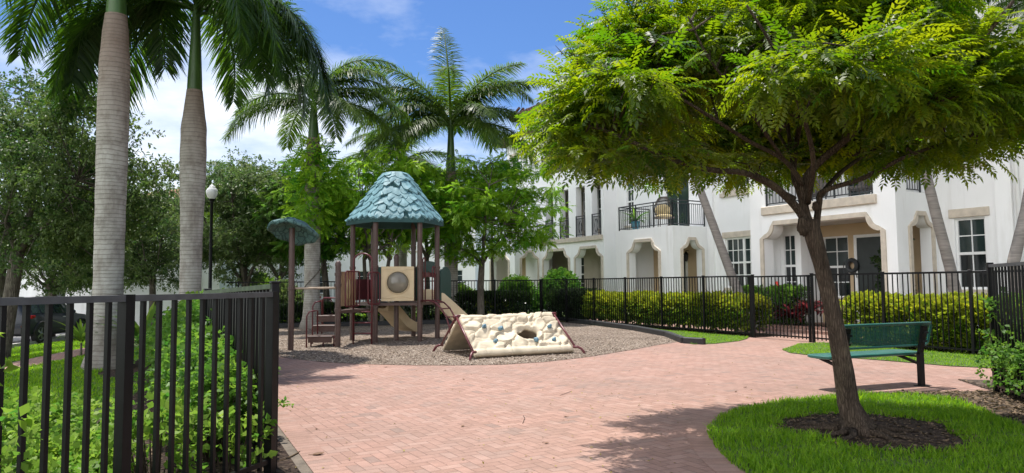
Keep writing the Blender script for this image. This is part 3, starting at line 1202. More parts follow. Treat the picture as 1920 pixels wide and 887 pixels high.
# irregular slate-like scales
mb = MB()
rr = random.Random(5)
t = -0.035
row = 0
while t < 0.97:
    r_ = rprof(max(0, t))
    th = 0.165 if t < 0.7 else 0.14
    n = max(9, int(2 * PI * r_ / 0.235))
    off = rr.random()
    for j in range(n):
        a0 = 2 * PI * (j + off + rr.uniform(-.3, .3)) / n
        wd = 2 * PI / n * rr.uniform(0.85, 1.45)
        t0 = t + rr.uniform(-0.055, 0.055) * (0.5 if row == 0 else 1)
        t1 = t0 + th * rr.uniform(1.05, 1.45)
        if t1 > 1.0:
            t1 = 1.0
        lf = 0.036 + rr.uniform(-0.006, 0.014)
        sk = rr.uniform(-0.5, 0.5)
        o0 = [(-0.5, t1), (0.5, t1), (0.52, t0 + (t1 - t0) * 0.42), (0.26 + sk * .6, t0 + (t1 - t0) * rr.uniform(0.1, .25)), (sk * 0.6, t0), (-0.30 + sk * .4, t0 + (t1 - t0) * rr.uniform(.1, .28)), (-0.52, t0 + (t1 - t0) * 0.45)]
        low, top = [], []
        for (fx, tt) in o0:
            k = (t1 - tt) / (t1 - t0 + 1e-6)
            ph = a0 + fx * wd
            low.append(roofpt(ph, max(-0.05, tt), 0.004 + 0.6 * lf * k - 0.012))
            top.append(roofpt(a0 + fx * wd * 0.93, max(-0.045, tt + 0.008), 0.012 + lf * k + 0.012))
        cen = sum(top, Vector()) / 7 + Vector((0, 0, 0.008))
        kk = 7
        mb.add(low + top + [cen], [(i, (i + 1) % kk, kk + (i + 1) % kk, kk + i) for i in range(kk)] + [(kk + i, kk + (i + 1) % kk, 2 * kk) for i in range(kk)])
    t += th * 0.80
    row += 1
mb.lathe((PC.x, PC.y, TZ - 0.05), [(0.33, 0), (0.35, 0.05), (0.30, 0.085), (0.12, 0.10), (0.02, 0.105)], 7)
mb.build('roof_shingles', M['teal'], play, fixn=True)

# decks
DZ = 1.0
mb = MB()
hx = [(PC.x + (HR - 0.03) * math.cos(a), PC.y + (HR - 0.03) * math.sin(a)) for a in HA]
mb.add([(x, y, DZ - 0.07) for x, y in hx] + [(x, y, DZ) for x, y in hx], [tuple(range(5, -1, -1)), tuple(range(6, 12))] + [(i, (i + 1) % 6, 6 + (i + 1) % 6, 6 + i) for i in range(6)])
mb.build('deck', M['brown'], play)
sp1 = at(633, 640, 16.9)
sp1.z = 0
sp2 = at(743, 620, 18.75)
sp2.z = 0
LZ = 0.86
roundpost(sp1, 1.92, 0.068, True, (0.83, 1.42, 1.68))
roundpost(sp2, 2.15, 0.066, True, ())
mb = MB()
la = [sp1, hp[4] + Vector((-.1, -.1, 0)), hp[3] + Vector((0.3, .2, 0)), sp1 + Vector((-0.1, 1.3, 0))]
mb.add([(p.x, p.y, LZ - 0.07) for p in la] + [(p.x, p.y, LZ) for p in la], [(3, 2, 1, 0), (4, 5, 6, 7)] + [(i, (i + 1) % 4, 4 + (i + 1) % 4, 4 + i) for i in range(4)])
mb.build('deck', M['brown'], play)

# bubble panel between the front and the right front post
pa, pb = hp[4], hp[5]
d = (pb - pa).normalized()
nn = Vector((d.y, -d.x, 0))
mid = (pa + pb) / 2 + nn * 0.02
PW, z0, z1 = 0.83, 1.05, 1.93
cz = 1.52
circ = [(0.0 + 0.275 * math.cos(2 * PI * i / 28), cz + 0.275 * math.sin(2 * PI * i / 28)) for i in range(28)]
mb = MB()
A = mid - d * PW / 2
mb.wall(A, d, nn, [(0, z0), (PW, z0), (PW, z1), (0, z1)], [[(PW / 2 + x, z) for x, z in circ]], 0.05)
for zz, s in ((1.84, 1), (1.14, -1)):
    mb.tube([mid + d * (PW * (i / 12 - .5)) * .98 + Vector((0, 0, zz + 0.02 * s * math.sin(i * .7))) + nn * 0.0 for i in range(13)], 0.012, 6)
bp = mb.build('bubble_panel', M['cream'], play)
mb = MB()
rot = Matrix((d, nn, Vector((0, 0, 1)))).transposed()
mb.ell(mid - nn * 0.02 + Vector((0, 0, cz)), (0.275, 0.14, 0.275), 20, 12, M=rot)
bub, nt = newmat('bubble_acrylic')
t_ = NT(nt)
p_ = t_.n('ShaderNodeBsdfPrincipled', i_Base_Color=c4((0.30, 0.27, 0.21)), i_Roughness=0.16)
p_.inputs['Specular IOR Level'].default_value = 0.7
p_.inputs['Transmission Weight'].default_value = 0.35
t_.out(p_)
mb.build('bubble', bub, bp, smooth='all')
mb = MB()
mb.tube([mid + nn * 0.012 + d * 0.29 * math.cos(2 * PI * i / 28) + Vector((0, 0, cz + 0.29 * math.sin(2 * PI * i / 28))) for i in range(28)], 0.014, 6, closed=True)
mb.build('ring', M['cream'], bp, smooth='all')


def hoop(pts, r=0.017, name='handrail', m='maroon'):
    mb = MB()
    mb.tube(pts, r, 8)
    return mb.build(name, M[m], play, smooth='all')


def barpanel(a, b, z0, z1, n, name='railing'):
    mb = MB()
    a, b = Vector(a), Vector(b)
    rc = 0.07
    pts = []
    for (fx, fz) in ((0, 0), (1, 0), (1, 1), (0, 1)):
        for q in range(4):
            pass
    L = (b - a).length
    dd = (b - a).normalized()
    crn = [(0, z0), (L, z0), (L, z1), (0, z1)]
    cc = [(rc, z0 + rc, PI), (L - rc, z0 + rc, 1.5 * PI), (L - rc, z1 - rc, 0), (rc, z1 - rc, .5 * PI)]
    for cx, cz_, s0 in cc:
        for q in range(5):
            an = s0 + q / 4 * PI / 2
            pts.append(a + dd * (cx + rc * math.cos(an)) + Vector((0, 0, cz_ + rc * math.sin(an))))
    mb.tube(pts, 0.018, 8, closed=True)
    for i in range(1, n + 1):
        q = a + dd * (L * i / (n + 1))
        mb.tube([(q.x, q.y, z0), (q.x, q.y, z1)], 0.011, 6)
    return mb.build(name, M['maroon'], play, smooth='all')


up = Vector((0, 0, 1))
# ladder: two rails meeting in an arch, rungs
lp0, lp1 = at(662, 640, 17.75), at(697, 640, 17.6)
lp0.z = lp1.z = 0
ld = (lp1 - lp0)
pts = [lp0, lp0 + up * 2.05]
for i in range(1, 8):
    an = PI - PI * i / 8
    c_ = (lp0 + lp1) / 2 + up * 2.05
    pts.append(c_ + ld * 0.5 * math.cos(an) + up * 0.2 * math.sin(an))
pts += [lp1 + up * 2.05, lp1]
hoop(pts, 0.02, 'ladder_rail')
for z in (0.27, 0.53, 0.80):
    hoop([lp0 + up * z, lp1 + up * z], 0.017, 'ladder_rung')
q0 = hp[4] + Vector((-0.42, -0.12, 0))
barpanel(at(688, 560, 17.75) * 1.0 - up * 0 + Vector((0, 0, 0)) if False else Vector((at(690, 540, 17.8).x, 17.8, 0)), Vector((at(712, 540, 18.1).x, 18.1, 0)), 0.98, 1.78, 3)
# oval window panel behind its bar cage at the left
a_, b_ = Vector((at(641, 540, 17.1).x, 17.1, 0)), Vector((at(667, 540, 17.9).x, 17.9, 0))
dd = (b_ - a_).normalized()
nl = Vector((dd.y, -dd.x, 0))
Lp = (b_ - a_).length
mb = MB()
ov = [(Lp / 2 + 0.15 * math.cos(2 * PI * i / 24), 1.37 + 0.29 * math.sin(2 * PI * i / 24)) for i in range(24)]
mb.wall(a_, dd, nl, [(0, 0.96), (Lp, 0.96), (Lp, 1.79), (0, 1.79)], [ov], 0.05)
tanm = mat('tan_plastic', (0.36, 0.235, 0.13), 0.5, 0.15, 4)
wp = mb.build('window_panel', tanm, play)
mb = MB()
rot2 = Matrix((dd, nl, up)).transposed()
mb.ell(a_ + dd * Lp / 2 - nl * 0.03 + up * 1.37, (0.15, 0.06, 0.29), 16, 10, M=rot2)
mb.build('bubble', mat('amber_acrylic', (0.5, 0.38, 0.2), 0.12, 0.3, 5), wp, smooth='all')
barpanel(a_ + nl * 0.1 - dd * 0.02, b_ + nl * 0.1, 0.95, 1.80, 4)
# dark green panels at the back
def slab(a, b, z0, z1, arch=0.0, th=0.05, m='green_plastic', name='green_panel', hole=None):
    a, b = Vector(a), Vector(b)
    L = (b - a).length
    dd = (b - a).normalized()
    n_ = Vector((dd.y, -dd.x, 0))
    o = [(0, z0), (L, z0)]
    if arch:
        o += [(L / 2 + L / 2 * math.cos(PI * i / 12), z1 - arch + arch * math.sin(PI * i / 12)) for i in range(13)]
    else:
        o += [(L, z1), (0, z1)]
    mb = MB()
    mb.wall(a, dd, n_, o, [hole] if hole else [], th)
    return mb.build(name, M[m], play)


slab(hp[2] + Vector((.06, 0, 0)), hp[1] - Vector((.08, 0, 0)), 1.06, 1.97)
g0, g1 = hp[1] + Vector((.07, -.02, 0)), hp[0] + Vector((.02, .1, 0))
slab(g0, g1, 1.04, 2.12, 0.2, hole=[(0.28, 1.1), (0.85, 1.1), (0.85, 1.6), (0.56, 1.86), (0.28, 1.6)])
slab(hp[0] + Vector((.09, -.02, 0)), hp[0] + Vector((.33, .55, 0)), 1.0, 1.95, 0.25)
slab(hp[3] + Vector((.03, .05, 0)), hp[2] + Vector((-.03, -.05, 0)), 1.06, 1.62, 0, m='maroon', name='side_panel')
# narrow hoop handles by the right post
hA = (hp[5] + hp[0]) / 2
for k_, (fa, top) in enumerate(((0.18, 2.16), (0.72, 1.95))):
    c_ = hp[5].lerp(hp[0], fa) + Vector((0.03, -0.05, 0))
    dd = (hp[0] - hp[5]).normalized() * 0.075
    pts = [c_ - dd + up * 1.0] + [c_ + dd * math.cos(PI - PI * i / 8) + up * (top - 0.1 + 0.1 * math.sin(PI * i / 8)) for i in range(9)] + [c_ + dd + up * 1.0]
    hoop(pts, 0.017, 'grab_handle')
mb = MB()
c_ = hp[5].lerp(hp[0], 0.5)
dd = (hp[0] - hp[5])
mb.bar(hp[5] + dd * .1 + up * 1.72, hp[0] - dd * .1 + up * 1.72, 0.03, 0.12)
mb.build('crossbar', M['maroon'], play)
# arched climber at the right: two curved rails with rungs
ca = hp[5] + Vector((0.06, -0.04, 0)) + up * 1.04
cb = hp[0] + Vector((0.02, -0.12, 0)) + up * 1.04
out = Vector((0.86, -0.50, 0)).normalized()
prof = [(0, 0), (0.25, 0.02), (0.45, -0.04), (0.63, -0.19), (0.77, -0.40), (0.86, -0.66), (0.91, -1.06)]
lat = Vector((0.5, 0.86, 0)).normalized() * 0.36
rails = []
for off in (lat * -0.15, lat * 0.85):
    pts = [ca + off + out * x * 1.05 + up * z for x, z in prof]
    hoop(pts, 0.021, 'climber_rail')
    rails.append(pts)
for i in range(1, 6):
    hoop([rails[0][i], rails[1][i]], 0.016, 'climber_rung')
# main slide, cream, leaving the right back side
s0 = hp[0].lerp(hp[1], 0.30) + up * 1.0 + Vector((-.12, 0, 0))
sdir = Vector((0.975, 0.22, 0)).normalized()
sw = Vector((-sdir.y, sdir.x, 0))
path = [(-0.1, 0.0), (0.12, 0.0), (0.3, -0.06), (0.6, -0.33), (0.95, -0.66), (1.2, -0.82), (1.45, -0.88), (1.8, -0.9)]


def slide(name, s0, sdir, sw, path, w=0.27, hgt=0.24):
    sec = [(-w - 0.03, hgt - 0.03), (-w - 0.01, hgt), (-w + 0.02, hgt - 0.01), (-w + 0.05, 0.04), (-w + 0.1, 0.0), (w - 0.1, 0.0), (w - 0.05, 0.04), (w - 0.02, hgt - 0.01), (w + 0.01, hgt), (w + 0.03, hgt - 0.03), (w + 0.02, -0.06), (-w - 0.02, -0.06)]
    vs, fs = [], []
    for i, (x, z) in enumerate(path):
        a, b = path[max(i - 1, 0)], path[min(i + 1, len(path) - 1)]
        tx, tz = b[0] - a[0], b[1] - a[1]
        l = math.hypot(tx, tz)
        nx, nz = -tz / l, tx / l
        for (u_, v_) in sec:
            vs.append(s0 + sdir * (x + nx * v_) + sw * u_ + up * (z + nz * v_))
    k = len(sec)
    for i in range(len(path) - 1):
        for j in range(k):
            fs.append((i * k + j, i * k + (j + 1) % k, (i + 1) * k + (j + 1) % k, (i + 1) * k + j))
    fs += [tuple(range(k - 1, -1, -1)), tuple((len(path) - 1) * k + j for j in range(k))]
    mb = MB()
    mb.add(vs, fs)
    return mb.build(name, M['cream'], play, smooth=True)


slide('slide', s0, sdir, sw, path, 0.28, 0.33)
for fx in (0.95, ):
    q = s0 + sdir * fx
    for sg in (-1, 1):
        e = q + sw * 0.2 * sg
        hoop([(e.x, e.y, 0), (e.x, e.y, 0.52)], 0.024, 'slide_leg')
hoop([s0 + sdir * 0.95 - sw * .24 + up * -0.5, s0 + sdir * 0.95 + sw * .24 + up * -0.5], 0.018, 'slide_brace')
# short slide seen under the deck
s1 = hp[3].lerp(hp[4], 0.45) + Vector((0.38, 0.5, 0)) + up * 0.86
slide('short_slide', Vector((s1.x, s1.y, 0.84)), Vector((0.55, 0.83, 0)).normalized(), Vector((-0.83, 0.55, 0)).normalized(), [(0, 0), (0.2, -0.02), (0.45, -0.2), (0.75, -0.46), (1.05, -0.6), (1.3, -0.63)], 0.26, 0.2)
# steps at the left
def step(px0, px1, y, Y, z, dep=0.36):
    a, b = at(px0, y, Y), at(px1, y, Y)
    mb = MB()
    mb.box(((a.x + b.x) / 2, Y + dep / 2, z - 0.025), (b.x - a.x, dep, 0.05), bev=0.012)
    mb.box(((a.x + b.x) / 2, Y + 0.02, z - 0.10), (b.x - a.x - 0.03, 0.02, 0.12))
    mb.build('step', M['brown'], play)
    return a, b


step(576, 623, 629, 16.9, 0.27)
step(586, 628, 612, 17.3, 0.50)
step(592, 630, 597, 17.7, 0.72)
for Y, x0 in ((16.8, 575), (17.9, 586)):
    a = at(x0, 600, Y)
    zt = 0.86 if Y < 17 else 1.06
    b = at(632, 600, Y)
    hoop([(a.x, Y, 0), (a.x, Y, zt - 0.12), (a.x + 0.06, Y, zt - 0.02), (a.x + 0.14, Y + 0.1, zt), (a.x + 0.16, Y + 0.35, zt + 0.0), (a.x + 0.16, Y + .36, 0.3)], 0.018, 'handrail')
a = at(604, 560, 17.9)
hoop([(a.x, 17.9, 0.25), (a.x, 17.9, 1.1), (a.x + 0.05, 17.9, 1.15), (sp1.x - .05, 17.6, 1.15)], 0.018, 'handrail')
for px in (583, 606, 626):
    a = at(px, 640, 17.1)
    hoop([(a.x, 17.1, 0), (a.x, 17.1, 0.24)], 0.018, 'step_leg')
# mushroom shelter post, joined to the tower by a bar
mp_ = at(545, 650, 16.2)
mp_.z = 0
roundpost(mp_, 2.78, 0.066, False, (1.36,))
hoop([(mp_.x, mp_.y, 1.40), (sp1.x, sp1.y, 1.40)], 0.026, 'crossbar', 'rope')
mb = MB()
tilt = Matrix.Rotation(R(-25), 3, Vector((0.95, -0.3, 0)))
vs, fs = [], []
nu, nv = 36, 9
top = Vector((mp_.x + 0.03, mp_.y, 2.70))
rg = random.Random(3)
for side in (0, 1):
    for i in range(nv + 1):
        tt = i / nv
        for j in range(nu):
            ph = 2 * PI * j / nu
            r_ = 0.56 * tt * (1 + 0.05 * math.sin(ph * 4 + 1) * tt + 0.03 * noise.noise(Vector((math.cos(ph) * 2, math.sin(ph) * 2, tt * 3))))
            z = 0.25 * (1 - tt ** 2.2) + 0.022 * math.sin(ph * 7) * tt
            n_ = 0.02 * noise.noise(Vector((math.cos(ph) * r_ * 9, math.sin(ph) * r_ * 9, 1)))
            v = Vector((math.cos(ph) * r_, math.sin(ph) * r_, z + n_))
            if side:
                v = Vector((v.x * 0.95, v.y * 0.95, v.z - 0.07))
            vs.append(top + tilt @ v)
b = (nv + 1) * nu
for i in range(nv):
    for j in range(nu):
        q = (i * nu + j, i * nu + (j + 1) % nu, (i + 1) * nu + (j + 1) % nu, (i + 1) * nu + j)
        fs.append(q)
        fs.append(tuple(b + x for x in reversed(q)))
for j in range(nu):
    fs.append((nv * nu + j, nv * nu + (j + 1) % nu, b + nv * nu + (j + 1) % nu, b + nv * nu + j))
mb.add(vs, fs)
mcap, nt = newmat('teal_scale_cap')
t_ = NT(nt)
vo = t_.n('ShaderNodeTexVoronoi', feature='DISTANCE_TO_EDGE')
vo.inputs['Scale'].default_value = 7
t_.set(vo.inputs['Vector'], t_.pos())
ed = t_.ramp(vo.outputs['Distance'], [(0, (0, 0, 0)), (0.09, (1, 1, 1))])
cc_ = t_.mix(ed, (0.012, 0.05, 0.05, 1), t_.ramp(t_.noise(t_.pos(), 5, 4), [(0.3, (0.05, 0.12, 0.12)), (0.7, (0.12, 0.23, 0.22))]))
p_ = t_.n('ShaderNodeBsdfPrincipled', i_Base_Color=cc_, i_Roughness=0.6)
t_.set(p_.inputs['Normal'], t_.bump(ed, 0.6, 0.02))
t_.out(p_)
mb.build('mushroom_cap', mcap, play, smooth='all')

# ------------------------------------------------------------------ climbing wall (A-frame)
cu = Vector((0.902, 0.432, 0)).normalized()
cv = Vector((-0.432, 0.902, 0)).normalized()
c0 = Vector((*gp(892, 674), 0))
WL, WD, WH = 2.22, 1.90, 0.79
climb = thing('climbing_wall', 'low cream rock climbing frame with blue grips and a round crawl hole', 'climbing wall', c0 + cu * WL / 2 + cv * WD / 2)
ridge0 = c0 + cv * WD / 2


def rockface(a0, dx, dy, nrm_, W, Hh, hole, seed):
    "moulded rock panel: a0 lower corner, dx along, dy up the slope"
    nu, nv = 96, 52
    hx, hy, hr = hole
    V, keep = [], {}
    vs = []

    def hsh(p, k):
        return 0.5 + 0.5 * math.sin(p.x * 127.1 + p.y * 311.7 + k * 74.7)

    def disp(x, y):
        wx = x + 0.10 * noise.noise(Vector((x * 3, y * 3, seed)))
        wy = y + 0.10 * noise.noise(Vector((x * 3, y * 3, seed + 5)))
        rx, ry = 0.80 * wx + 0.60 * wy, -0.60 * wx + 0.80 * wy
        q = Vector((rx * 2.5 + seed, ry * 4.6, 0.5))
        dd_, pp = noise.voronoi(q)
        cp_ = pp[0]
        ed = min(1.0, (dd_[1] - dd_[0]) / 0.13)
        ed = ed * ed * (3 - 2 * ed)
        tx, ty = q.x - cp_.x, q.y - cp_.y
        f = 0.012 + ed * (0.022 + 0.055 * hsh(cp_, 1) + 0.035 * (tx * (hsh(cp_, 2) - .5) * 3 + ty * (hsh(cp_, 3) - .5) * 3))
        f += 0.018 * noise.noise(Vector((x * 5, y * 5 + seed, 2))) + 0.007 * noise.noise(Vector((x * 14, y * 14 + seed, 2)))
        if y < 0.17:
            k = y / 0.17
            f = 0.035 + 0.03 * math.sin(PI * min(1, k)) + 0.006 * noise.noise(Vector((x * 5, y * 4, 4)))
            if abs((x % (W / 4)) - W / 8) < 0.014:
                f -= 0.016
        if y > Hh - 0.10:
            f = 0.03 + 0.03 * math.sin(PI * (Hh - y) / 0.10) if (x < 0.62 or 1.1 < x < 1.66) else f * 0.5 + 0.04
        dd = math.hypot((x - hx) / 1.25, y - hy)
        if dd < hr + 0.12:
            f = f * max(0, (dd - hr)) / 0.12 + 0.045 * math.sin(PI * min(1, max(0, dd - hr) / 0.12)) + 0.0
        e = min(x, W - x) / 0.05
        if e < 1:
            f *= max(0.0, e)
        return f
    for j in range(nv + 1):
        for i in range(nu + 1):
            x, y = W * i / nu, Hh * j / nv
            vs.append((x, y))
    ang = lambda x, y: math.atan2(y - hy, (x - hx) / 1.25)
    rad = lambda a: hr * (1 + 0.16 * math.sin(a * 2 + 1) + 0.10 * math.sin(a * 3 + seed) + 0.06 * math.sin(a * 5))
    inside = lambda x, y: math.hypot((x - hx) / 1.25, y - hy) < rad(ang(x, y))
    F = []
    for j in range(nv):
        for i in range(nu):
            q = [j * (nu + 1) + i, j * (nu + 1) + i + 1, (j + 1) * (nu + 1) + i + 1, (j + 1) * (nu + 1) + i]
            if sum(inside(*vs[k]) for k in q) < 3:
                F.append(q)
    use = set(k for q in F for k in q)
    P3 = {}
    for k in use:
        x, y = vs[k]
        if inside(x, y):
            a = ang(x, y)
            x, y = hx + 1.25 * rad(a) * math.cos(a), hy + rad(a) * math.sin(a)
        P3[k] = (x, y)
    ids = sorted(use)
    mp = {k: n for n, k in enumerate(ids)}
    front = [a0 + dx * P3[k][0] + dy * P3[k][1] + nrm_ * disp(*P3[k]) for k in ids]
    back = [a0 + dx * P3[k][0] + dy * P3[k][1] - nrm_ * 0.05 for k in ids]
    n0 = len(ids)
    fs = [tuple(mp[k] for k in q) for q in F] + [tuple(mp[k] + n0 for k in reversed(q)) for q in F]
    ec = {}
    for q in F:
        for a, b in zip(q, q[1:] + q[:1]):
            ec[(a, b)] = 1
    for (a, b) in list(ec):
        if (b, a) not in ec:
            fs.append((mp[b], mp[a], mp[a] + n0, mp[b] + n0))
    mb = MB()
    mb.add(front + back, fs)
    return mb, disp


slope = (cv * WD / 2 * 0.96 + up * (WH - 0.075))
Hs = slope.length
sy = slope.normalized()
sn = cu.cross(sy)
if sn.z < 0:
    sn = -sn
HOLE = (1.36, 0.55, 0.165)
a0 = c0 + cv * 0.03 + up * 0.06
mb, disp = rockface(a0, cu, sy, sn, WL, Hs, HOLE, 3.7)
front = mb.build('rock_panel', M['creamrock'], climb, smooth='all')
b0_ = c0 + cu * WL + cv * (WD - 0.03) + up * 0.06
sy2 = (-cv * WD / 2 * 0.96 + up * (WH - 0.075)).normalized()
sn2 = (-cu).cross(sy2)
if sn2.z < 0:
    sn2 = -sn2
mb, _ = rockface(b0_, -cu, sy2, sn2, WL, Hs, (0.8, 0.62, 0.02), 9.1)
mb.build('rock_panel', M['creamrock'], climb, smooth='all')
rg = random.Random(8)
for (x, y) in ((0.42, 0.74), (0.78, 0.69), (0.56, 0.36), (1.44, 0.30), (1.90, 0.66), (1.86, 0.30)):
    p = a0 + cu * x + sy * y + sn * (disp(x, y) + 0.015)
    mb = MB()
    rot = Matrix((cu, sy, sn)).transposed() @ Matrix.Rotation(rg.uniform(0, 3), 3, 'Z')
    mb.ell(p, (0.058, 0.044, 0.045), 12, 8, jit=0.5, M=rot)
    mb.ell(p + cu * 0.02 + sy * 0.018 + sn * 0.022, (0.03, 0.024, 0.026), 10, 6, jit=0.4, M=rot)
    mb.build('climbing_grip', M['hold'], climb, smooth='all')
for e in (0, 1):
    base = c0 + cu * (WL + 0.035 if e else -0.035)
    o_ = cu * (0.26 if e else -0.26)
    for s in (0, 1):
        ft = base + (cv * WD if s else Vector((0, 0, 0)))
        inn = cv * (-1 if s else 1)
        rd_ = base + cv * WD / 2 + up * WH
        kn = ft + inn * 0.03 + up * 0.14
        dq = -inn * (0.16 if s == 0 else 0.12) + o_ * (0.55 if True else 0)
        mb = MB()
        mb.tube([rd_, rd_.lerp(kn, 0.5), kn], 0.024, 8)
        mb.tube([kn - o_ * .2, kn + dq * 0.25 + up * 0.0, kn + dq * 0.6 - up * 0.035, kn + dq * 0.9 - up * 0.11, kn + dq - up * 0.17], 0.026, 8)
        mb.build('frame_leg', M['maroon'], climb, smooth='all')
    mb = MB()
    mb.tube([base + cv * WD / 2 + up * (WH - 0.0) - o_ * .35, base + cv * WD / 2 + up * WH + o_ * 0.22], 0.04, 10)
    mb.build('ridge_bracket', M['maroon'], climb, smooth='all')

# ------------------------------------------------------------------ bench (origin at its right leg, x along the seat, y the way it faces)
def make_bench(label):
    t = thing('park_bench', label, 'bench')
    L = 1.72
    x0, x1 = -1.55, 0.17

    def perf(orig, ax, ay, nx, ny, W, Hh, m, name, rim):
        mb = MB()
        vs, fs = [], []
        hw, hh_ = W / nx, Hh / ny
        k = 0.30
        orig, ax, ay = Vector(orig), Vector(ax), Vector(ay)
        for j in range(ny):
            for i in range(nx):
                X, Y = i * hw, j * hh_
                b = len(vs)
                for (u_, v_) in ((0, 0), (1, 0), (1, 1), (0, 1)):
                    vs.append(orig + ax * (X + u_ * hw) + ay * (Y + v_ * hh_))
                for (u_, v_) in ((.5 - k, .5 - k), (.5 + k, .5 - k), (.5 + k, .5 + k), (.5 - k, .5 + k)):
                    vs.append(orig + ax * (X + u_ * hw) + ay * (Y + v_ * hh_))
                for q in range(4):
                    fs.append((b + q, b + (q + 1) % 4, b + 4 + (q + 1) % 4, b + 4 + q))
        mb.add(vs, fs)
        return mb
    # seat: rolled rounded slab with perforated middle
    mb = MB()
    sz = 0.46
    n = 6
    cor = 0.10
    W, D = x1 - x0, 0.42
    out = []
    for cx, cy, s0 in ((x1 - cor, 0.10 + D - cor, 0), (x0 + cor, 0.10 + D - cor, PI / 2), (x0 + cor, 0.10 + cor, PI), (x1 - cor, 0.10 + cor, 1.5 * PI)):
        for q in range(n + 1):
            an = s0 + PI / 2 * q / n
            out.append((cx + cor * math.cos(an), cy + cor * math.sin(an)))
    k = len(out)
    rings = []
    cx, cy = (x0 + x1) / 2, 0.10 + D / 2
    for (ins, z) in ((0.02, sz - 0.045), (0.0, sz - 0.035), (0.0, sz - 0.008), (0.012, sz)):
        rings.append([(cx + (x - cx) * (1 - ins / 0.8), cy + (y - cy) * (1 - ins / 0.21), z) for x, y in out])
    vs = [p for r_ in rings for p in r_]
    fs = []
    for r_ in range(3):
        for i in range(k):
            fs.append((r_ * k + i, r_ * k + (i + 1) % k, (r_ + 1) * k + (i + 1) % k, (r_ + 1) * k + i))
    fs += [tuple(3 * k + i for i in range(k)), tuple(range(k - 1, -1, -1))]
    mb.add(vs, fs)
    mb.build('seat', M['bench'], t, smooth=True)
    # backrest
    tilt = R(14)
    by, bz = 0.02, 0.56
    ay = Vector((0, -math.sin(tilt), math.cos(tilt)))
    mb = perf((x0 + 0.03, by, bz + 0.02), (1, 0, 0), ay, 84, 14, W - 0.06, 0.27, None, '', 0)
    rim = []
    ax = Vector((1, 0, 0))
    o = Vector((x0, by, bz))
    cr = 0.06
    for cx_, cy_, s0 in ((W - cr, 0.31 - cr, 0), (cr, 0.31 - cr, PI / 2), (cr, cr, PI), (W - cr, cr, 1.5 * PI)):
        for q in range(5):
            an = s0 + PI / 2 * q / 4
            rim.append(o + ax * (cx_ + cr * math.cos(an)) + ay * (cy_ + cr * math.sin(an)))
    mb.tube(rim, 0.017, 8, closed=True)
    # rolled top edge turned towards the rear
    for (a, b) in ((0, 0),):
        top = o + ay * 0.315
        mb.box(top + Vector((W / 2, -0.012, 0.008)), (W - 0.08, 0.06, 0.022), bev=0.008)
    mb.build('backrest', M['bench'], t, smooth=True)
    for lx in (0.0, -1.38):
        mb = MB()
        mb.bar((lx, 0, -0.02), (lx, 0, 0.46), 0.075, 0.06, up=(0, 1, 0))
        mb.bar((lx, 0, 0.44), (lx, -0.085, 0.83), 0.075, 0.045, up=(0, 1, 0.2))
        mb.bar((lx, 0, 0.30), (lx, 0.40, 0.405), 0.05, 0.03)
        mb.bar((lx, 0.05, 0.405), (lx, 0.46, 0.405), 0.05, 0.022)
        mb.box((lx, 0, 0.006), (0.14, 0.14, 0.012))
        for zz in (0.62, 0.74):
            mb.box((lx, -0.075 - (zz - .62) * .2, zz), (0.09, 0.02, 0.03))
        mb.build('leg', M['black'], t)
    return t


bench = make_bench('green perforated metal bench seen from behind, right of the leaning tree trunk')
bl = gp(1728, 724)
bench.location = (bl[0], bl[1], 0)
bench.rotation_euler = (0, 0, math.atan2(0.36, 0.93))
b2 = dup(bench, (-4.45, 11.4, 0), R(128), 'green bench whose seat end just shows behind the near fence corner post', None)
SC.cycles.use_denoising = True
# ------------------------------------------------------------------ town houses
U2 = Vector((-0.5, 0.866))
N2 = Vector((-0.866, -0.5))


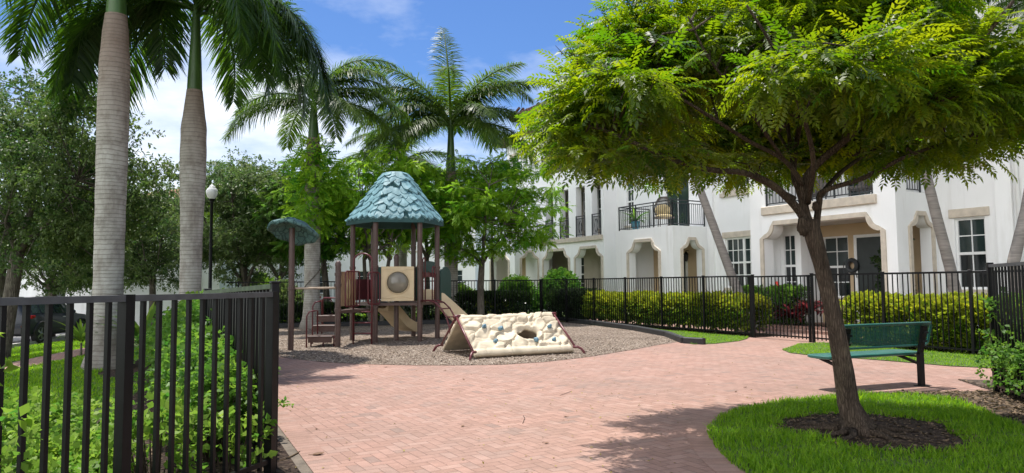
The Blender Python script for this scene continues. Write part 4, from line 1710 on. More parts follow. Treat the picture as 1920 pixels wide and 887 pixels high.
class House:
    def __init__(s, label, O, u=U2, n=N2, name='town_house', z=0.0, group='row of white town houses'):
        s.O = Vector(O)
        s.u = Vector(u).normalized()
        s.n = Vector(n).normalized()
        s.root = thing(name, label, 'house', (O[0], O[1], z), group=group)
        s.w = MB()
        s.z = z

    def P(s, a, p, z=0.0):
        q = s.O + s.u * a + s.n * p
        return Vector((q.x, q.y, z))

    def box(s, mb, a0, a1, p0, p1, z0, z1, bev=0.0):
        c = s.P((a0 + a1) / 2, (p0 + p1) / 2, (z0 + z1) / 2)
        mb.box(c, (abs(a1 - a0), abs(p1 - p0), abs(z1 - z0)), rz=math.atan2(s.u.y, s.u.x), bev=bev)

    def front(s, mb, a0, a1, p, z0, z1, holes=(), th=0.3):
        "wall along the facade, outer face at p"
        A = s.P(0, p)
        mb.wall((A.x, A.y), s.u, s.n, [(a0, z0), (a1, z0), (a1, z1), (a0, z1)], holes, th)

    def side(s, mb, a, p0, p1, z0, z1, holes=(), th=0.3, face=-1):
        "wall across the facade at a; hole coordinates are distances behind p=0; face -1 looks towards the viewer"
        A = s.P(a, 0)
        d = -s.n
        mb.wall((A.x, A.y), d, s.u * face, [(-p0, z0), (-p1, z0), (-p1, z1), (-p0, z1)], holes, th)

    def trim_front(s, path, p, w=0.13, t=0.05):
        mb = MB()
        A = s.P(0, p)
        mb.band((A.x, A.y), s.u, s.n, path, w, t)
        mb.build('arch_trim', M['stone'], s.root)

    def trim_side(s, path, a, w=0.12, t=0.05, face=-1):
        mb = MB()
        A = s.P(a, 0)
        d = -s.n
        mb.band((A.x, A.y), d, s.u * face, path, w, t)
        mb.build('arch_trim', M['stone'], s.root)

    def bx(s, name, m, a0, a1, p0, p1, z0, z1, bev=0.0, parent=None):
        mb = MB()
        s.box(mb, a0, a1, p0, p1, z0, z1, bev)
        return mb.build(name, M[m], parent or s.root)

    def window(s, a0, a1, z0, z1, p, cols=2, rows=4, lintel=True, sill=True, rec=0.12, glass='glass', meet=True, name='window', mull=None):
        "sash window set in an opening of the wall whose outer face is at p"
        mb = MB()
        f = 0.055
        q0, q1 = p - rec, p - rec + 0.06
        s.box(mb, a0, a0 + f, q0, q1, z0, z1)
        s.box(mb, a1 - f, a1, q0, q1, z0, z1)
        s.box(mb, a0 + f, a1 - f, q0, q1, z1 - f, z1)
        s.box(mb, a0 + f, a1 - f, q0, q1, z0, z0 + f)
        zm = (z0 + z1) / 2
        spans = [(a0 + f, a1 - f)]
        if mull:
            mm = a0 + (a1 - a0) * mull
            s.box(mb, mm - .05, mm + .05, q0, q1, z0 + f, z1 - f)
            spans = [(a0 + f, mm - .05), (mm + .05, a1 - f)]
        for bi, (b0, b1) in enumerate(spans):
            cc = cols if not mull else max(1, int(round(cols * ((b1 - b0) / (a1 - a0)))))
            if meet:
                s.box(mb, b0, b1, q0 + 0.004, q1 - 0.004, zm - 0.035, zm + 0.035)
            for i in range(1, cc):
                x = b0 + (b1 - b0) * i / cc
                s.box(mb, x - 0.013, x + 0.013, q0 + 0.012, q0 + 0.035, z0 + f, z1 - f)
            for j in range(1, rows):
                z = z0 + (z1 - z0) * j / rows
                if meet and abs(z - zm) < 0.1:
                    continue
                s.box(mb, b0, b1, q0 + 0.014, q0 + 0.033, z - 0.013, z + 0.013)
        w_ = mb.build(name, M['vinyl'], s.root)
        mb = MB()
        if meet:
            s.box(mb, a0 + 0.01, a1 - 0.01, q0 - 0.02, q0 + 0.01, zm, z1 - 0.01)
            mb.build('pane', M[glass], w_)
            mb = MB()
            s.box(mb, a0 + 0.01, a1 - 0.01, q0 - 0.024, q0 + 0.004, z0 + 0.01, zm)
            mb.build('pane', M['glass2'], w_)
        else:
            s.box(mb, a0 + 0.01, a1 - 0.01, q0 - 0.02, q0 + 0.01, z0 + 0.01, z1 - 0.01)
            mb.build('pane', M[glass], w_)
        if lintel:
            s.bx('lintel', 'stone', a0 - 0.12, a1 + 0.12, p - 0.02, p + 0.05, z1 + 0.02, z1 + 0.25, 0.01)
        if sill:
            s.bx('sill', 'stone', a0 - 0.08, a1 + 0.08, p - 0.02, p + 0.07, z0 - 0.12, z0 - 0.01, 0.01)
        return [(a0, z0), (a1, z0), (a1, z1), (a0, z1)]

    def railing(s, pts, z0, z1, posts=True, step=0.115, bow=False):
        "pts: list of (a, p)"
        mb = MB()
        for (A, B) in zip(pts[:-1], pts[1:]):
            a, b = s.P(*A), s.P(*B)
            L = (b - a).length
            d = (b - a).normalized()
            up = Vector((0, 0, 1))
            mb.bar(a + up * (z1 - .02), b + up * (z1 - .02), 0.055, 0.04)
            mb.bar(a + up * (z1 - .14), b + up * (z1 - .14), 0.03, 0.03)
            mb.bar(a + up * (z0 + .09), b + up * (z0 + .09), 0.03, 0.03)
            n = max(2, int(L / step))
            for i in range(1, n):
                q = a + d * L * i / n
                mb.bar(q + up * (z0 + .09), q + up * (z1 - .14), 0.016, 0.016, up=d)
            k = max(1, int(round(L / 1.1)))
            for i in range(k + 1):
                q = a + d * L * i / k
                mb.bar(q + up * z0, q + up * (z1 + .0), 0.042, 0.042, up=d)
        return mb.build('balcony_railing', M['rail'], s.root)

    def roof(s, a0, a1, p0, p1, z, rise=2.0, over=0.75):
        a0 -= over
        a1 += over
        p1 += over
        p0 -= over
        dp = (p1 - p0) / 2
        pm = (p0 + p1) / 2
        r0, r1 = a0 + dp, a1 - dp
        if r0 > r1:
            r0 = r1 = (a0 + a1) / 2
        me = bpy.data.meshes.new('roof')
        o = wloc(s.root)
        c = [s.P(a0, p1, z), s.P(a1, p1, z), s.P(a1, p0, z), s.P(a0, p0, z), s.P(r0, pm, z + rise), s.P(r1, pm, z + rise)]
        quads = [(0, 1, 5, 4), (1, 2, 5), (2, 3, 4, 5), (3, 0, 4)]
        vs, fs, uv = [], [], []
        for q in quads:
            b = len(vs)
            e = (c[q[1]] - c[q[0]]).normalized()
            for i in q:
                rel = c[i] - c[q[0]]
                x = rel.dot(e)
                vs.append(tuple(c[i] - o))
                uv.append((x, (rel - e * x).length))
            fs.append(tuple(range(b, b + len(q))))
        # tile thickness along the eave
        for i in range(4):
            b = len(vs)
            A, B = c[i], c[(i + 1) % 4]
            L = (B - A).length
            for q, (x, y) in ((A, (0, 0)), (B, (L, 0)), (B - Vector((0, 0, .09)), (L, .09)), (A - Vector((0, 0, .09)), (0, .09))):
                vs.append(tuple(q - o))
                uv.append((x, y))
            fs.append((b, b + 3, b + 2, b + 1))
        me.from_pydata(vs, [], fs)
        ul = me.uv_layers.new()
        for l in me.loops:
            ul.data[l.index].uv = uv[l.vertex_index]
        rf = link('roof', me, M['tile'], s.root)
        mb = MB()
        s.box(mb, a0 + .03, a1 - .03, p0 + .03, p1 - .03, z - 0.27, z - 0.092)
        mb.build('eave', M['roofwood'], rf)
        mb = MB()
        # roll tiles along the visible eaves
        for (A, B) in ((c[0], c[1]), (c[1], c[2]), (c[3], c[0])):
            L = (B - A).length
            e = (B - A).normalized()
            n_ = int(L / 0.27)
            inw = Vector((-e.y, e.x, 0))
            cen = s.P((a0 + a1) / 2, pm, z)
            if (cen - A).dot(inw) < 0:
                inw = -inw
            for i in range(n_ + 1):
                q = A + e * (0.13 + i * 0.27)
                mb.tube([q - inw * 0.03 + Vector((0, 0, -.01)), q + inw * 0.9 + Vector((0, 0, 0.9 * rise / dp - .01))], 0.085, 6)
        mb.build('eave_tiles', M['tile'], rf)
        return rf

    def walls(s, m='stucco'):
        return s.w.build('wall', M[m], s.root)


def arch(a0, a1, z0, zh, r=0.38, n=7):
    "opening with quarter-round brackets in its upper corners; returned as polyline from lower left up and round"
    p = [(a0, z0), (a0, zh - r)]
    for i in range(1, n + 1):
        t = PI / 2 * i / n
        p.append((a0 + r * math.sin(t), zh - r * math.cos(t)))
    for i in range(0, n):
        t = PI / 2 * i / n
        p.append((a1 - r * math.cos(t), zh - r * math.sin(t)))
    p += [(a1, zh - r), (a1, z0)]
    return p


def hole(p):
    return list(reversed(p))


def door(h, a0, a1, z0, z1, p, m='darkdoor'):
    d = h.bx('door', m, a0, a1, p - 0.02, p + 0.05, z0, z1)
    mb = MB()
    h.box(mb, a0 - .09, a0, p, p + .07, z0, z1 + .09)
    h.box(mb, a1, a1 + .09, p, p + .07, z0, z1 + .09)
    h.box(mb, a0, a1, p, p + .07, z1, z1 + .09)
    mb.build('door_frame', M['vinyl'], d)
    mb = MB()
    q = h.P(a0 + .08, p + .09, z0 + 1.0)
    mb.ell(q, (.035, .035, .035), 8, 6)
    mb.build('handle', M['stone'], d)
    mb = MB()
    for zz in (z0 + .25, z0 + 1.15):
        h.box(mb, a0 + .15, a1 - .15, p + .05, p + .062, zz, zz + .75)
    mb.build('door_panel', M['darkdoor'], d)
    return d


def lantern(h, a, p, z):
    mb = MB()
    q = h.P(a, p, z)
    mb.lathe((q.x, q.y, q.z - 0.2), [(.03, 0), (.07, .03), (.10, .28), (.12, .3), (.05, .38), (.02, .42)], 6)
    q2 = h.P(a, p - .14, z + .2)
    mb.tube([q + Vector((0, 0, .2)), q + Vector((0, 0, .26)), q2 + Vector((0, 0, .05))], .015, 6)
    mb.build('porch_lantern', M['black'], h.root)


FL, AH, SB, ST, H3, HT = 0.17, 3.18, 3.50, 3.75, 7.25, 11.1

# ---- house A, nearest, right of the picture
A_ = House('nearest white town house, with the wide porch arch and balcony behind the leaning tree', (9.94, 18.28))
h = A_
pa = arch(0.42, 4.25, FL, AH, 0.40)
s2 = [(0.6, ST + .03), (4.17, ST + .03), (4.17, 6.55), (0.6, 6.55)]
h.front(h.w, 0, 4.77, 0, -.3, HT, [hole(pa), s2, [(0.9, 7.9), (1.8, 7.9), (1.8, 9.5), (0.9, 9.5)], [(2.9, 7.9), (3.8, 7.9), (3.8, 9.5), (2.9, 9.5)]], 0.42)
h.window(0.9, 1.8, 7.9, 9.5, 0)
h.window(2.9, 3.8, 7.9, 9.5, 0)
h.trim_front(pa, 0)
ps = arch(0.62, 1.55, FL, AH, 0.30)
h.side(h.w, 0, -0.42, -1.8, -.3, HT, [hole(ps), [(0.5, ST + .05), (1.35, ST + .05), (1.35, 6.3), (0.5, 6.3)]], 0.3)
h.trim_side(ps, 0)
h.side(h.w, 4.77, -0.42, -8, -.3, HT, [], 0.3, 1)
h.front(h.w, -9, 0.0, -1.8, -.3, HT, [
    h.window(-1.24, -0.48, 1.22, 3.08, -1.8), h.window(-1.24, -0.48, 4.5, 6.3, -1.8), h.window(-1.24, -.48, 7.9, 9.5, -1.8),
    h.window(-4.2, -3.1, 1.22, 3.08, -1.8, 3), h.window(-4.2, -3.1, 4.5, 6.3, -1.8, 3), h.window(-6.8, -5.7, 1.22, 3.08, -1.8, 3)], 0.3)
h.bx('pilaster', 'stucco', -1.92, -1.55, -1.8, -1.70, -.3, HT)
mb = MB()
q = h.P(-2.05, -1.72)
mb.tube([(q.x, q.y, 0), (q.x, q.y, HT - .3)], 0.045, 8)
mb.build('downspout', M['vinyl'], h.root, smooth='all')
# porch inside
h.bx('porch_floor', 'brick', -0.0, 4.4, -1.9, 0.25, -.2, FL)
h.bx('porch_step', 'brick', 1.0, 3.9, 0.252, 0.62, -.2, FL - .085)
tw = MB()
h.front(tw, 0.3, 3.72, -1.92, FL + .002, SB - .3, [h.window(2.72, 3.62, 0.95, 2.85, -1.92, 2, 4, False, True)], 0.1)
tw.build('porch_wall', M['tan'], h.root)
bw = MB()
h.front(bw, 3.70, 4.46, -1.0, FL + .002, SB - .3, [h.window(3.86, 4.36, 0.95, 2.95, -1.0, 2, 4, False, False, 0.06)], 0.12)
h.side(bw, 3.70, -1.122, -1.918, FL + .002, SB - .3, [], 0.1, -1)
bw.build('porch_bay', M['stucco'], h.root)
door(h, 1.60, 2.40, FL, 2.75, -1.92)
h.bx('porch_ceiling', 'ceil', 0.3, 4.46, -2.0, -0.425, SB - .3, SB - .1)
h.bx('balcony_floor', 'stucco', 0.3, 4.46, -2.3, -0.425, SB - .095, ST)
h.bx('balcony_sill', 'stone', 0.5, 4.27, -0.2, 0.09, SB + .01, ST + .012, 0.015)
uw = MB()
h.front(uw, 0.3, 4.46, -2.3, ST + .002, 6.9, [], 0.1)
uw.build('balcony_wall', M['stucco'], h.root)
h.window(1.3, 2.9, ST + .05, 6.2, -2.16, 2, 1, False, False, 0.08, 'glass', False, 'glass_door')
h.bx('balcony_ceiling', 'ceil', 0.3, 4.46, -2.3, -.425, 6.6, 6.75)
h.railing([(0.62, -0.06), (4.15, -0.06)], ST + .015, 4.80)
h.railing([(0.02 + .1, -.52), (.12, -1.34)], ST + .05, 4.80)
for z in (4.2,):
    pass
h.side(h.w, -9, -1.8, -8, -.3, HT, [], .3, -1)
h.walls()
h.roof(-9, 4.77, -8, 0, HT, 1.9, 0.7)
q = h.P(2.9, 0.02)
hose = thing('wall_wreath', 'round dark wreath with trailing ends hung on the tan porch wall', 'wreath', h.P(2.56, -1.86, 1.9))
mb = MB()
c_ = h.P(2.56, -1.84, 1.92)
uu = Vector((U2.x, U2.y, 0))
mb.tube([c_ + uu * .15 * math.cos(2 * PI * i / 16) + up * .17 * math.sin(2 * PI * i / 16) for i in range(16)], 0.07, 8, closed=True)
mb.tube([c_ + uu * .16 + up * .1, c_ + uu * .26 + up * .12, c_ + uu * .3 - up * .1, c_ + uu * .26 - up * .36], .014, 6)
mb.tube([c_ - uu * .1 - up * .14, c_ - uu * .14 - up * .36], .014, 6)
mb.build('ring', M['rail'], hose)

# ---- house B with the projecting porch and open terrace
B_ = House('white town house with an open terrace on its square porch, a palm leaning across it', (6.43, 28.3))
h = B_
MP = -1.9
pb_ = arch(0.85, 2.74, FL, AH, 0.42)
h.front(h.w, 0, 3.64, 0, -.2, ST, [hole(pb_)], 0.36)
h.trim_front(pb_, 0)
ps = arch(0.5, 1.55, FL, AH, 0.36)
h.side(h.w, 0, -.36, MP, -.2, ST, [hole(ps)], .3)
h.trim_side(ps, 0)
h.side(h.w, 3.64, -.36, MP, -.2, ST, [], .3, 1)
h.bx('terrace_floor', 'stucco', 0.31, 3.33, MP, -.365, SB, ST - .02)
h.bx('porch_ceiling', 'ceil', 0.31, 3.33, MP, -.365, SB - .2, SB - .005)
h.bx('porch_floor', 'brick', 0.0, 3.64, MP, -0.01, -.2, FL - .004)
holes = [h.window(-2.45, -0.95, 1.25, 3.20, MP, 5, 4, True, True, .12, 'glass', True, 'window', 0.40),
         h.window(-2.4, -1.0, 5.15, 6.7, MP, 4, 4),
         h.window(-2.4, -1.0, 8.1, 9.5, MP, 4, 4),
         h.window(4.65, 5.2, 4.2, 6.45, MP, 2, 4, False),
         h.window(1.0, 2.5, ST + .02, 6.2, MP, 2, 1, False, False, .1, 'glass', False, 'glass_door'),
         h.window(2.35, 3.0, 0.95, 2.95, MP, 2, 4, False, True, .1),
         h.window(0.6, 1.5, 8.1, 9.5, MP), h.window(2.6, 3.5, 8.1, 9.5, MP)]
h.front(h.w, -5.2, 6.0, MP, -.3, HT, holes, .3)
h.bx('pilaster', 'stucco', -0.42, -0.16, MP, MP + .09, -.2, HT)
h.bx('sill_band', 'stone', -2.6, -0.8, MP, MP + .10, 4.86, 5.03, .01)
door(h, 1.25, 2.1, FL, 2.6, MP)
mb = MB()
h.front(mb, .32, 3.32, MP + .012, FL, SB - .21, [[(2.35, .95), (3.0, .95), (3.0, 2.95), (2.35, 2.95)]], .01)
mb.build('porch_wall', M['tan'], h.root)
lantern(h, 0.95, MP + .3, 2.55)
h.railing([(3.5, MP + .06), (3.5, -.1), (0.1, -.1), (0.1, MP + .06)], ST, 4.82)
h.side(h.w, -5.2, MP, -9, -.3, HT, [], .3, -1)
h.walls()
h.roof(-5.2, 6.0, -9, MP, HT, 1.9, .7)

# ---- house C with slots
C_ = House('white three storey town house with four narrow railed slots above twin porch arches', (4.415, 33.98))
h = C_
a1_, a2_ = arch(0.22, 2.36, FL, AH, 0.42), arch(3.0, 5.38, FL, AH, 0.42)
slots = [(0.2, 0.92), (1.5, 2.28), (2.95, 3.74), (4.4, 5.13)]
hl = [hole(a1_), hole(a2_)] + [[(a, ST + .06), (b, ST + .06), (b, 6.35), (a, 6.35)] for a, b in slots] + [[(0.9, 7.35), (5.6, 7.35), (5.6, 9.35), (0.9, 9.35)]]
h.front(h.w, 0, 7.3, 0, -.3, HT, hl, .34)
h.trim_front(a1_, 0)
h.trim_front(a2_, 0)
h.side(h.w, 0, -.34, -6, -.3, HT, [], .3, -1)
h.side(h.w, 7.3, -.34, -6, -.3, HT, [], .3, 1)
h.bx('stone_band', 'stone', 0.1, 5.4, -.2, .11, SB + .06, ST + .05, .015)
h.bx('porch_ceiling', 'ceil', .305, 6.99, -1.7, -.345, SB - .2, SB + .05)
h.bx('balcony_floor', 'stucco', .305, 6.99, -1.7, -.345, SB + .06, ST)
h.bx('loggia_floor', 'stucco', .305, 6.99, -1.7, -.345, 7.0, 7.3)
h.bx('porch_floor', 'brick', .0, 6.99, -1.7, -.01, -.2, FL - .004)
iw = MB()
gb = [h.window(3.9, 4.9, 1.0, 2.9, -1.6, 2, 4, False), h.window(0.30, 0.85, .9, 2.9, -1.6, 2, 4, False, True, .05)]
h.front(iw, .305, 6.99, -1.6, FL, 9.9, gb + [h.window(a + .1, a + .75, 4.3, 6.4, -1.6, 2, 4, False, False) for a in (0.6, 1.9, 3.2, 4.5)] + [h.window(2.0, 3.8, 7.4, 9.2, -1.6, 2, 1, False, False, .1, 'glass', False, 'glass_door')], .1)
iw.build('inner_wall', mat('grey_tan_stucco', (0.42, 0.37, 0.30), .85, .08, 2), h.root)
door(h, 1.15, 2.0, FL, 2.75, -1.6)
for a, b in slots:
    h.railing([(a + .02, 0.02), (b - .02, 0.02)], ST + .06, 4.86, step=.1)
    mb = MB()
    for k in (0, 1):
        m_ = (a + b) / 2
        sg = -1 if k else 1
        c_ = h.P(m_, .03, 4.28)
        pts = [c_ + uu * sg * (0.04 + .085 * abs(math.sin(i / 12 * PI))) + up * (.32 * (i / 6 - 1)) for i in range(13)]
        mb.tube(pts, .014, 6)
    mb.build('rail_scroll', M['rail'], h.root)
h.railing([(0.9, -.1), (5.6, -.1)], 7.33, 8.38)
h.walls()
h.roof(0, 7.3, -8, 0, HT, 1.9, .62)

# ---- house D beyond
D_ = House('farthest white town house of the row, porch balcony half hidden by a bright tree', (0.145, 38.34))
h = D_
pd = arch(0.7, 2.7, FL, AH, .42)
h.front(h.w, 0, 3.7, 0, -.2, ST, [hole(pd)], .34)
h.trim_front(pd, 0)
ps = arch(.42, 1.42, FL, AH, .34)
h.side(h.w, 0, -.34, -1.9, -.2, ST, [hole(ps)], .3)
h.trim_side(ps, 0)
h.side(h.w, 3.7, -.34, -1.9, -.2, ST, [], .3, 1)
h.bx('terrace_floor', 'stucco', .305, 3.395, -1.9, -.345, SB - .1, ST - .02)
h.bx('porch_floor', 'brick', 0, 3.69, -1.9, -.01, -.2, FL - .004)
h.railing([(3.58, -1.84), (3.58, -.1), (.1, -.1), (.1, -1.5)], ST, 4.8)
hh = [h.window(1.0, 2.2, ST + .02, 6.1, -1.9, 2, 1, False, False, .1, 'glass', False, 'glass_door'), h.window(2.7, 3.5, 4.3, 6.0, -1.9, 2, 4, False), h.window(1.2, 2.2, 7.6, 9.0, -1.9), h.window(2.7, 3.6, 7.6, 9.0, -1.9)]
h.front(h.w, 0.4, 4.1, -1.9, -.3, 10.1, hh, .3)
mb = MB()
h.front(mb, .31, 3.39, -1.88, FL, SB - .12, [], .015)
mb.build('porch_wall', M['tan'], h.root)
h.side(h.w, 4.1, -2.2, -9, -.3, 10.1, [], .3, 1)
h.walls()
h.roof(.4, 4.1, -9, -1.9, 10.1, 1.8, .6)

# ---- far house facing the viewer behind the play tower
E_ = House('distant white house with a red tile roof behind the play tower trees', (-2.6, 50), (-1, 0.10), (-0.10, -1), group=None)
h = E_
ww = []
for a in (0.9, 4.2, 7.6, 11.0):
    ww += [h.window(a, a + 1.0, 3.9, 5.4, 0, 2, 4, False), h.window(a, a + 1.0, .9, 2.5, 0, 2, 4, False)]
h.front(h.w, 0, 13.5, 0, -.6, 6.6, ww, .3)
h.side(h.w, 0, -.3, -8, -.6, 6.6, [], .3, -1)
h.side(h.w, 13.5, -.3, -8, -.6, 6.6, [], .3, 1)
h.walls()
h.roof(0, 13.5, -8, 0, 6.6, 1.7, .6)
# ---- long white garage at the left
G_ = House('long low white garage wall beyond the street at the far left', (-13.6, 33.0), (-1, -0.02), (0.02, -1), name='garage', z=-.5, group=None)
h = G_
h.front(h.w, 0, 12.5, 0, -.7, 2.75, [[(7.05, -.65), (8.0, -.65), (8.0, 1.9), (7.05, 1.9)], [(8.6, .95), (9.6, .95), (9.6, 2.2), (8.6, 2.2)]], .3)
h.bx('door', 'darkdoor', 7.06, 7.99, -.25, -.15, -.6, 1.89)
h.bx('blind_panel', 'stucco', 8.61, 9.59, -.28, -.13, .96, 2.19)
h.bx('sill', 'stone', 8.5, 9.7, -.02, .06, .82, .94)
h.side(h.w, 0, -.3, -5, -.7, 2.75, [], .3, -1)
h.side(h.w, 12.5, -.3, -5, -.7, 2.75, [], .3, 1)
h.walls()
h.bx('roof', 'concrete', .31, 12.19, -5, -.31, 2.5, 2.6)
h.bx('pilaster', 'stucco', .9, 1.2, 0, .08, -.6, 2.75)
# ---- far left house behind the oaks
F_ = House('white balcony house glimpsed behind the forked oak and street lamp', (-15.2, 46), (-1, 0), (0, -1), group=None)
h = F_
ww = []
for a in (0.6, 3.0, 6.0, 9.0):
    ww += [h.window(a, a + 1.1, 4.0, 5.6, 0, 2, 4, False), h.window(a, a + 1.1, .7, 2.4, 0, 2, 4, False)]
h.front(h.w, 0, 12, 0, -.8, 6.9, ww, .3)
h.side(h.w, 0, -.3, -8, -.8, 6.9, [], .3, -1)
h.walls()
h.bx('balcony_floor', 'stone', .2, 4.5, 0, 1.2, 3.4, 3.6)
h.railing([(.25, 1.1), (4.45, 1.1)], 3.6, 4.6)
for a in (.25, 4.4):
    h.bx('column', 'stucco', a, a + .25, .8, 1.05, -.6, 3.39)
h.roof(0, 12, -8, 0, 6.9, 1.6, .6)

# ---- terrace and porch belongings
def pot(name, label, p, r, hgt, m):
    t = thing(name, label, 'pot', p)
    mb = MB()
    mb.lathe(tuple(p), [(r * .62, 0), (r * .8, hgt * .35), (r * .95, hgt * .8), (r * 1.08, hgt * .86), (r * 1.08, hgt), (r * .92, hgt), (r * .85, hgt * .9)], 18)
    mb.build('pot_body', M[m], t, smooth=True)
    return t


def leafplant(t, c, n, L, w, m, seed, up_=0.9, name='leaves', el=(0.3, 1.3)):
    g = random.Random(seed)
    V, Q, LC = [], [], []
    for i in range(n):
        a = g.uniform(0, 2 * PI)
        e = g.uniform(*el)
        l = L * g.uniform(.7, 1.1)
        d = Vector((math.cos(a), math.sin(a), 0))
        sd = Vector((-d.y, d.x, 0))
        b = len(V)
        lc = g.random()
        st = Vector(c) + d * .03 + up * g.uniform(0, .12) * up_
        for k in range(5):
            s_ = k / 4
            ee = e - 1.1 * s_ * s_
            p = st + d * l * s_ * math.cos(ee * .8) + up * l * (s_ * math.sin(e) - .45 * s_ * s_ * (1.3 - e * .6))
            wd = w * (math.sin(PI * min(1, s_ * .9 + .1)) ** .7) * .5 + .003
            V += [p - sd * wd + up * wd * .35, p + sd * wd + up * wd * .35]
            LC += [lc, lc]
        for k in range(4):
            Q.append((b + 2 * k, b + 2 * k + 1, b + 2 * k + 3, b + 2 * k + 2))
    V = np.array([tuple(v) for v in V]) - np.array(wloc(t))
    return link(name, npmesh(name, V, np.array(Q), np.array(LC)), M[m], t)


p = A_.P(3.95, -0.35, FL)
t = pot('flower_pot', 'white round pot with a dark plant on the porch behind the gate', p, .2, .34, 'pot_white')
leafplant(t, p + up * .33, 26, .75, .09, 'leaf_dark', 3)
p = B_.P(3.05, -.65, ST)
t = pot('flower_pot', 'blue glazed pot with a leafy plant on the open terrace', p, .2, .42, 'pot_blue')
leafplant(t, p + up * .4, 34, .7, .1, 'leaf_mid', 4)
p = A_.P(.9, -1.2, FL)
t = pot('flower_pot', 'porch pot holding a tall climbing green plant by the small side arch', p, .24, .4, 'rail')
joined('leaves', [blob(T_HEDGE, [p + up * (0.6 + i * .22) + Vector((.12 * math.sin(i), .12 * math.cos(i * 2), 0)) for i in range(9)], [.26] * 9, 22, .2, 1, 3)], M['leaf_dark'], t)
# egg chair on the terrace
c_ = B_.P(1.3, -.75, ST)
t = thing('egg_chair', 'hooded wicker egg chair with mustard cushion on the open terrace', 'chair', c_)
mb = MB()
for i in range(14):
    ph = -0.9 + 1.8 * i / 13
    pts = []
    for k in range(10):
        th = k / 9 * 2.5
        r_ = .46 * math.sin(.35 + th * .95)
        pts.append(c_ + Vector((math.sin(ph) * r_, math.cos(ph) * r_ * .9, .42 + .52 * (1 - math.cos(th)))))
    mb.tube(pts, .016, 5)
mb.tube([c_ + Vector((.45 * math.cos(2 * PI * i / 20), .1 + .35 * math.sin(2 * PI * i / 20), .45)) for i in range(20)], .03, 6, closed=True)
for k in range(4):
    a = PI / 4 + k * PI / 2
    mb.tube([c_ + Vector((.32 * math.cos(a), .3 * math.sin(a), 0)), c_ + Vector((.3 * math.cos(a), .28 * math.sin(a), .45))], .02, 6)
mb.build('shell', M['wicker'], t, smooth='all')
mb = MB()
mb.ell(c_ + Vector((0, 0, .5)), (.38, .34, .09), 12, 8)
mb.ell(c_ + Vector((0, .25, .78)), (.34, .09, .27), 12, 8)
mb.build('cushion', M['cushion'], t, smooth='all')
# chairs and table on house A's balcony
for i, (a, pz, lab) in enumerate(((1.7, -1.2, 'dark balcony armchair nearer the right end of the railing above the wide porch'), (3.3, -1.2, 'dark balcony armchair nearer the left end of the railing above the wide porch'))):
    c_ = A_.P(a, pz, ST)
    t = thing('armchair', lab, 'chair', c_, group='dark armchairs on the balcony')
    mb = MB()
    mb.box(c_ + up * .38, (.6, .58, .12), rz=.5, bev=.04)
    mb.build('seat', M['wicker'], t)
    mb = MB()
    mb.box(c_ + up * .68 - Vector((N2.x, N2.y, 0)) * .27, (.58, .1, .6), rz=math.atan2(U2.y, U2.x), bev=.04)
    mb.build('backrest', M['wicker'], t)
    for sx in (-1, 1):
        for sy in (-1, 1):
            mb = MB()
            q = c_ + Vector((U2.x, U2.y, 0)) * .24 * sx + Vector((N2.x, N2.y, 0)) * .22 * sy
            mb.tube([q, q + up * .34], .025, 6)
            mb.build('leg', M['wicker'], t)
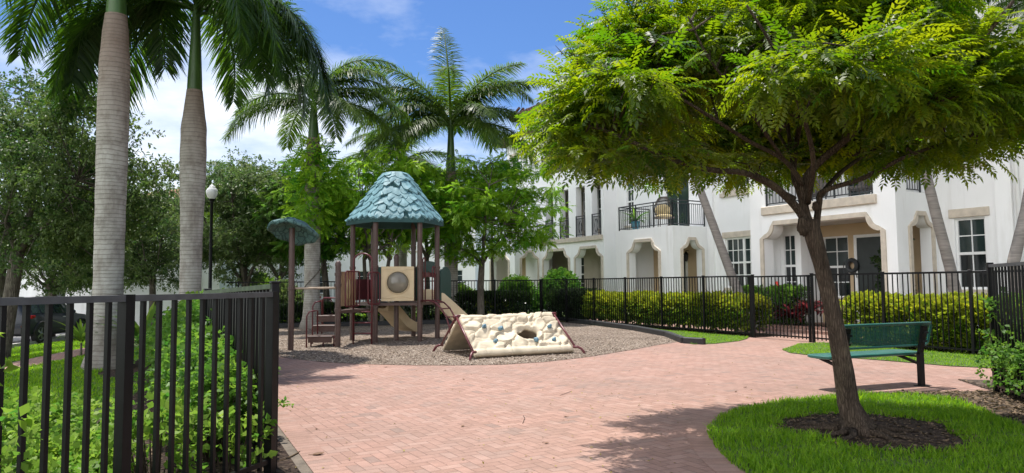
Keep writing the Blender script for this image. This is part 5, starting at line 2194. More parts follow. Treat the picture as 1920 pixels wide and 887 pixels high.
# ------------------------------------------------------------------ palms
def frond_mesh(name, L=3.6, e0=50, drop=125, seed=0, n=84, ll=0.66, lw=0.031, power=1.15, twist=0.0):
    g = np.random.default_rng(seed)
    K = 40
    ss = np.linspace(0, 1, K)
    if drop >= 130:
        power = 0.72
    if e0 > 80:
        ll, n = 0.62, 46
    el = np.radians(e0) - np.radians(drop) * ss ** power
    dx, dz = np.cos(el), np.sin(el)
    X = np.concatenate([[0], np.cumsum((dx[1:] + dx[:-1]) / 2)]) * L / (K - 1)
    Z = np.concatenate([[0], np.cumsum((dz[1:] + dz[:-1]) / 2)]) * L / (K - 1)
    Yb = twist * ss ** 2 * L * 0.12
    V, Q, LC = [], [], []
    # rachis
    for i in range(K):
        r_ = 0.035 * (1 - ss[i]) ** 0.7 + 0.005
        nx, nz = -math.sin(el[i]), math.cos(el[i])
        V += [(X[i], Yb[i] - r_ * 1.2, Z[i]), (X[i] + nx * r_, Yb[i], Z[i] + nz * r_), (X[i], Yb[i] + r_ * 1.2, Z[i]), (X[i] - nx * r_, Yb[i], Z[i] - nz * r_)]
        LC += [0.9] * 4
    for i in range(K - 1):
        for j in range(4):
            Q.append((i * 4 + j, i * 4 + (j + 1) % 4, i * 4 + 4 + (j + 1) % 4, i * 4 + 4 + j))
    f0 = g.random() * .3
    for i in range(n):
        s = 0.13 + 0.87 * (i / (n - 1))
        k = s * (K - 1)
        a = int(min(K - 2, k))
        t = k - a
        px, pz, py = X[a] * (1 - t) + X[a + 1] * t, Z[a] * (1 - t) + Z[a + 1] * t, Yb[a]
        e = el[a]
        tang = np.array([math.cos(e), 0, math.sin(e)])
        nor = np.array([-math.sin(e), 0, math.cos(e)])
        length = ll * (0.45 + 0.75 * math.sin(PI * min(1, s * .82 + .16))) * (1 if s < .9 else .8)
        for sg in (-1, 1):
            for rank in (0, 1):
                lift = g.normal() * .16 + (0.28 if rank else -0.10)
                d = tang * (0.42 + .35 * s + g.normal() * .07) + np.array([0, sg, 0]) * .9 + nor * lift
                d /= np.linalg.norm(d)
                l = length * g.uniform(.8, 1.08)
                wd = lw * g.uniform(.8, 1.15)
                base = np.array([px, py, pz]) + nor * .01
                side = np.cross(d, nor)
                side /= np.linalg.norm(side) + 1e-6
                b = len(V)
                lc = min(1, max(0, .42 + f0 + g.normal() * .22))
                dr = g.uniform(.30, .62)
                for q, wq in ((0, .5), (.38, 1), (.75, .75), (1.0, .12)):
                    p = base + d * l * q + np.array([0, 0, -1]) * l * dr * q * q
                    V += [tuple(p - side * wd * .5 * wq), tuple(p + side * wd * .5 * wq)]
                    LC += [lc, lc]
                for q in range(3):
                    Q.append((b + 2 * q, b + 2 * q + 1, b + 2 * q + 3, b + 2 * q + 2))
    return npmesh(name, np.array(V), np.array(Q), np.array(LC))


FM = {}


def frondvar(kind, m):
    e0, drop, tw = kind
    key = (kind, m)
    if key not in FM:
        me = frond_mesh('frond', 3.5, e0, drop, abs(hash(str(kind))) % 1000 if False else int(e0 * 7 + drop * 3 + tw * 11) % 997, twist=tw)
        me.materials.append(M[m])
        FM[key] = me
    return FM[key]


def palm(label, base, H, r, fronds, shaft=1.3, fl=1.0, m='frond', lean=(0, 0), bulge=1.0, group='royal palms', spear=True):
    "fronds: list of (azimuth deg, start elevation, droop, twist, length factor)"
    base = Vector(base)
    root = thing('royal_palm', label, 'palm tree', base, group=group)
    mb = MB()
    prof = [(0, 1.75), (0.12, 1.45), (0.35, 1.18), (0.8, 1.02), (1.6, .97), (H * .45, 1.0), (H * .72, 1.06 * bulge), (H * .86, 1.02 * bulge), (H * .95, .86), (H, .74)]
    pts, rad = [], []
    n = 40
    for i in range(n + 1):
        z = H * i / n if i else -0.1
        zz = max(0, z)
        k = 0
        while k < len(prof) - 2 and prof[k + 1][0] < zz:
            k += 1
        t = (zz - prof[k][0]) / (prof[k + 1][0] - prof[k][0])
        rr_ = prof[k][1] * (1 - t) + prof[k + 1][1] * t
        pts.append(base + Vector((lean[0] * zz / H, lean[1] * zz / H, z)))
        rad.append(r * rr_ * (1 + 0.015 * math.sin(i * 1.7)))
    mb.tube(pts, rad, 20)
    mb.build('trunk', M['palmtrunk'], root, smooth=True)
    mb = MB()
    top = pts[-1]
    mb.tube([top - up * .03, top + up * .25, top + up * shaft * .6, top + up * shaft, top + up * (shaft + .5)], [r * .70, r * .66, r * .5, r * .36, r * .15], 16)
    mb.build('crownshaft', M['crownshaft'], root, smooth=True)
    mb = MB()
    for i, (az, e0, dr, tw, lf) in enumerate(fronds):
        o = bpy.data.objects.new('frond', frondvar((e0, dr, tw), m))
        COL.objects.link(o)
        o.parent = root
        zz = shaft - .05 + .22 * min(1, max(0, (e0 + 10) / 90))
        o.location = top + up * zz - base
        o.rotation_euler = (0, 0, R(az))
        o.scale = (lf * fl,) * 3
    if spear:
        mb.tube([top + up * shaft, top + up * (shaft + .9 * fl), top + up * (shaft + 1.9 * fl) + Vector((.05, 0, 0))], [.05, .03, .006], 6)
        mb.build('spear_leaf', M['crownshaft'], root, smooth='all')
    return root


V1 = [(55, 140, 0), (35, 128, .6), (15, 100, -.6), (70, 95, .4), (84, 36, -.3)]
p1 = gx(203, 13.0)
palm('tallest royal palm at the left, a broad pale ringed trunk rising out of the picture', p1, 6.55, 0.255,
     [(186, 40, 132, .6, 1.06), (155, 40, 132, .6, 1.08), (8, 40, 132, .6, 1.25), (345, 40, 132, .6, 1.1), (38, 40, 132, .6, 1.3), (130, 40, 132, .6, 1.2), (300, 70, 95, .4, 1.2), (235, 70, 95, .4, 1.2), (100, 55, 140, 0, 1.2), (60, 55, 140, 0, 1.2), (120, 70, 95, .4, 1.1), (15, 70, 95, .4, 1.1), (250, 84, 36, -.3, 1.1)], 1.35)
p2 = gx(357, 15.3)
palm('royal palm with a dark swollen upper trunk and drooping crown, beside the tallest palm', p2, 5.75, 0.225,
     [(5, 55, 140, 0, 1.12), (345, 35, 128, .6, 1.0), (22, 35, 128, .6, 1.0), (318, 40, 132, .6, 1.1), (335, 40, 132, .6, 1.0), (12, 15, 100, -.6, 1.1), (35, 40, 132, .6, 1.1), (355, 40, 132, .6, 1.25), (192, 40, 132, .6, 1.15), (172, 40, 132, .6, 1.25), (150, 40, 132, .6, 1.15), (180, 55, 140, 0, 1.1), (270, 70, 95, .4, 1.05), (90, 35, 128, .6, 1.1), (60, 70, 95, .4, 1.05), (240, 70, 95, .4, 1.05), (130, 84, 36, -.3, 1.0)], 1.7, bulge=1.14)
p3 = gx(585, 24.5)
palm('royal palm behind the mushroom post, its crown above the green vine', p3, 6.6, 0.27,
     [(10, 55, 105, 0, .92), (30, 70, 95, .4, .95), (345, 32, 82, .5, .95), (0, 12, 72, -.5, .9), (320, 12, 72, -.5, .9), (170, 32, 82, .5, .9), (195, 55, 105, 0, .9), (215, 12, 72, -.5, .9), (90, 55, 105, 0, .9), (270, 32, 82, .5, .9), (250, 70, 95, .4, .9), (130, 12, 72, -.5, .9), (15, 32, 82, .5, 1.05), (340, 55, 105, 0, 1.0), (5, 70, 95, .4, 1.0), (300, 40, 132, .6, .9), (185, 12, 72, -.5, 1.0), (25, 12, 72, -.5, 1.0)], 1.2, m='frond2')
p4 = gx(846, 28.5)
palm('royal palm standing free against the blue sky at the middle, upright spear frond', p4, 6.0, 0.275,
     [(8, 70, 95, .4, .98), (350, 12, 72, -.5, .95), (335, 32, 82, .5, .92), (185, 32, 82, .5, 1.0), (172, 55, 105, 0, 1.0), (200, 12, 72, -.5, .95), (165, 12, 72, -.5, .9), (225, 32, 82, .5, .9), (300, 32, 82, .5, .85), (90, 55, 105, 0, .95), (60, 32, 82, .5, .95), (130, 32, 82, .5, .95), (270, 70, 95, .4, .85), (110, 84, 36, -.3, 1.2), (4, 52, 58, .3, 1.05), (172, 50, 60, .3, 1.0), (330, 60, 62, .3, .95), (205, 60, 62, .3, .95), (0, 32, 82, .5, 1.0), (20, 12, 72, -.5, 1.0), (155, 32, 82, .5, 1.05), (210, 55, 105, 0, 1.05), (330, 55, 105, 0, 1.05), (310, 12, 72, -.5, .9), (240, 12, 72, -.5, .9), (190, 12, 72, -.5, 1.05)], 1.9, fl=1.2, m='frond2')
p5 = gx(753, 33.0)
palm('lower royal palm behind the teal tower roof', p5, 6.0, 0.25,
     [(0, 32, 82, .5, 1.0), (45, 12, 72, -.5, 1.0), (90, 32, 82, .5, 1.0), (135, 55, 105, 0, 1.0), (180, 32, 82, .5, 1.0), (200, 12, 72, -.5, 1.0), (225, 55, 105, 0, 1.0), (270, 32, 82, .5, 1.0), (315, 12, 72, -.5, 1.0), (340, 70, 95, .4, 1.0)], 1.2, m='frond2')
p6 = gx(452, 37.0)
palm('small distant palm between the swollen trunk palm and the forked oak', p6, 5.3, 0.22,
     [(a, e, d_, t_2, 1.0) for a, (e, d_, t_2) in zip(range(0, 360, 36), [V1[1], V1[0], V1[2], V1[3], V1[1], V1[2], V1[0], V1[3], V1[1], V1[2]])], 1.1, m='frond2')


def thinpalm(label, pts, r, seed, nf=10):
    root = thing('slender_palm', label, 'palm tree', pts[0], group='slender leaning palms by the town houses')
    mb = MB()
    P_ = [Vector(p) for p in pts]
    q = []
    for i in range(len(P_) - 1):
        for k in range(6):
            q.append(P_[i].lerp(P_[i + 1], k / 6))
    q.append(P_[-1])
    n = len(q)
    mb.tube(q, [r * (1.35 - .5 * min(1, i / 5) - .2 * i / n) * (1 + .02 * (i % 2)) for i in range(n)], 14)
    mb.build('trunk', M['thinpalm'], root, smooth=True)
    top = q[-1]
    mb = MB()
    d = (q[-1] - q[-2]).normalized()
    mb.tube([top - d * .05, top + d * .5, top + d * 1.0], [r * .8, r * .75, r * .35], 12)
    mb.build('crownshaft', M['crownshaft'], root, smooth=True)
    g = random.Random(seed)
    for i in range(nf):
        e = V1[i % 4]
        o = bpy.data.objects.new('frond', frondvar(e, 'frond'))
        COL.objects.link(o)
        o.parent = root
        o.location = top + d * .9 - Vector(pts[0])
        o.rotation_euler = (0, 0, R(i * 360 / nf + g.uniform(-12, 12)))
        o.scale = (.62,) * 3
    return root


b = (7.35, 21.7)
thinpalm('slender grey palm leaning left in front of the open terrace house', [(b[0], b[1], 0), tuple(at(1371, 515, 21.9)), tuple(at(1340, 430, 22.1)), tuple(at(1316, 365, 22.3)), tuple(at(1290, 290, 22.6)), tuple(at(1275, 200, 22.8))], 0.165, 2)
thinpalm('slender grey palm leaning left beside the right hand window of the nearest house', [(10.95, 17.3, 0), tuple(at(1781, 500, 17.3)), tuple(at(1757, 410, 17.3)), tuple(at(1737, 330, 17.3)), tuple(at(1720, 240, 17.3)), tuple(at(1708, 120, 17.3))], 0.155, 3)
thinpalm('slender grey palm leaning right at the extreme right edge before the white wall', [(11.15, 15.6, 0), tuple(at(1900, 492, 15.6)), tuple(at(1924, 395, 15.6)), tuple(at(1950, 250, 15.7)), tuple(at(1960, 90, 15.7))], 0.15, 4)

# ------------------------------------------------------------------ the big tree in front
Y0 = 6.8
FT = thing('foreground_tree', 'leaning forked tree with a wide yellow green feathery crown in the round grass bed', 'tree', (3.27, 6.85, 0))


def px(x, y, dy=0.0):
    return at(x, y, Y0 + dy)


tb = MB()
LSC = 0.64


def limb(pts, r0, r1, n=10, wob=0.0, seed=0):
    "smooth tapering limb through the points"
    r0, r1 = r0 * LSC, r1 * LSC
    P_ = [Vector(p) for p in pts]
    out = []
    K = len(P_)
    for i in range(K - 1):
        a, b, c, d = P_[max(i - 1, 0)], P_[i], P_[i + 1], P_[min(i + 2, K - 1)]
        for k in range(5):
            t = k / 5
            out.append(0.5 * ((2 * b) + (c - a) * t + (2 * a - 5 * b + 4 * c - d) * t * t + (3 * b - a - 3 * c + d) * t ** 3))
    out.append(P_[-1])
    m_ = len(out)
    rad = [(r0 + (r1 - r0) * (i / (m_ - 1)) ** .8) * (1 + 0.05 * noise.noise(out[i] * 6)) for i in range(m_)]
    if wob:
        out = [p + Vector((noise.noise(p * 3 + Vector((seed, 0, 0))), noise.noise(p * 3 + Vector((0, seed, 5))), noise.noise(p * 3 + Vector((3, 1, seed))))) * wob for p in out]
    tb.tube(out, rad, n)
    return out


trunk_pts = [(3.30, 6.85, -0.12), (3.28, 6.85, 0.02), (3.25, 6.85, 0.14), tuple(px(1590, 755, .05)), tuple(px(1583, 700)), tuple(px(1573, 640)), tuple(px(1556, 560)), tuple(px(1541, 500)), tuple(px(1527, 450)), tuple(px(1517, 412))]
P_ = [Vector(p) for p in trunk_pts]
prof = [0.25, 0.175, 0.128, 0.100, 0.088, 0.080, 0.074, 0.072, 0.080, 0.078]
q, qr = [], []
for i in range(len(P_) - 1):
    for k in range(8):
        t = k / 8
        q.append(P_[i].lerp(P_[i + 1], t))
        qr.append(prof[i] * (1 - t) + prof[i + 1] * t)
q.append(P_[-1])
qr.append(prof[-1])
vs, fs = [], []
nn_ = 28
for i, (p, r_) in enumerate(zip(q, qr)):
    for j in range(nn_):
        a = 2 * PI * j / nn_
        d = Vector((math.cos(a), math.sin(a), 0))
        k = 1 + 0.10 * noise.noise(Vector((d.x * 2.2, d.y * 2.2, p.z * 1.6))) + 0.05 * noise.noise(Vector((d.x * 6, d.y * 6, p.z * 5)))
        if p.z < .4:
            k += .35 * max(0, .4 - p.z) * (0.5 + math.cos(a * 5 + 1)) * .8
        vs.append(p + d * r_ * k)
for i in range(len(q) - 1):
    for j in range(nn_):
        fs.append((i * nn_ + j, i * nn_ + (j + 1) % nn_, (i + 1) * nn_ + (j + 1) % nn_, (i + 1) * nn_ + j))
fs.append(tuple((len(q) - 1) * nn_ + j for j in range(nn_)))
tb.add(vs, fs)
tb.ell(px(1508, 425, -.03), (.065, .06, .09), 12, 8, .5)
tb.ell(px(1530, 388, -.02), (.035, .035, .05), 10, 8, .5)
limbs = []
limbs.append(limb([px(1518, 440), px(1500, 398), px(1461, 357, -.1), px(1424, 334, -.25), px(1390, 323, -.4), px(1330, 318, -.7), px(1262, 300, -.9), px(1190, 268, -1.0), px(1120, 240, -1.0), px(1060, 235, -.9)], .075, .016))
limbs.append(limb([px(1520, 430), px(1507, 385, .05), px(1510, 340), px(1532, 308, -.05), px(1590, 258, -.25), px(1640, 208, -.5), px(1700, 162, -.75), px(1760, 129, -.95), px(1815, 105, -1.1), px(1852, 62, -1.2), px(1900, 2, -1.3)], .078, .022))
limbs.append(limb([px(1530, 430, .05), px(1536, 380, .05), px(1545, 358, -.02), px(1611, 337, -.2), px(1660, 313, -.3), px(1700, 293, -.4), px(1765, 271, -.45), px(1803, 263, -.5), px(1850, 235, -.5)], .055, .014))
limbs.append(limb([px(1518, 420, .05), px(1500, 360, .15), px(1488, 320, .25), px(1503, 225, .4), px(1538, 175, .5), px(1570, 118, .5), px(1591, 77, .5), px(1605, 20, .5)], .062, .016))
limbs.append(limb([px(1580, 268, .1), px(1597, 190, -.1), px(1619, 150, -.3), px(1630, 85, -.5), px(1660, 10, -.7)], .034, .012))
limbs.append(limb([px(1512, 400, .1), px(1492, 340, .4), px(1484, 290, .6), px(1474, 190, .9), px(1485, 110, 1.1), px(1480, 20, 1.2)], .055, .014))
limbs.append(limb([px(1505, 345, -.05), px(1470, 300, -.3), px(1400, 262, -.6), px(1310, 205, -.8), px(1220, 150, -.7), px(1150, 115, -.6)], .042, .012))
limbs.append(limb([px(1490, 372, -.05), px(1448, 350, .2), px(1405, 330, .6), px(1330, 290, 1.1), px(1250, 260, 1.4), px(1190, 250, 1.6)], .036, .010))
limbs.append(limb([px(1515, 380, .0), px(1525, 300, -.6), px(1500, 200, -1.2), px(1450, 90, -1.7), px(1400, 10, -1.9)], .045, .012))
limbs.append(limb([px(1535, 372, .05), px(1580, 320, .7), px(1660, 270, 1.2), px(1760, 240, 1.7), px(1830, 220, 1.9)], .045, .012))
limbs.append(limb([px(1640, 208, .1), px(1690, 200, -.6), px(1760, 190, -1.2), px(1830, 170, -1.5)], .03, .010))
limbs.append(limb([px(1470, 300, -.3), px(1400, 200, -.9), px(1330, 110, -1.2), px(1290, 30, -1.3)], .03, .010))
limbs.append(limb([px(1484, 290, .6), px(1420, 200, 1.2), px(1330, 150, 1.6), px(1260, 100, 1.7)], .03, .010))
g = random.Random(21)
# outline of the crown: horizontal ellipse, lowest at the rim
CX, CY, RX, RY = 2.72, 6.75, 2.42, 2.35


def crown_z(nx, ny):
    r_ = math.hypot(nx, ny)
    zb = 3.24 - .34 * r_ ** 1.5 + .32 * noise.noise(Vector((nx * 1.9, ny * 1.9, 4)))
    zt = 3.0 + 2.5 * (1 - min(1, r_) ** 1.3)
    return zb, zt


cl, cr_ = [], []
allp = [p for l in limbs for p in l[4:]]
tries = 0
while len(cl) < 600 and tries < 16000:
    tries += 1
    nx, ny = g.uniform(-1, 1), g.uniform(-1, 1)
    r_ = math.hypot(nx, ny)
    lim = 1 + .13 * noise.noise(Vector((math.atan2(ny, nx) * 1.6, 3, 1)))
    if r_ > lim:
        continue
    zb, zt = crown_z(nx / lim, ny / lim)
    if zt < zb + .1:
        zt = zb + .1
    u_ = g.random()
    # denser near the upper surface and the lower rim
    f = 1 - (u_ ** 1.9) * .95 if g.random() < .62 else g.random() ** 1.5 * .6
    z = zb + (zt - zb) * f
    p = Vector((CX + nx * RX, CY + ny * RY * (.52 if ny < 0 and nx > .05 else (.8 if ny < 0 else 1)), z))
    dmin = min((p - q_).length for q_ in allp)
    if dmin > 1.25:
        continue
    if noise.noise(p * 1.0 + Vector((4, 2, 9))) < -0.13:
        continue
    if z < 3.3 and r_ < .42:
        continue
    cl.append(p)
    cr_.append(g.uniform(.20, .34))
# extra sprays on the left tip, the right tip and hanging low
for (x, y, dy) in ((1045, 205, -.8), (1060, 240, -.7), (1075, 262, -.8), (1105, 285, -.9), (1080, 170, -.7), (1105, 135, -.6), (1150, 295, -1), (1200, 285, -.9), (1260, 290, -.8), (1310, 300, -.8), (1160, 95, -.5), (1195, 45, -.5), (1700, 285, -.3), (1770, 285, -.4), (1830, 285, -.5), (1805, 250, -.5), (1855, 215, -.5), (1660, 225, .3), (1600, 205, .9), (1870, 165, -.5), (1890, 100, -.4), (1440, 300, .5), (1360, 300, .3)):
    cl.append(px(x, y, dy))
    cr_.append(.26)
for p in cl:
    q_ = min(allp, key=lambda a: (a - p).length + (0.5 if a.z > p.z + .2 else 0))
    m_ = q_.lerp(p, .5) + Vector((g.uniform(-.08, .08), g.uniform(-.08, .08), g.uniform(.0, .12)))
    tb.tube([q_, m_, p], [.013, .009, .004], 5, cap=False)
# bare twigs above the left outline
for (x, y) in ((1140, 70), (1060, 120)):
    for k in range(5):
        a = px(x + 30, y + 30, -.6)
        b_ = px(x + g.uniform(-30, 12), y - g.uniform(10, 50), -.6)
        tb.tube([a, a.lerp(b_, .5) + Vector((.02, 0, .01)), b_], [.007, .005, .002], 4, cap=False)
tb.build('trunk', M['barkA'], FT, smooth='all')
joined('crown', [blob(T_PIN, cl, cr_, 30, .26, .36, 5, 1.0, 1.3, .2, .24)], M['leaf_main'], FT)

# ------------------------------------------------------------------ other trees
def tree(name, label, base, H, tz, cc, cr, ncl, per, T, ls, m, bark, tr=.13, seed=1, cat='tree', group=None, clr=(.34, .56), flat=.6, multi=1, forks=6, shape=None, out=.75, upw=.7):
    "trunk to height tz, limbs into a crown ellipsoid (centre offset cc, radii cr)"
    global tb, LSC
    LSC = 1.0
    g = random.Random(seed)
    base = Vector(base)
    root = thing(name, label, cat, base, group=group)
    tb = MB()
    C = base + Vector(cc)
    fork = base + Vector((cc[0] * .25, cc[1] * .25, tz))
    ends = []
    lpts = []
    for k in range(multi):
        off = Vector((g.uniform(-.25, .25), g.uniform(-.2, .2), 0)) if multi > 1 else Vector()
        f2 = fork + off * 2.2
        limb([base + off + up * -.1, base + off + up * .15, (base + off).lerp(f2, .5) + Vector((g.uniform(-.06, .06), g.uniform(-.06, .06), 0)), f2], tr * 1.35 / math.sqrt(multi), tr * .85 / math.sqrt(multi), 12)
        for i in range(forks):
            a = 2 * PI * (i + g.random() * .6) / forks + k
            e = Vector((math.cos(a) * cr[0] * g.uniform(.5, .8), math.sin(a) * cr[1] * g.uniform(.5, .8), cr[2] * g.uniform(-.25, .7)))
            if i == 0:
                e = Vector((.1, .1, cr[2] * .8))
            E_ = C + e
            mid = f2.lerp(E_, .5) + Vector((e.x * .12, e.y * .12, -.12 * abs(e.x)))
            l = limb([f2 - up * .1, f2.lerp(mid, .5), mid, E_], tr * .5, tr * .1, 7, .06, seed)
            lpts += l[3:]
    cl, rr_ = [], []
    t_ = 0
    while len(cl) < ncl and t_ < ncl * 30:
        t_ += 1
        v = Vector((g.gauss(0, 1), g.gauss(0, 1), g.gauss(0, 1))).normalized() * (g.random() ** .42)
        k = 1 + .28 * noise.noise(v * 2.0 + Vector((seed * 3.1, 0, 0)))
        if shape and not shape(v):
            continue
        p = C + Vector((v.x * cr[0], v.y * cr[1], v.z * cr[2])) * k
        if noise.noise(p * .8 + Vector((seed, 7, 1))) < -.33:
            continue
        cl.append(p)
        rr_.append(g.uniform(*clr))
    for p in cl:
        q_ = min(lpts, key=lambda a: (a - p).length)
        tb.tube([q_, q_.lerp(p, .5) + up * .06, p], [.018, .012, .005], 4, cap=False)
    tb.build('trunk', M[bark], root, smooth='all')
    joined('crown', [blob(T, cl, rr_, per, ls, flat, seed, out, upw, .2, .18)], M[m], root)
    return root


tree('oak_tree', 'big dark oak at the left edge, its trunk standing by the brick walk', gx(8, 16.8), 7, 2.6, (.9, .4, 4.2), (2.7, 2.4, 2.5), 190, 44, T_OAK, .21, 'leaf_oak', 'barkB', .165, 11)
tree('oak_tree', 'tall thin oak rising behind the left edge oak, open airy top', gx(-10, 22), 9, 3.2, (0.6, 0, 5.6), (2.4, 2.2, 3.2), 120, 34, T_OAK, .20, 'leaf_oak2', 'barkB', .2, 12)
tree('oak_tree', 'low spreading oak in front of the white garage, left of the tallest palm', gx(97, 28.5), 6, 1.9, (0.2, 0, 3.6), (2.5, 2.0, 1.9), 130, 44, T_OAK, .24, 'leaf_oak', 'barkB', .17, 13)
tree('oak_tree', 'dark oak hidden partly behind the tallest palm trunk', gx(176, 33), 6, 1.9, (0.2, 0, 4.4), (2.2, 2.0, 2.5), 100, 44, T_OAK, .24, 'leaf_oak', 'barkB', .16, 14)
tree('oak_tree', 'round headed oak between the two palm trunks before the garage wall', gx(286, 29.0), 6, 2.0, (0, 0, 4.2), (1.75, 1.6, 2.1), 120, 44, T_OAK, .21, 'leaf_oak2', 'barkB', .14, 15)
tree('oak_tree', 'wide forked oak behind the street lamp', gx(463, 27.5), 7, 1.6, (-.2, 0, 4.2), (2.7, 2.0, 2.5), 170, 44, T_OAK, .24, 'leaf_oak2', 'barkB', .17, 16)
tree('oak_tree', 'far oak filling the gap left of the mushroom post', gx(525, 40), 8, 2.2, (0, 0, 5.2), (3.4, 2.5, 3.0), 150, 34, T_OAK, .30, 'leaf_oak', 'barkB', .2, 17)
tree('oak_tree', 'far oak behind the hedge between the garage and the white balcony house', gx(345, 41), 8, 2.2, (0, 0, 4.8), (3.6, 2.5, 2.8), 150, 34, T_OAK, .30, 'leaf_oak', 'barkB', .2, 18)
tree('flame_tree', 'bright green feathery tree with a slim forked trunk behind the climbing wall', gx(902, 27.3), 7, 2.3, (.15, 0, 4.35), (2.9, 2.0, 2.15), 168, 34, T_PIN2, .29, 'leaf_bright', 'barkB', .13, 21, flat=.28, clr=(.3, .6), out=1.0, upw=1.2)
tree('flame_tree', 'multi stemmed bright green tree directly behind the play tower', gx(706, 26.2), 7, 2.5, (.1, 0, 4.6), (2.3, 1.9, 1.9), 152, 34, T_PIN2, .29, 'leaf_bright', 'barkB', .13, 22, flat=.28, clr=(.3, .6), multi=3, out=1.0, upw=1.2, forks=4)
tree('flame_tree', 'darker green feathery tree left of the tower, above the mushroom cap', gx(612, 27.6), 7, 2.4, (-.5, 0, 4.5), (2.6, 2.0, 2.1), 162, 34, T_PIN2, .29, 'leaf_mid', 'barkB', .13, 23, flat=.28, clr=(.3, .6), out=1.0, upw=1.2)
tree('flame_tree', 'yellow green tree between the tower roof and the free standing palm', gx(800, 30.5), 7, 2.6, (0, 0, 5.0), (2.3, 1.8, 1.9), 135, 34, T_PIN2, .29, 'leaf_bright', 'barkB', .12, 24, flat=.28, clr=(.3, .6), out=1.0, upw=1.2)
tree('slim_tree', 'thin young tree with airy top before the eave of the farthest town house', gx(925, 33), 8, 4.6, (-.2, 0, 6.0), (1.0, .9, 1.6), 22, 34, T_PIN2, .29, 'leaf_mid', 'barkB', .07, 25, flat=.35, clr=(.25, .4), out=1.0, upw=1.2, forks=3)
# vine column on the palm behind the mushroom
vn = thing('climbing_vine', 'light green vine wrapping the palm trunk above the mushroom cap', 'vine', p3)
g = random.Random(4)
vc = []
for i in range(46):
    z = 3.4 + 2.9 * i / 45
    a = i * 2.4
    vc.append((p3.x + .42 * math.cos(a), p3.y + .42 * math.sin(a) - .1, p3.z + z))
joined('leaves', [blob(T_PIN2, vc, [.36] * len(vc), 16, .36, .8, 9, .9, .6)], M['leaf_bright'], vn)
mb = MB()
mb.tube([(p3.x + .33 * math.cos(i * .5), p3.y + .33 * math.sin(i * .5), p3.z + i * .17) for i in range(36)], .02, 5)
mb.build('stem', M['barkB'], vn, smooth='all')

# ------------------------------------------------------------------ hedges and shrubs
def hedge(name, label, a, b, width, z0, z1, n, ls, m, seed, cat='hedge', T=T_HEDGE, wave=.06, group=None, stems=True, top2=None, frac=.45):
    a, b = Vector((a[0], a[1], 0)), Vector((b[0], b[1], 0))
    root = thing(name, label, cat, (a.x, a.y, terrain(a.x, a.y)), group=group)
    d = (b - a)
    L = d.length
    d.normalize()
    nn_ = Vector((-d.y, d.x, 0))
    g = np.random.default_rng(seed)
    s = g.uniform(0, L, n)
    u_ = g.uniform(-1, 1, n)
    v = g.uniform(0, 1, n)
    face = g.random(n)
    v = np.where(face < frac, 1 - g.random(n) ** 2 * .25, v)
    u_ = np.where(face > .55, np.sign(u_) * (1 - np.abs(g.normal(size=n)) * .18), u_)
    u_ = np.clip(u_, -1, 1)
    top = z1 + np.array([wave * 1.6 * noise.noise(Vector((x * 1.1, seed, 0))) + wave * noise.noise(Vector((x * 3.7, seed, 3))) for x in s])
    bul = 1 + np.array([.16 * noise.noise(Vector((x * .9, y * 1.2, seed))) for x, y in zip(s, v)])
    pos = np.zeros((n, 3))
    prof = np.where(v > .8, 1 - .25 * ((v - .8) / .2) ** 2, np.where(v < .2, .8 + v, 1))
    off = u_ * width / 2 * bul * prof
    pos[:, 0] = a.x + d.x * s + nn_.x * off
    pos[:, 1] = a.y + d.y * s + nn_.y * off
    gz = np.array([terrain(x, y) for x, y in pos[:, :2]])
    pos[:, 2] = gz + z0 + (top - z0) * v
    ax = np.stack([nn_.x * u_, nn_.y * u_, (v - .35) * 1.5], 1) + g.normal(size=(n, 3)) * .45
    uv = np.zeros((n, 3))
    uv[:, 2] = .8
    uv += g.normal(size=(n, 3)) * .4
    rot = frames(ax, nrm(uv))
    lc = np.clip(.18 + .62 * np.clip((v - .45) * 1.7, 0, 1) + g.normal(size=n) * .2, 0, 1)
    joined('foliage', [instance(T, pos, rot, ls * g.uniform(.7, 1.2, n), lc)], M[m], root)
    if stems:
        mb = MB()
        k = max(3, int(L / .28))
        for i in range(k):
            p = a + d * (L * (i + .5) / k) + nn_ * float(g.uniform(-.15, .15))
            z = terrain(p.x, p.y)
            for j in range(2):
                mb.tube([(p.x, p.y, z), (p.x + g.uniform(-.1, .1), p.y + g.uniform(-.1, .1), z + (z0 + z1) / 2)], [.016, .007], 5, cap=False)
        mb.build('stems', M['barkB'], root)
    return root


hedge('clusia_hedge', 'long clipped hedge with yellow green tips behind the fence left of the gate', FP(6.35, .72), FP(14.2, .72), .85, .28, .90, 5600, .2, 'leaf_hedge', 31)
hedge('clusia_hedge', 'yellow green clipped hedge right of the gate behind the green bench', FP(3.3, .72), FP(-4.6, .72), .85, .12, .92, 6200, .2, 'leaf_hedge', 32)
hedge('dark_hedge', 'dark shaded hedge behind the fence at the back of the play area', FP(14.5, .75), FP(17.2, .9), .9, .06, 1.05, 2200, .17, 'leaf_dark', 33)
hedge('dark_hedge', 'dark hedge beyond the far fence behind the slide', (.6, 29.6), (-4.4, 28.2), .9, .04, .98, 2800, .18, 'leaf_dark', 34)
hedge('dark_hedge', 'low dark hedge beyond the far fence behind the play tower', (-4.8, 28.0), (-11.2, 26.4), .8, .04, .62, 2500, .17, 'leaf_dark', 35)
hedge('box_hedge', 'small clipped bright green box hedge before the terrace house', FP(6.9, 3.1), FP(9.0, 3.1), .8, .1, 1.22, 1700, .13, 'leaf_mid', 36)


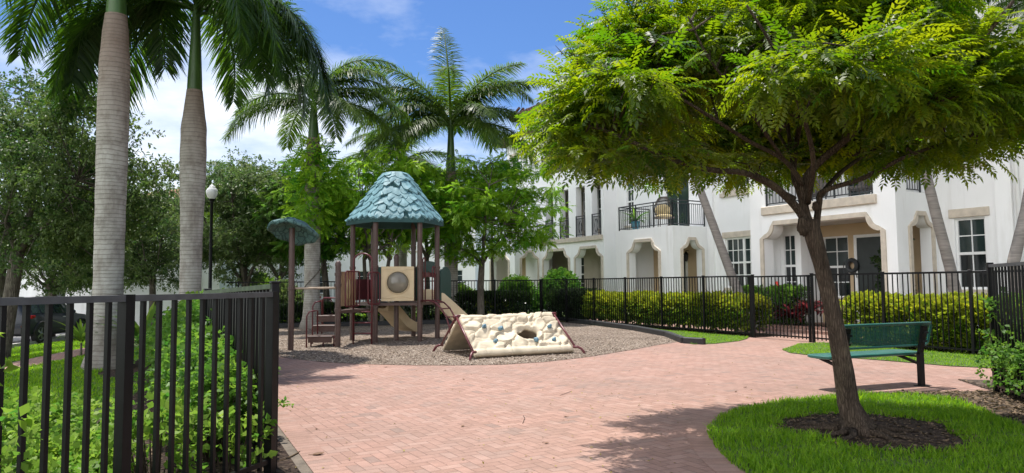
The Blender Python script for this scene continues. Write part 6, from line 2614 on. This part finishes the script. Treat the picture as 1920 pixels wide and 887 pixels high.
def bush(name, label, c, r, n, ls, m, seed, cat='shrub', T=T_HEDGE, group=None, bottom=0.0, clip=.12, stem=True, lcb=.3):
    "leafy mound; c on the ground"
    c = Vector(c)
    root = thing(name, label, cat, c, group=group)
    g = np.random.default_rng(seed)
    d = nrm(g.normal(size=(n, 3)))
    d[:, 2] = np.abs(d[:, 2]) * 1.0 - .25
    k = 1 + np.array([clip * 2.2 * noise.noise(Vector(x) * 2.3 + Vector((seed, 0, 0))) for x in d])
    rr_ = g.uniform(.55, 1, n) ** .6 * k
    pos = d * rr_[:, None] * np.array(r) + np.array(c) + np.array([0, 0, bottom + r[2] * .25])
    pos[:, 2] = np.maximum(pos[:, 2], c.z + .03)
    ax = d + g.normal(size=d.shape) * .5
    uv = np.zeros_like(ax)
    uv[:, 2] = .7
    uv += g.normal(size=ax.shape) * .4
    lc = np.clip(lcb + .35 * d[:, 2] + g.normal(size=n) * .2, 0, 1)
    joined('foliage', [instance(T, pos, frames(ax, nrm(uv)), ls * g.uniform(.7, 1.2, n), lc)], M[m], root)
    if stem:
        mb = MB()
        for i in range(7):
            a = i * .9
            mb.tube([c, c + Vector((math.cos(a) * r[0] * .3, math.sin(a) * r[1] * .3, bottom + r[2] * .4)), c + Vector((math.cos(a) * r[0] * .6, math.sin(a) * r[1] * .6, bottom + r[2] * .8))], [.03, .02, .008], 5, cap=False)
        mb.build('stems', M['barkB'], root)
    return root


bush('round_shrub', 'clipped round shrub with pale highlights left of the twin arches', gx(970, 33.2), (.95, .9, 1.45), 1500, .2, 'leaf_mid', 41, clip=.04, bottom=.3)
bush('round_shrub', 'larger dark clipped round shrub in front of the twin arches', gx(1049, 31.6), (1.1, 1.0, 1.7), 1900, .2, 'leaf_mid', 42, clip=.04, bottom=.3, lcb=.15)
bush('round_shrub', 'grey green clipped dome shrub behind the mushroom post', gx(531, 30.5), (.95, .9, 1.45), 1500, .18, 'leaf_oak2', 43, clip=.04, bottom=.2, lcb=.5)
bush('shrub', 'loose lime green shrub left of the clipped dome', gx(497, 32), (1.0, .9, 1.9), 800, .26, 'leaf_lime', 44, clip=.2)
bush('shrub', 'bright potted style shrub beyond the far fence right of the slide', gx(868, 33), (.5, .45, 1.5), 420, .2, 'leaf_lime', 45, clip=.2)
bush('shrub', 'flowering low shrub with yellow leaves beside the slim trunk', gx(925, 31.5), (.8, .5, .9), 520, .2, 'leaf_hedge', 46, clip=.2, lcb=.6)
bush('shrub', 'red leaved shrub beyond the fence behind the mushroom post', gx(600, 30), (.5, .4, .7), 260, .2, 'leaf_ti', 47, clip=.2)
bush('shrub', 'low dark green shrub under the terrace arch', FP(11.2, 3.2) + (0,), (.7, .6, .8), 700, .15, 'leaf_dark', 48, clip=.1, lcb=.5)
bush('shrub', 'dark shrub beside the porch arch of the twin arch house', FP(13.2, 3.4) + (0,), (.8, .7, .85), 700, .15, 'leaf_dark', 49, clip=.1, lcb=.4)


def rosette(name, label, c, n, L, w, m, seed, el=(.25, 1.35), cat='plant', h=0.0, group=None):
    t = thing(name, label, cat, c, group=group)
    leafplant(t, Vector(c) + up * h, n, L, w, m, seed, el=el)
    if h:
        mb = MB()
        mb.tube([Vector(c), Vector(c) + up * h], [.03, .02], 6)
        mb.build('stem', M['barkB'], t)
    return t


g = random.Random(9)
for i, (s, p, hh_, sz, lab) in enumerate(((6.5, 3.0, .5, .62, 'red leaved plant nearest the gate left post'), (6.95, 2.75, .35, .6, 'bronze red plant second from the gate'), (5.95, 3.15, .55, .62, 'dark red plant touching the porch corner'), (7.35, 2.9, .45, .55, 'red leaved plant beside the clipped box hedge'))):
    rosette('ti_plant', lab, FP(s, p) + (0,), 46, sz, .1, 'leaf_ti', 60 + i, h=hh_, group='red ti plants by the window')
for i, (s, p, hh_, lab) in enumerate(((.7, 2.9, .45, 'dark purple plant left of the leaning palm trunk'), (.15, 3.0, .5, 'dark purple plant at the foot of the leaning palm'), (-.5, 3.1, .4, 'dark purple plant under the right hand window'), (1.25, 3.0, .35, 'dark purple plant by the small side arch'))):
    rosette('ti_plant', lab, FP(s, p) + (0,), 46, .62, .1, 'leaf_ti2', 70 + i, h=hh_, group='dark ti plants by the side arch')
for i, (s, p, L, lab) in enumerate(((10.0, 2.9, 1.15, 'large upright bronze bromeliad before the terrace arch'), (10.9, 3.0, .95, 'smaller bronze bromeliad left of the large one'))):
    rosette('bromeliad', lab, FP(s, p) + (0,), 26, L, .17, 'leaf_agave', 80 + i, el=(.7, 1.45), h=.25, group='bronze bromeliads')
t = thing('red_flower', 'single bright red flower spike above the red leaved plants', 'flower', FP(7.6, 2.9) + (0,))
mb = MB()
q = Vector(FP(7.6, 2.9) + (0,))
mb.tube([q, q + up * 1.2], .012, 5)
mb.build('stem', M['barkB'], t)
mb = MB()
for k in range(7):
    mb.ell(q + up * (1.15 + .045 * k), (.11 * (1 - k / 9), .11 * (1 - k / 9), .06), 8, 5, .4)
mb.build('bloom', M['red'], t)

# shrubs by the left fence
def thicket(name, label, spots, T, ls, per, m, seed, cat='shrub', lcj=.22, out=.8):
    base = Vector((spots[0][0], spots[0][1], terrain(spots[0][0], spots[0][1])))
    root = thing(name, label, cat, base)
    g = random.Random(seed)
    cl, rr_ = [], []
    mb = MB()
    for (x, y, h_, r_, n) in spots:
        z0 = terrain(x, y)
        for i in range(n):
            a, q_ = g.uniform(0, 2 * PI), r_ * math.sqrt(g.random())
            hz = h_ * (1 - .35 * (q_ / r_) ** 2) * (1 - g.random() ** 2.2 * .8)
            p = Vector((x + q_ * math.cos(a), y + q_ * math.sin(a), z0 + hz))
            cl.append(p)
            rr_.append(.16)
            mb.tube([(x + q_ * .4 * math.cos(a), y + q_ * .4 * math.sin(a), z0), (x + q_ * .8 * math.cos(a), y + q_ * .8 * math.sin(a), z0 + hz * .6), p], [.010, .007, .003], 4, cap=False)
    mb.build('stems', M['barkA'], root)
    joined('foliage', [blob(T, cl, rr_, per, ls, .7, seed, out, .9, lcj, .15)], M[m], root)
    return root


T_BIG = t_twig(6, .5, .36, 14)
thicket('bougainvillea', 'light green leafy bush filling the corner low behind the near fence at the left', [(-3.1, 4.5, .40, .6, 60), (-3.6, 5.3, .44, .75, 75), (-2.55, 4.0, .28, .45, 30), (-4.3, 6.2, .46, .75, 70)], T_BIG, .125, 11, 'leaf_lime', 91)
thicket('schefflera', 'dense mid green hedge shrub just behind the near corner of the picket fence', [(-2.85, 6.9, .90, .40, 95), (-3.25, 7.8, 1.05, .45, 100), (-3.75, 8.8, 1.15, .5, 110), (-4.3, 9.8, 1.2, .6, 110), (-2.5, 6.1, .72, .30, 50)], T_BIG, .14, 12, 'leaf_mid', 92)
thicket('schefflera', 'paler green shrub behind the dense hedge shrub, by the swollen palm', [(-4.9, 11.4, 1.15, .6, 80), (-5.5, 13.0, 1.25, .7, 80), (-6.2, 14.6, 1.25, .7, 70)], T_BIG, .17, 10, 'leaf_lime', 93)
thicket('bougainvillea', 'stray light green shoots reaching through the middle of the near fence', [(-2.5, 5.05, .62, .32, 14), (-2.2, 5.6, .45, .2, 6)], T_BIG, .15, 7, 'leaf_lime', 94)
rosette('areca_plant', 'spiky yellow green plant behind the near fence post, right of the tall palm', tuple(gx(272, 13.4)), 60, 1.15, .075, 'leaf_lime', 95, el=(.4, 1.4), h=.3)
rosette('areca_plant', 'yellow green arching plant left of the tall palm before the dark car', tuple(gx(156, 15.2)), 40, .55, .05, 'leaf_lime', 96, el=(.4, 1.4), h=.3)
thicket('orange_jasmine', 'glossy green shrub growing through the tall fence at the right edge', [(6.35, 8.6, .95, .34, 60), (6.05, 7.9, .85, .36, 60), (6.3, 9.1, 1.25, .2, 22), (5.8, 7.2, .7, .36, 46), (6.9, 8.4, .95, .4, 40)], T_BIG, .125, 12, 'leaf_mid', 97)
b_ = at(2, 515, 3.3)
thicket('bougainvillea', 'single leafy shoot poking in at the left edge above the near fence rail', [(b_.x - .12, 3.3, 1.42, .08, 7)], T_BIG, .14, 6, 'leaf_lime', 98)

# ------------------------------------------------------------------ grass
def blades(label, polys, holes, dens, h, seed, w_=.009, nearest=None):
    "grass blades over polygons; label only"
    g = np.random.default_rng(seed)
    V, Q, LC = [], [], []
    P_ = []
    for poly in polys:
        xs, ys = [p[0] for p in poly], [p[1] for p in poly]
        A = (max(xs) - min(xs)) * (max(ys) - min(ys))
        n = int(A * dens)
        X, Y = g.uniform(min(xs), max(xs), n), g.uniform(min(ys), max(ys), n)
        for x, y in zip(X, Y):
            if not inpoly(x, y, poly):
                continue
            if any(inpoly(x, y, hq) for hq in holes):
                continue
            P_.append((x, y))
    P_ = np.array(P_)
    n = len(P_)
    z = np.array([terrain(x, y) for x, y in P_])
    a = g.uniform(0, 2 * PI, n)
    hh_ = h * g.uniform(.45, 1.15, n) * np.array([.78 + .45 * noise.noise(Vector((x * 2.2, y * 2.2, 1))) for x, y in P_])
    b = hh_ * g.uniform(.15, .75, n)
    d = np.stack([np.cos(a), np.sin(a), np.zeros(n)], 1)
    s = np.stack([-np.sin(a), np.cos(a), np.zeros(n)], 1)
    base = np.stack([P_[:, 0], P_[:, 1], z], 1)
    ww = w_ * g.uniform(.7, 1.3, n)
    rows = []
    for t, wf in ((0, 1), (.5, .85), (1, .1)):
        p = base + d * (b * t * t)[:, None]
        p[:, 2] += hh_ * (t - .25 * t * t)
        rows += [p - s * (ww * wf / 2)[:, None], p + s * (ww * wf / 2)[:, None]]
    V = np.stack(rows, 1).reshape(-1, 3)
    o = np.arange(n)[:, None] * 6
    Q = np.concatenate([o + np.array([[0, 1, 3, 2]]), o + np.array([[2, 3, 5, 4]])], 0)
    lc = np.repeat(np.clip(.5 + g.normal(size=n) * .25, 0, 1), 6)
    ob = link('grass', npmesh('grass', V, Q, lc), M['grass'])
    ob['kind'] = 'stuff'
    ob['label'] = label
    ob['category'] = 'grass'
    return ob


ringo = [(x + (x - 3.6) * .012, y + (y - 6.5) * .012) for x, y in ring]
inn2 = [(3.35 + (x - 3.35) * (.93 + .13 * noise.noise(Vector((x * 3, y * 3, 0)))), 6.75 + (y - 6.75) * (.93 + .16 * noise.noise(Vector((x * 3, y * 3, 0))))) for x, y in smoothpoly(inner, 1)]
blades('thick green grass ring around the leaning tree', [ringo], [inn2], 2700, .115, 1, .0095)
blades('short bright grass strip between the timber edging and the long fence', [lawn1], [], 1000, .07, 2, .012)
blades('bright grass strip in front of the fence behind the bench', [lawn2], [], 900, .08, 3, .011)
lawn_near = [(-9.0, 8.5), (-4.9, 8.0), (-5.3, 10.4), (-7.0, 12.0), (-7.6, 14.5), (-8.3, 17), (-9.3, 17), (-9.0, 12.5)]
blades('left lawn between the near fence and the brick walk', [lawn_near], [], 1000, .085, 4, .013)
verge = [gp(0, 684), gp(80, 668), gp(160, 652), gp(250, 635), gp(300, 625), gp(290, 614), gp(154, 634), gp(20, 654), gp(-20, 660)]
blades('grass verge between the brick walk and the street', [verge], [], 420, .1, 5, .02)
far = [(-9.4, 18), (-8.2, 17.5), (-7.8, 24), (-11.4, 26.2), (-12.5, 26)]
blades('sunny grass beyond the swollen palm', [far], [], 260, .1, 6, .022)
blades('sunny grass behind the far fence', [[(-12, 29), (2, 32.5), (2, 36), (-14, 36)]], [], 90, .12, 7, .035)
# ------------------------------------------------------------------ parked car
def car():
    base = Vector((-17.6, 24.5, 0))
    base.z = terrain(base.x, base.y) + .016
    t = thing('parked_car', 'dark blue grey hatchback parked at the kerb beyond the brick walk, rear towards the viewer', 'car', base)
    rz = math.atan2(1, -0.04)
    Mx = Matrix.Rotation(rz, 3, 'Z')
    W = .9
    paint = mat('dark_blue_grey_paint', (0.014, 0.019, 0.03), .4, .05, 3, coat=.25, spec=.35)
    clad = mat('black_cladding', (0.015, 0.015, 0.016), .6, .2, 8)
    redl = mat('red_lamp', (.35, .01, .015), .2, .1, 5)
    orl = mat('orange_lamp', (.5, .12, .01), .3, .1, 5)
    alloy = mat('alloy', (.5, .5, .52), .3, .05, 5, metal=.9)
    glass = M['glass']
    # cross sections along x (0 rear .. 4.2 front): (x, half width, z sill, z belt, half width roof, z roof)
    S = [(0.0, .74, .48, .82, .55, .84), (.05, .84, .36, .98, .56, 1.0), (.16, .88, .30, 1.02, .56, 1.22), (.42, .895, .26, 1.02, .58, 1.50), (.8, .90, .25, 1.01, .61, 1.555), (1.5, .905, .25, .99, .63, 1.57), (2.2, .905, .25, .97, .62, 1.54), (2.7, .90, .25, .96, .58, 1.40), (3.15, .89, .26, .95, .60, 1.00), (3.7, .86, .28, .90, .60, .93), (4.05, .80, .32, .80, .55, .83), (4.17, .70, .40, .66, .5, .68)]
    def sec(s):
        x, w_, zs, zb, wr, zr = s
        half = [(w_ * .82, zs), (w_ * .97, zs + .08), (w_, (zs + zb) / 2 + .02), (w_ * .985, zb - .08), (w_ * .955, zb), (wr + (w_ * .955 - wr) * .42, zb + (zr - zb) * .55), (wr, zr - .03 if zr - zb > .1 else zr - .004), (wr * .8, zr + .012), (wr * .4, zr + .022)]
        return [(x, y, z) for y, z in half] + [(x, -y, z) for y, z in reversed(half)]
    mb = MB()
    # denser loft
    LS = []
    for a, b in zip(S[:-1], S[1:]):
        for k in range(3):
            LS.append([p + (q - p) * k / 3 for p, q in zip(a, b)])
    LS.append(S[-1])
    vs, fs = [], []
    for s in LS:
        vs += [base + Mx @ Vector(p) for p in sec(s)]
    k = len(sec(S[0]))
    for i in range(len(LS) - 1):
        for j in range(k):
            fs.append((i * k + j, i * k + (j + 1) % k, (i + 1) * k + (j + 1) % k, (i + 1) * k + j))
    fs += [tuple(range(k - 1, -1, -1)), tuple((len(LS) - 1) * k + j for j in range(k))]
    mb.add(vs, fs)
    mb.build('body', paint, t, smooth=True)
    lp = lambda x, y, z: base + Mx @ Vector((x, y, z))

    def interp(x):
        for a, b in zip(S[:-1], S[1:]):
            if a[0] <= x <= b[0]:
                f = (x - a[0]) / (b[0] - a[0])
                return [p + (q - p) * f for p, q in zip(a, b)]
        return S[-1]

    def sidept(x, f, sg, off=.012):
        _, w_, zs, zb, wr, zr = interp(x)
        y = w_ * .955 + (wr - w_ * .955) * (.42 * 0 + f)
        z = zb + (zr - zb) * f * .95
        # follow the bowed glass line of the body section
        y0, ym, y1 = w_ * .955, wr + (w_ * .955 - wr) * .42, wr
        y = y0 + (ym - y0) * f / .55 if f < .55 else ym + (y1 - ym) * (f - .55) / .45
        return lp(x, sg * (y + off), z)
    for sg in (-1, 1):
        for (x0, x1, x0t, x1t) in ((.36, .80, .52, .82), (.87, 1.62, .90, 1.60), (1.70, 2.75, 1.68, 2.36)):
            vs, fs = [], []
            n = 6
            for i in range(n + 1):
                for fz in (.08, .35, .6, .86):
                    tt = (fz - .08) / .78
                    x = (x0 + (x1 - x0) * i / n) * (1 - tt) + (x0t + (x1t - x0t) * i / n) * tt
                    vs.append(sidept(x, fz, sg))
            for i in range(n):
                for j in range(3):
                    fs.append((i * 4 + j, i * 4 + j + 1, i * 4 + 5 + j, i * 4 + 4 + j))
            mb = MB()
            mb.add(vs, fs)
            mb.build('side_window', glass, t, smooth='all')
        mb = MB()
        mb.tube([lp(.5, sg * .56, 1.60), lp(.9, sg * .585, 1.625), lp(1.5, sg * .60, 1.635), lp(2.1, sg * .595, 1.61), lp(2.2, sg * .59, 1.58)], .018, 6)
        mb.build('roof_rail', alloy, t)
        mb = MB()
        mb.ell(lp(2.55, sg * .99, 1.05), (.07, .10, .08), 10, 8, M=Mx)
        mb.build('mirror', paint, t, smooth='all')
        mb = MB()
        mb.box(lp(2.05, sg * .905, .42), (2.3, .03, .2), rz=rz, bev=.01)
        mb.build('side_cladding', clad, t)
        for x in (.82, 3.35):
            mb = MB()
            mb.tube([lp(x + .40 * math.cos(PI * i / 10), sg * .895, .34 + .40 * math.sin(PI * i / 10)) for i in range(11)], .045, 6)
            mb.build('wheel_arch', clad, t, smooth='all')
        for x in (1.28, 2.12):
            mb = MB()
            mb.box(lp(x, sg * .918, .88), (.17, .02, .03), rz=rz)
            mb.build('door_handle', alloy, t)
        mb = MB()
        for q_ in range(5):
            f = q_ / 4
            mb.box(lp(.10 + .30 * f, sg * (.80 + .085 * min(1, f * 2)), .93 + .015 * f), (.09, .05, .15 - .07 * f), rz=rz + sg * .25 * (1 - f), bev=.012)
        mb.build('tail_lamp', redl, t)
        mb = MB()
        mb.box(lp(.05, sg * .74, .60), (.1, .16, .13), rz=rz, bev=.012)
        mb.build('bumper_lamp', orl, t)
    # wheels
    for x in (.82, 3.35):
        for sg in (-1, 1):
            c = lp(x, sg * .80, .335)
            yv = Mx @ Vector((0, sg, 0))
            xv = Mx @ Vector((1, 0, 0))

            def ringp(r_, o):
                return [c + (xv * math.cos(2 * PI * i / 28) + up * math.sin(2 * PI * i / 28)) * r_ + yv * o for i in range(28)]
            mb = MB()
            secs = [(.22, -.1), (.31, -.1), (.335, -.07), (.335, .07), (.31, .1), (.235, .105), (.225, .08)]
            vs, fs = [], []
            for r_, o in secs:
                vs += ringp(r_, o)
            for i in range(len(secs) - 1):
                for j in range(28):
                    fs.append((i * 28 + j, i * 28 + (j + 1) % 28, (i + 1) * 28 + (j + 1) % 28, (i + 1) * 28 + j))
            mb.add(vs, fs)
            wl = mb.build('wheel', clad, t, smooth=True)
            mb = MB()
            for q_ in range(5):
                for dq in (-.11, .11):
                    a = 2 * PI * q_ / 5 + dq
                    mb.bar(c + yv * .085, c + yv * .075 + (xv * math.cos(a) + up * math.sin(a)) * .225, .03, .03, up=tuple(yv))
            mb.tube([p for p in ringp(.222, .08)], .014, 6, closed=True)
            mb.ell(c + yv * .09, (.05, .05, .05), 10, 6)
            mb.build('rim', alloy, wl)
    # rear: window, spoiler, bumper, plate recess, wiper
    mb = MB()
    vs = []
    for (x, z, hw) in ((.125, 1.05, .60), (.20, 1.22, .56), (.33, 1.40, .51)):
        for i in range(7):
            y = -hw + 2 * hw * i / 6
            vs.append(lp(x - .03 + .05 * (y / hw) ** 2, y, z))
    mb.add(vs, [(r_ * 7 + i, r_ * 7 + i + 1, r_ * 7 + 8 + i, r_ * 7 + 7 + i) for r_ in range(2) for i in range(6)])
    mb.build('rear_window', glass, t, smooth='all')
    mb = MB()
    mb.box(lp(.30, 0, 1.515), (.30, 1.14, .04), rz=rz, bev=.015)
    mb.build('spoiler', paint, t)
    mb = MB()
    mb.box(lp(.04, 0, .47), (.2, 1.56, .26), rz=rz, bev=.05)
    mb.build('rear_bumper', clad, t)
    mb = MB()
    mb.box(lp(-.005, 0, .78), (.05, .52, .13), rz=rz, bev=.008)
    mb.build('number_plate', M['vinyl'], t)
    mb = MB()
    mb.tube([lp(.08, 0, 1.07), lp(.07, .2, 1.1), lp(.07, .4, 1.12)], .012, 5)
    mb.build('wiper', clad, t)
    # front
    mb = MB()
    for sg in (-1, 1):
        pass
    vs = []
    for (x, z, hw) in ((3.10, 1.035, .66), (2.92, 1.20, .62), (2.72, 1.385, .57)):
        for i in range(7):
            y = -hw + 2 * hw * i / 6
            vs.append(lp(x + .045 - .10 * (y / hw) ** 2, y, z + .015))
    mb.add(vs, [(r_ * 7 + i, r_ * 7 + i + 1, r_ * 7 + 8 + i, r_ * 7 + 7 + i) for r_ in range(2) for i in range(6)])
    mb.build('windscreen', glass, t, smooth='all')
    for sg in (-1, 1):
        mb = MB()
        mb.ell(lp(3.98, sg * .62, .72), (.12, .16, .07), 10, 6, M=Mx)
        mb.build('headlight', M['vinyl'], t, smooth='all')
    return t


car()


# ------------------------------------------------------------------ street lamp
def lamp(label, p, H):
    t = thing('street_lamp', label, 'street lamp', p, group=None)
    mb = MB()
    x, y, z = p
    mb.lathe((x, y, z), [(.19, 0), (.19, .12), (.15, .18), (.15, .5), (.11, .58), (.085, .7), (.062, .9), (.055, H * .6), (.046, H - .62), (.06, H - .6), (.06, H - .56), (.1, H - .52), (.11, H - .48)], 16)
    mb.build('pole', M['black'], t, smooth=True)
    mb = MB()
    globe, nt = newmat('lamp_globe')
    q_ = NT(nt)
    pp = q_.n('ShaderNodeBsdfPrincipled', i_Base_Color=c4((.78, .78, .76)), i_Roughness=.25)
    pp.inputs['Transmission Weight'].default_value = .25
    q_.out(pp)
    mb.lathe((x, y, z), [(.09, H - .48), (.15, H - .42), (.19, H - .30), (.195, H - .22), (.165, H - .13), (.10, H - .075), (.11, H - .06), (.075, H - .02), (.03, H + .02), (.012, H + .06)], 18)
    mb.build('globe', globe, t, smooth=True)
    return t


lamp('black street lamp with a white acorn globe between the swollen palm and the mushroom post', gx(394, 24.5), 5.05)
lamp('distant white globed lamp beyond the far fence near the forked oak', gx(455, 44), 2.9)

# ------------------------------------------------------------------ fallen leaves and twigs
def leaf(label, x, y, s, a, curl=.35, z=0.003):
    t = MB()
    vs = []
    for i in range(7):
        q_ = i / 6
        wd = s * .28 * math.sin(PI * min(1, q_ * .95 + .05))
        zz = z + curl * s * (q_ - .4) ** 2 * 1.6
        vs += [(s * (q_ - .5), -wd, zz + wd * .5), (s * (q_ - .5), 0, zz), (s * (q_ - .5), wd, zz + wd * .6)]
    r_ = Matrix.Rotation(a, 3, 'Z')
    vs = [Vector((x, y, 0)) + r_ @ Vector(v) for v in vs]
    t.add(vs, [(i * 3 + j, i * 3 + j + 1, i * 3 + 4 + j, i * 3 + 3 + j) for i in range(6) for j in range(2)])
    t.tube([vs[1], vs[1] + r_ @ Vector((-s * .3, s * .04, .004))], .0025, 4)
    o = t.build('fallen_leaf', M['leaf_fallen'], None, smooth='all', fixn=False)
    return tag(o, label, 'leaf', 'dry leaves on the brick paving')


for i, (x, y, s, a, lab) in enumerate(((597, 854, .105, .3, 'largest curled brown leaf, near the left brick border'), (868, 800, .05, 1.2, 'small dark leaf on the open paving right of the picture centre bottom'), (593, 805, .04, 2.2, 'tiny dark leaf a little behind the largest curled leaf'), (724, 689, .05, .4, 'dry leaf close to the wood chip edge below the play tower'), (835, 695, .05, .9, 'dry leaf in front of the climbing wall'), (869, 712, .06, 2.0, 'tan leaf on the paving below the climbing wall foot'), (1025, 832, .05, .1, 'small leaf lying left of the tree shadow'), (1380, 735, .05, 1.0, 'small leaf on the paving left of the grass ring'), (1398, 727, .05, .5, 'pale leaf on the paving behind the grass ring'), (1060, 782, .05, 2.6, 'reddish leaf beside the top of the tree shadow'))):
    q_ = gp(x, y)
    leaf(lab, q_[0], q_[1], s, a)


def twig(label, pts, r_=.0025, m='barkA'):
    mb = MB()
    mb.tube([(*gp(*p), .006) for p in pts], r_, 5)
    o = mb.build('fallen_twig', M[m], None, smooth='all')
    return tag(o, label, 'twig', 'fallen twigs')


twig('curved pale twig lying over the left kerb', [(514, 868), (530, 864), (548, 856), (562, 848)], .006, 'frond_dry')
twig('short dark twig left of the tree shadow', [(1050, 742), (1062, 738), (1072, 734)])
twig('twig with a fork on the paving before the climbing wall', [(980, 795), (984, 785), (981, 780)])
# sprig growing out past the corner post
g = random.Random(2)
t = thing('bougainvillea', 'small green sprig sticking out past the corner post over the paving', 'plant', (-1.95, 5.85, .5))
mb = MB()
a, b = Vector((-2.3, 6.3, .55)), at(524, 756, 5.75)
mb.tube([a, a.lerp(b, .5) + up * .05, b], [.005, .004, .002], 5)
mb.build('stem', M['barkA'], t)
joined('leaves', [blob(T_BIG, [b, b.lerp(a, .15)], [.05, .05], 4, .085, .6, 3)], M['leaf_lime'], t)
# surface roots by the trunk
root = MB()
g = random.Random(5)
for k in range(9):
    a = k * .7 + g.uniform(-.2, .2)
    p = Vector((3.28, 6.85, .05))
    d = Vector((math.cos(a), math.sin(a), 0))
    pts = [p + d * (.14 + .16 * i) + Vector((g.uniform(-.03, .03), g.uniform(-.03, .03), .0 - .012 * i)) for i in range(5)]
    root.tube(pts, [.045, .026, .018, .012, .006], 7)
root.build('surface_root', M['barkA'], FT, smooth='all')
# mail boxes on the porch wall, seen through the gate
for i, (a, lab) in enumerate(((3.3, 'white box under the porch window behind the gate'), (2.75, 'second white box right of the first under the porch window'))):
    c_ = A_.P(a, -1.84, .82)
    t = thing('wall_box', lab, 'box', c_, group='white boxes on the porch wall')
    mb = MB()
    mb.box(c_, (.4, .14, .2), rz=math.atan2(U2.y, U2.x), bev=.015)
    mb.build('box_body', M['pot_white'], t)
    mb = MB()
    mb.box(c_ + up * .112, (.43, .17, .025), rz=math.atan2(U2.y, U2.x), bev=.008)
    mb.build('lid', M['pot_white'], t)


# ------------------------------------------------------------------ litter too small to count
def flakes(name, label, spots, m, seed, size, flat=True):
    g = np.random.default_rng(seed)
    P_ = np.array(spots)
    n = len(P_)
    ax = g.normal(size=(n, 3))
    ax[:, 2] *= .15
    uv = g.normal(size=(n, 3)) * .28
    uv[:, 2] += 1
    V, Q, L = instance(T_ONE, P_, frames(ax, nrm(uv)), size * g.uniform(.5, 1.3, n), np.clip(g.random(n), 0, 1))
    o = link(name, npmesh(name, V, Q, L), m)
    return tag(o, label, 'litter', None, 'stuff')


def scatter(poly, n, seed, z, keep=None):
    g = random.Random(seed)
    xs, ys = [p[0] for p in poly], [p[1] for p in poly]
    out = []
    while len(out) < n:
        x, y = g.uniform(min(xs), max(xs)), g.uniform(min(ys), max(ys))
        if inpoly(x, y, poly) and (keep is None or keep(x, y, g)):
            out.append((x, y, terrain(x, y) + z + g.random() * .012))
    return out


M['flake'] = leafmat('dry_flakes', (0.05, 0.035, 0.025), (0.28, 0.20, 0.13), (0.2, 0.13, 0.06), .2, .8, .2)
M['flake2'] = leafmat('yellow_leaflets', (0.20, 0.13, 0.05), (0.42, 0.36, 0.08), (0.3, 0.25, 0.05), .2, .7, .2)
M['chipm'] = leafmat('loose_chips', (0.09, 0.06, 0.04), (0.55, 0.46, 0.37), (0.2, 0.15, 0.1), .1, .85, .2)
inn3 = [(3.35 + (x - 3.35) * 1.12, 6.75 + (y - 6.75) * 1.12) for x, y in inner]
flakes('bark_litter', 'bark flakes and dry leaflets around the leaning trunk', scatter(inn3, 1500, 1, .02), M['flake'], 1, .045)
flakes('leaf_litter', 'dry leaf litter on the soil by the right edge fence', scatter([p for p in dirt if p[0] < 9], 2600, 2, .012), M['flake'], 2, .06)
nearp = [(-1.9, 5.0), (-2.4, 7.4), (-4.6, 12), (3.5, 16), (6, 13), (6, 9), (2, 8.5), (1.3, 6), (1.4, 4.6)]
flakes('leaf_litter', 'tiny fallen leaflets strewn over the brick paving', scatter(nearp, 420, 3, .004, lambda x, y, g_: g_.random() < (1 if math.hypot(x - 2.6, y - 7) < 3 else .22)), M['flake2'], 3, .030)
flakes('wood_chip_litter', 'loose wood chips along the front of the play area', scatter(mulch, 9000, 4, .008, lambda x, y, g_: y < 19 and g_.random() < (1 if y < 16 else .5)), M['chipm'], 4, .042)
soilp = [(-1.75, 5.4), (-2.7, 7.6), (-4.4, 11.2), (-4.9, 10.2), (-4.2, 7.6), (-4.6, 4), (-1.2, 4)]
flakes('leaf_litter', 'dry leaves on the dark soil behind the near fence', scatter(soilp, 1500, 5, .008), M['flake'], 5, .06)
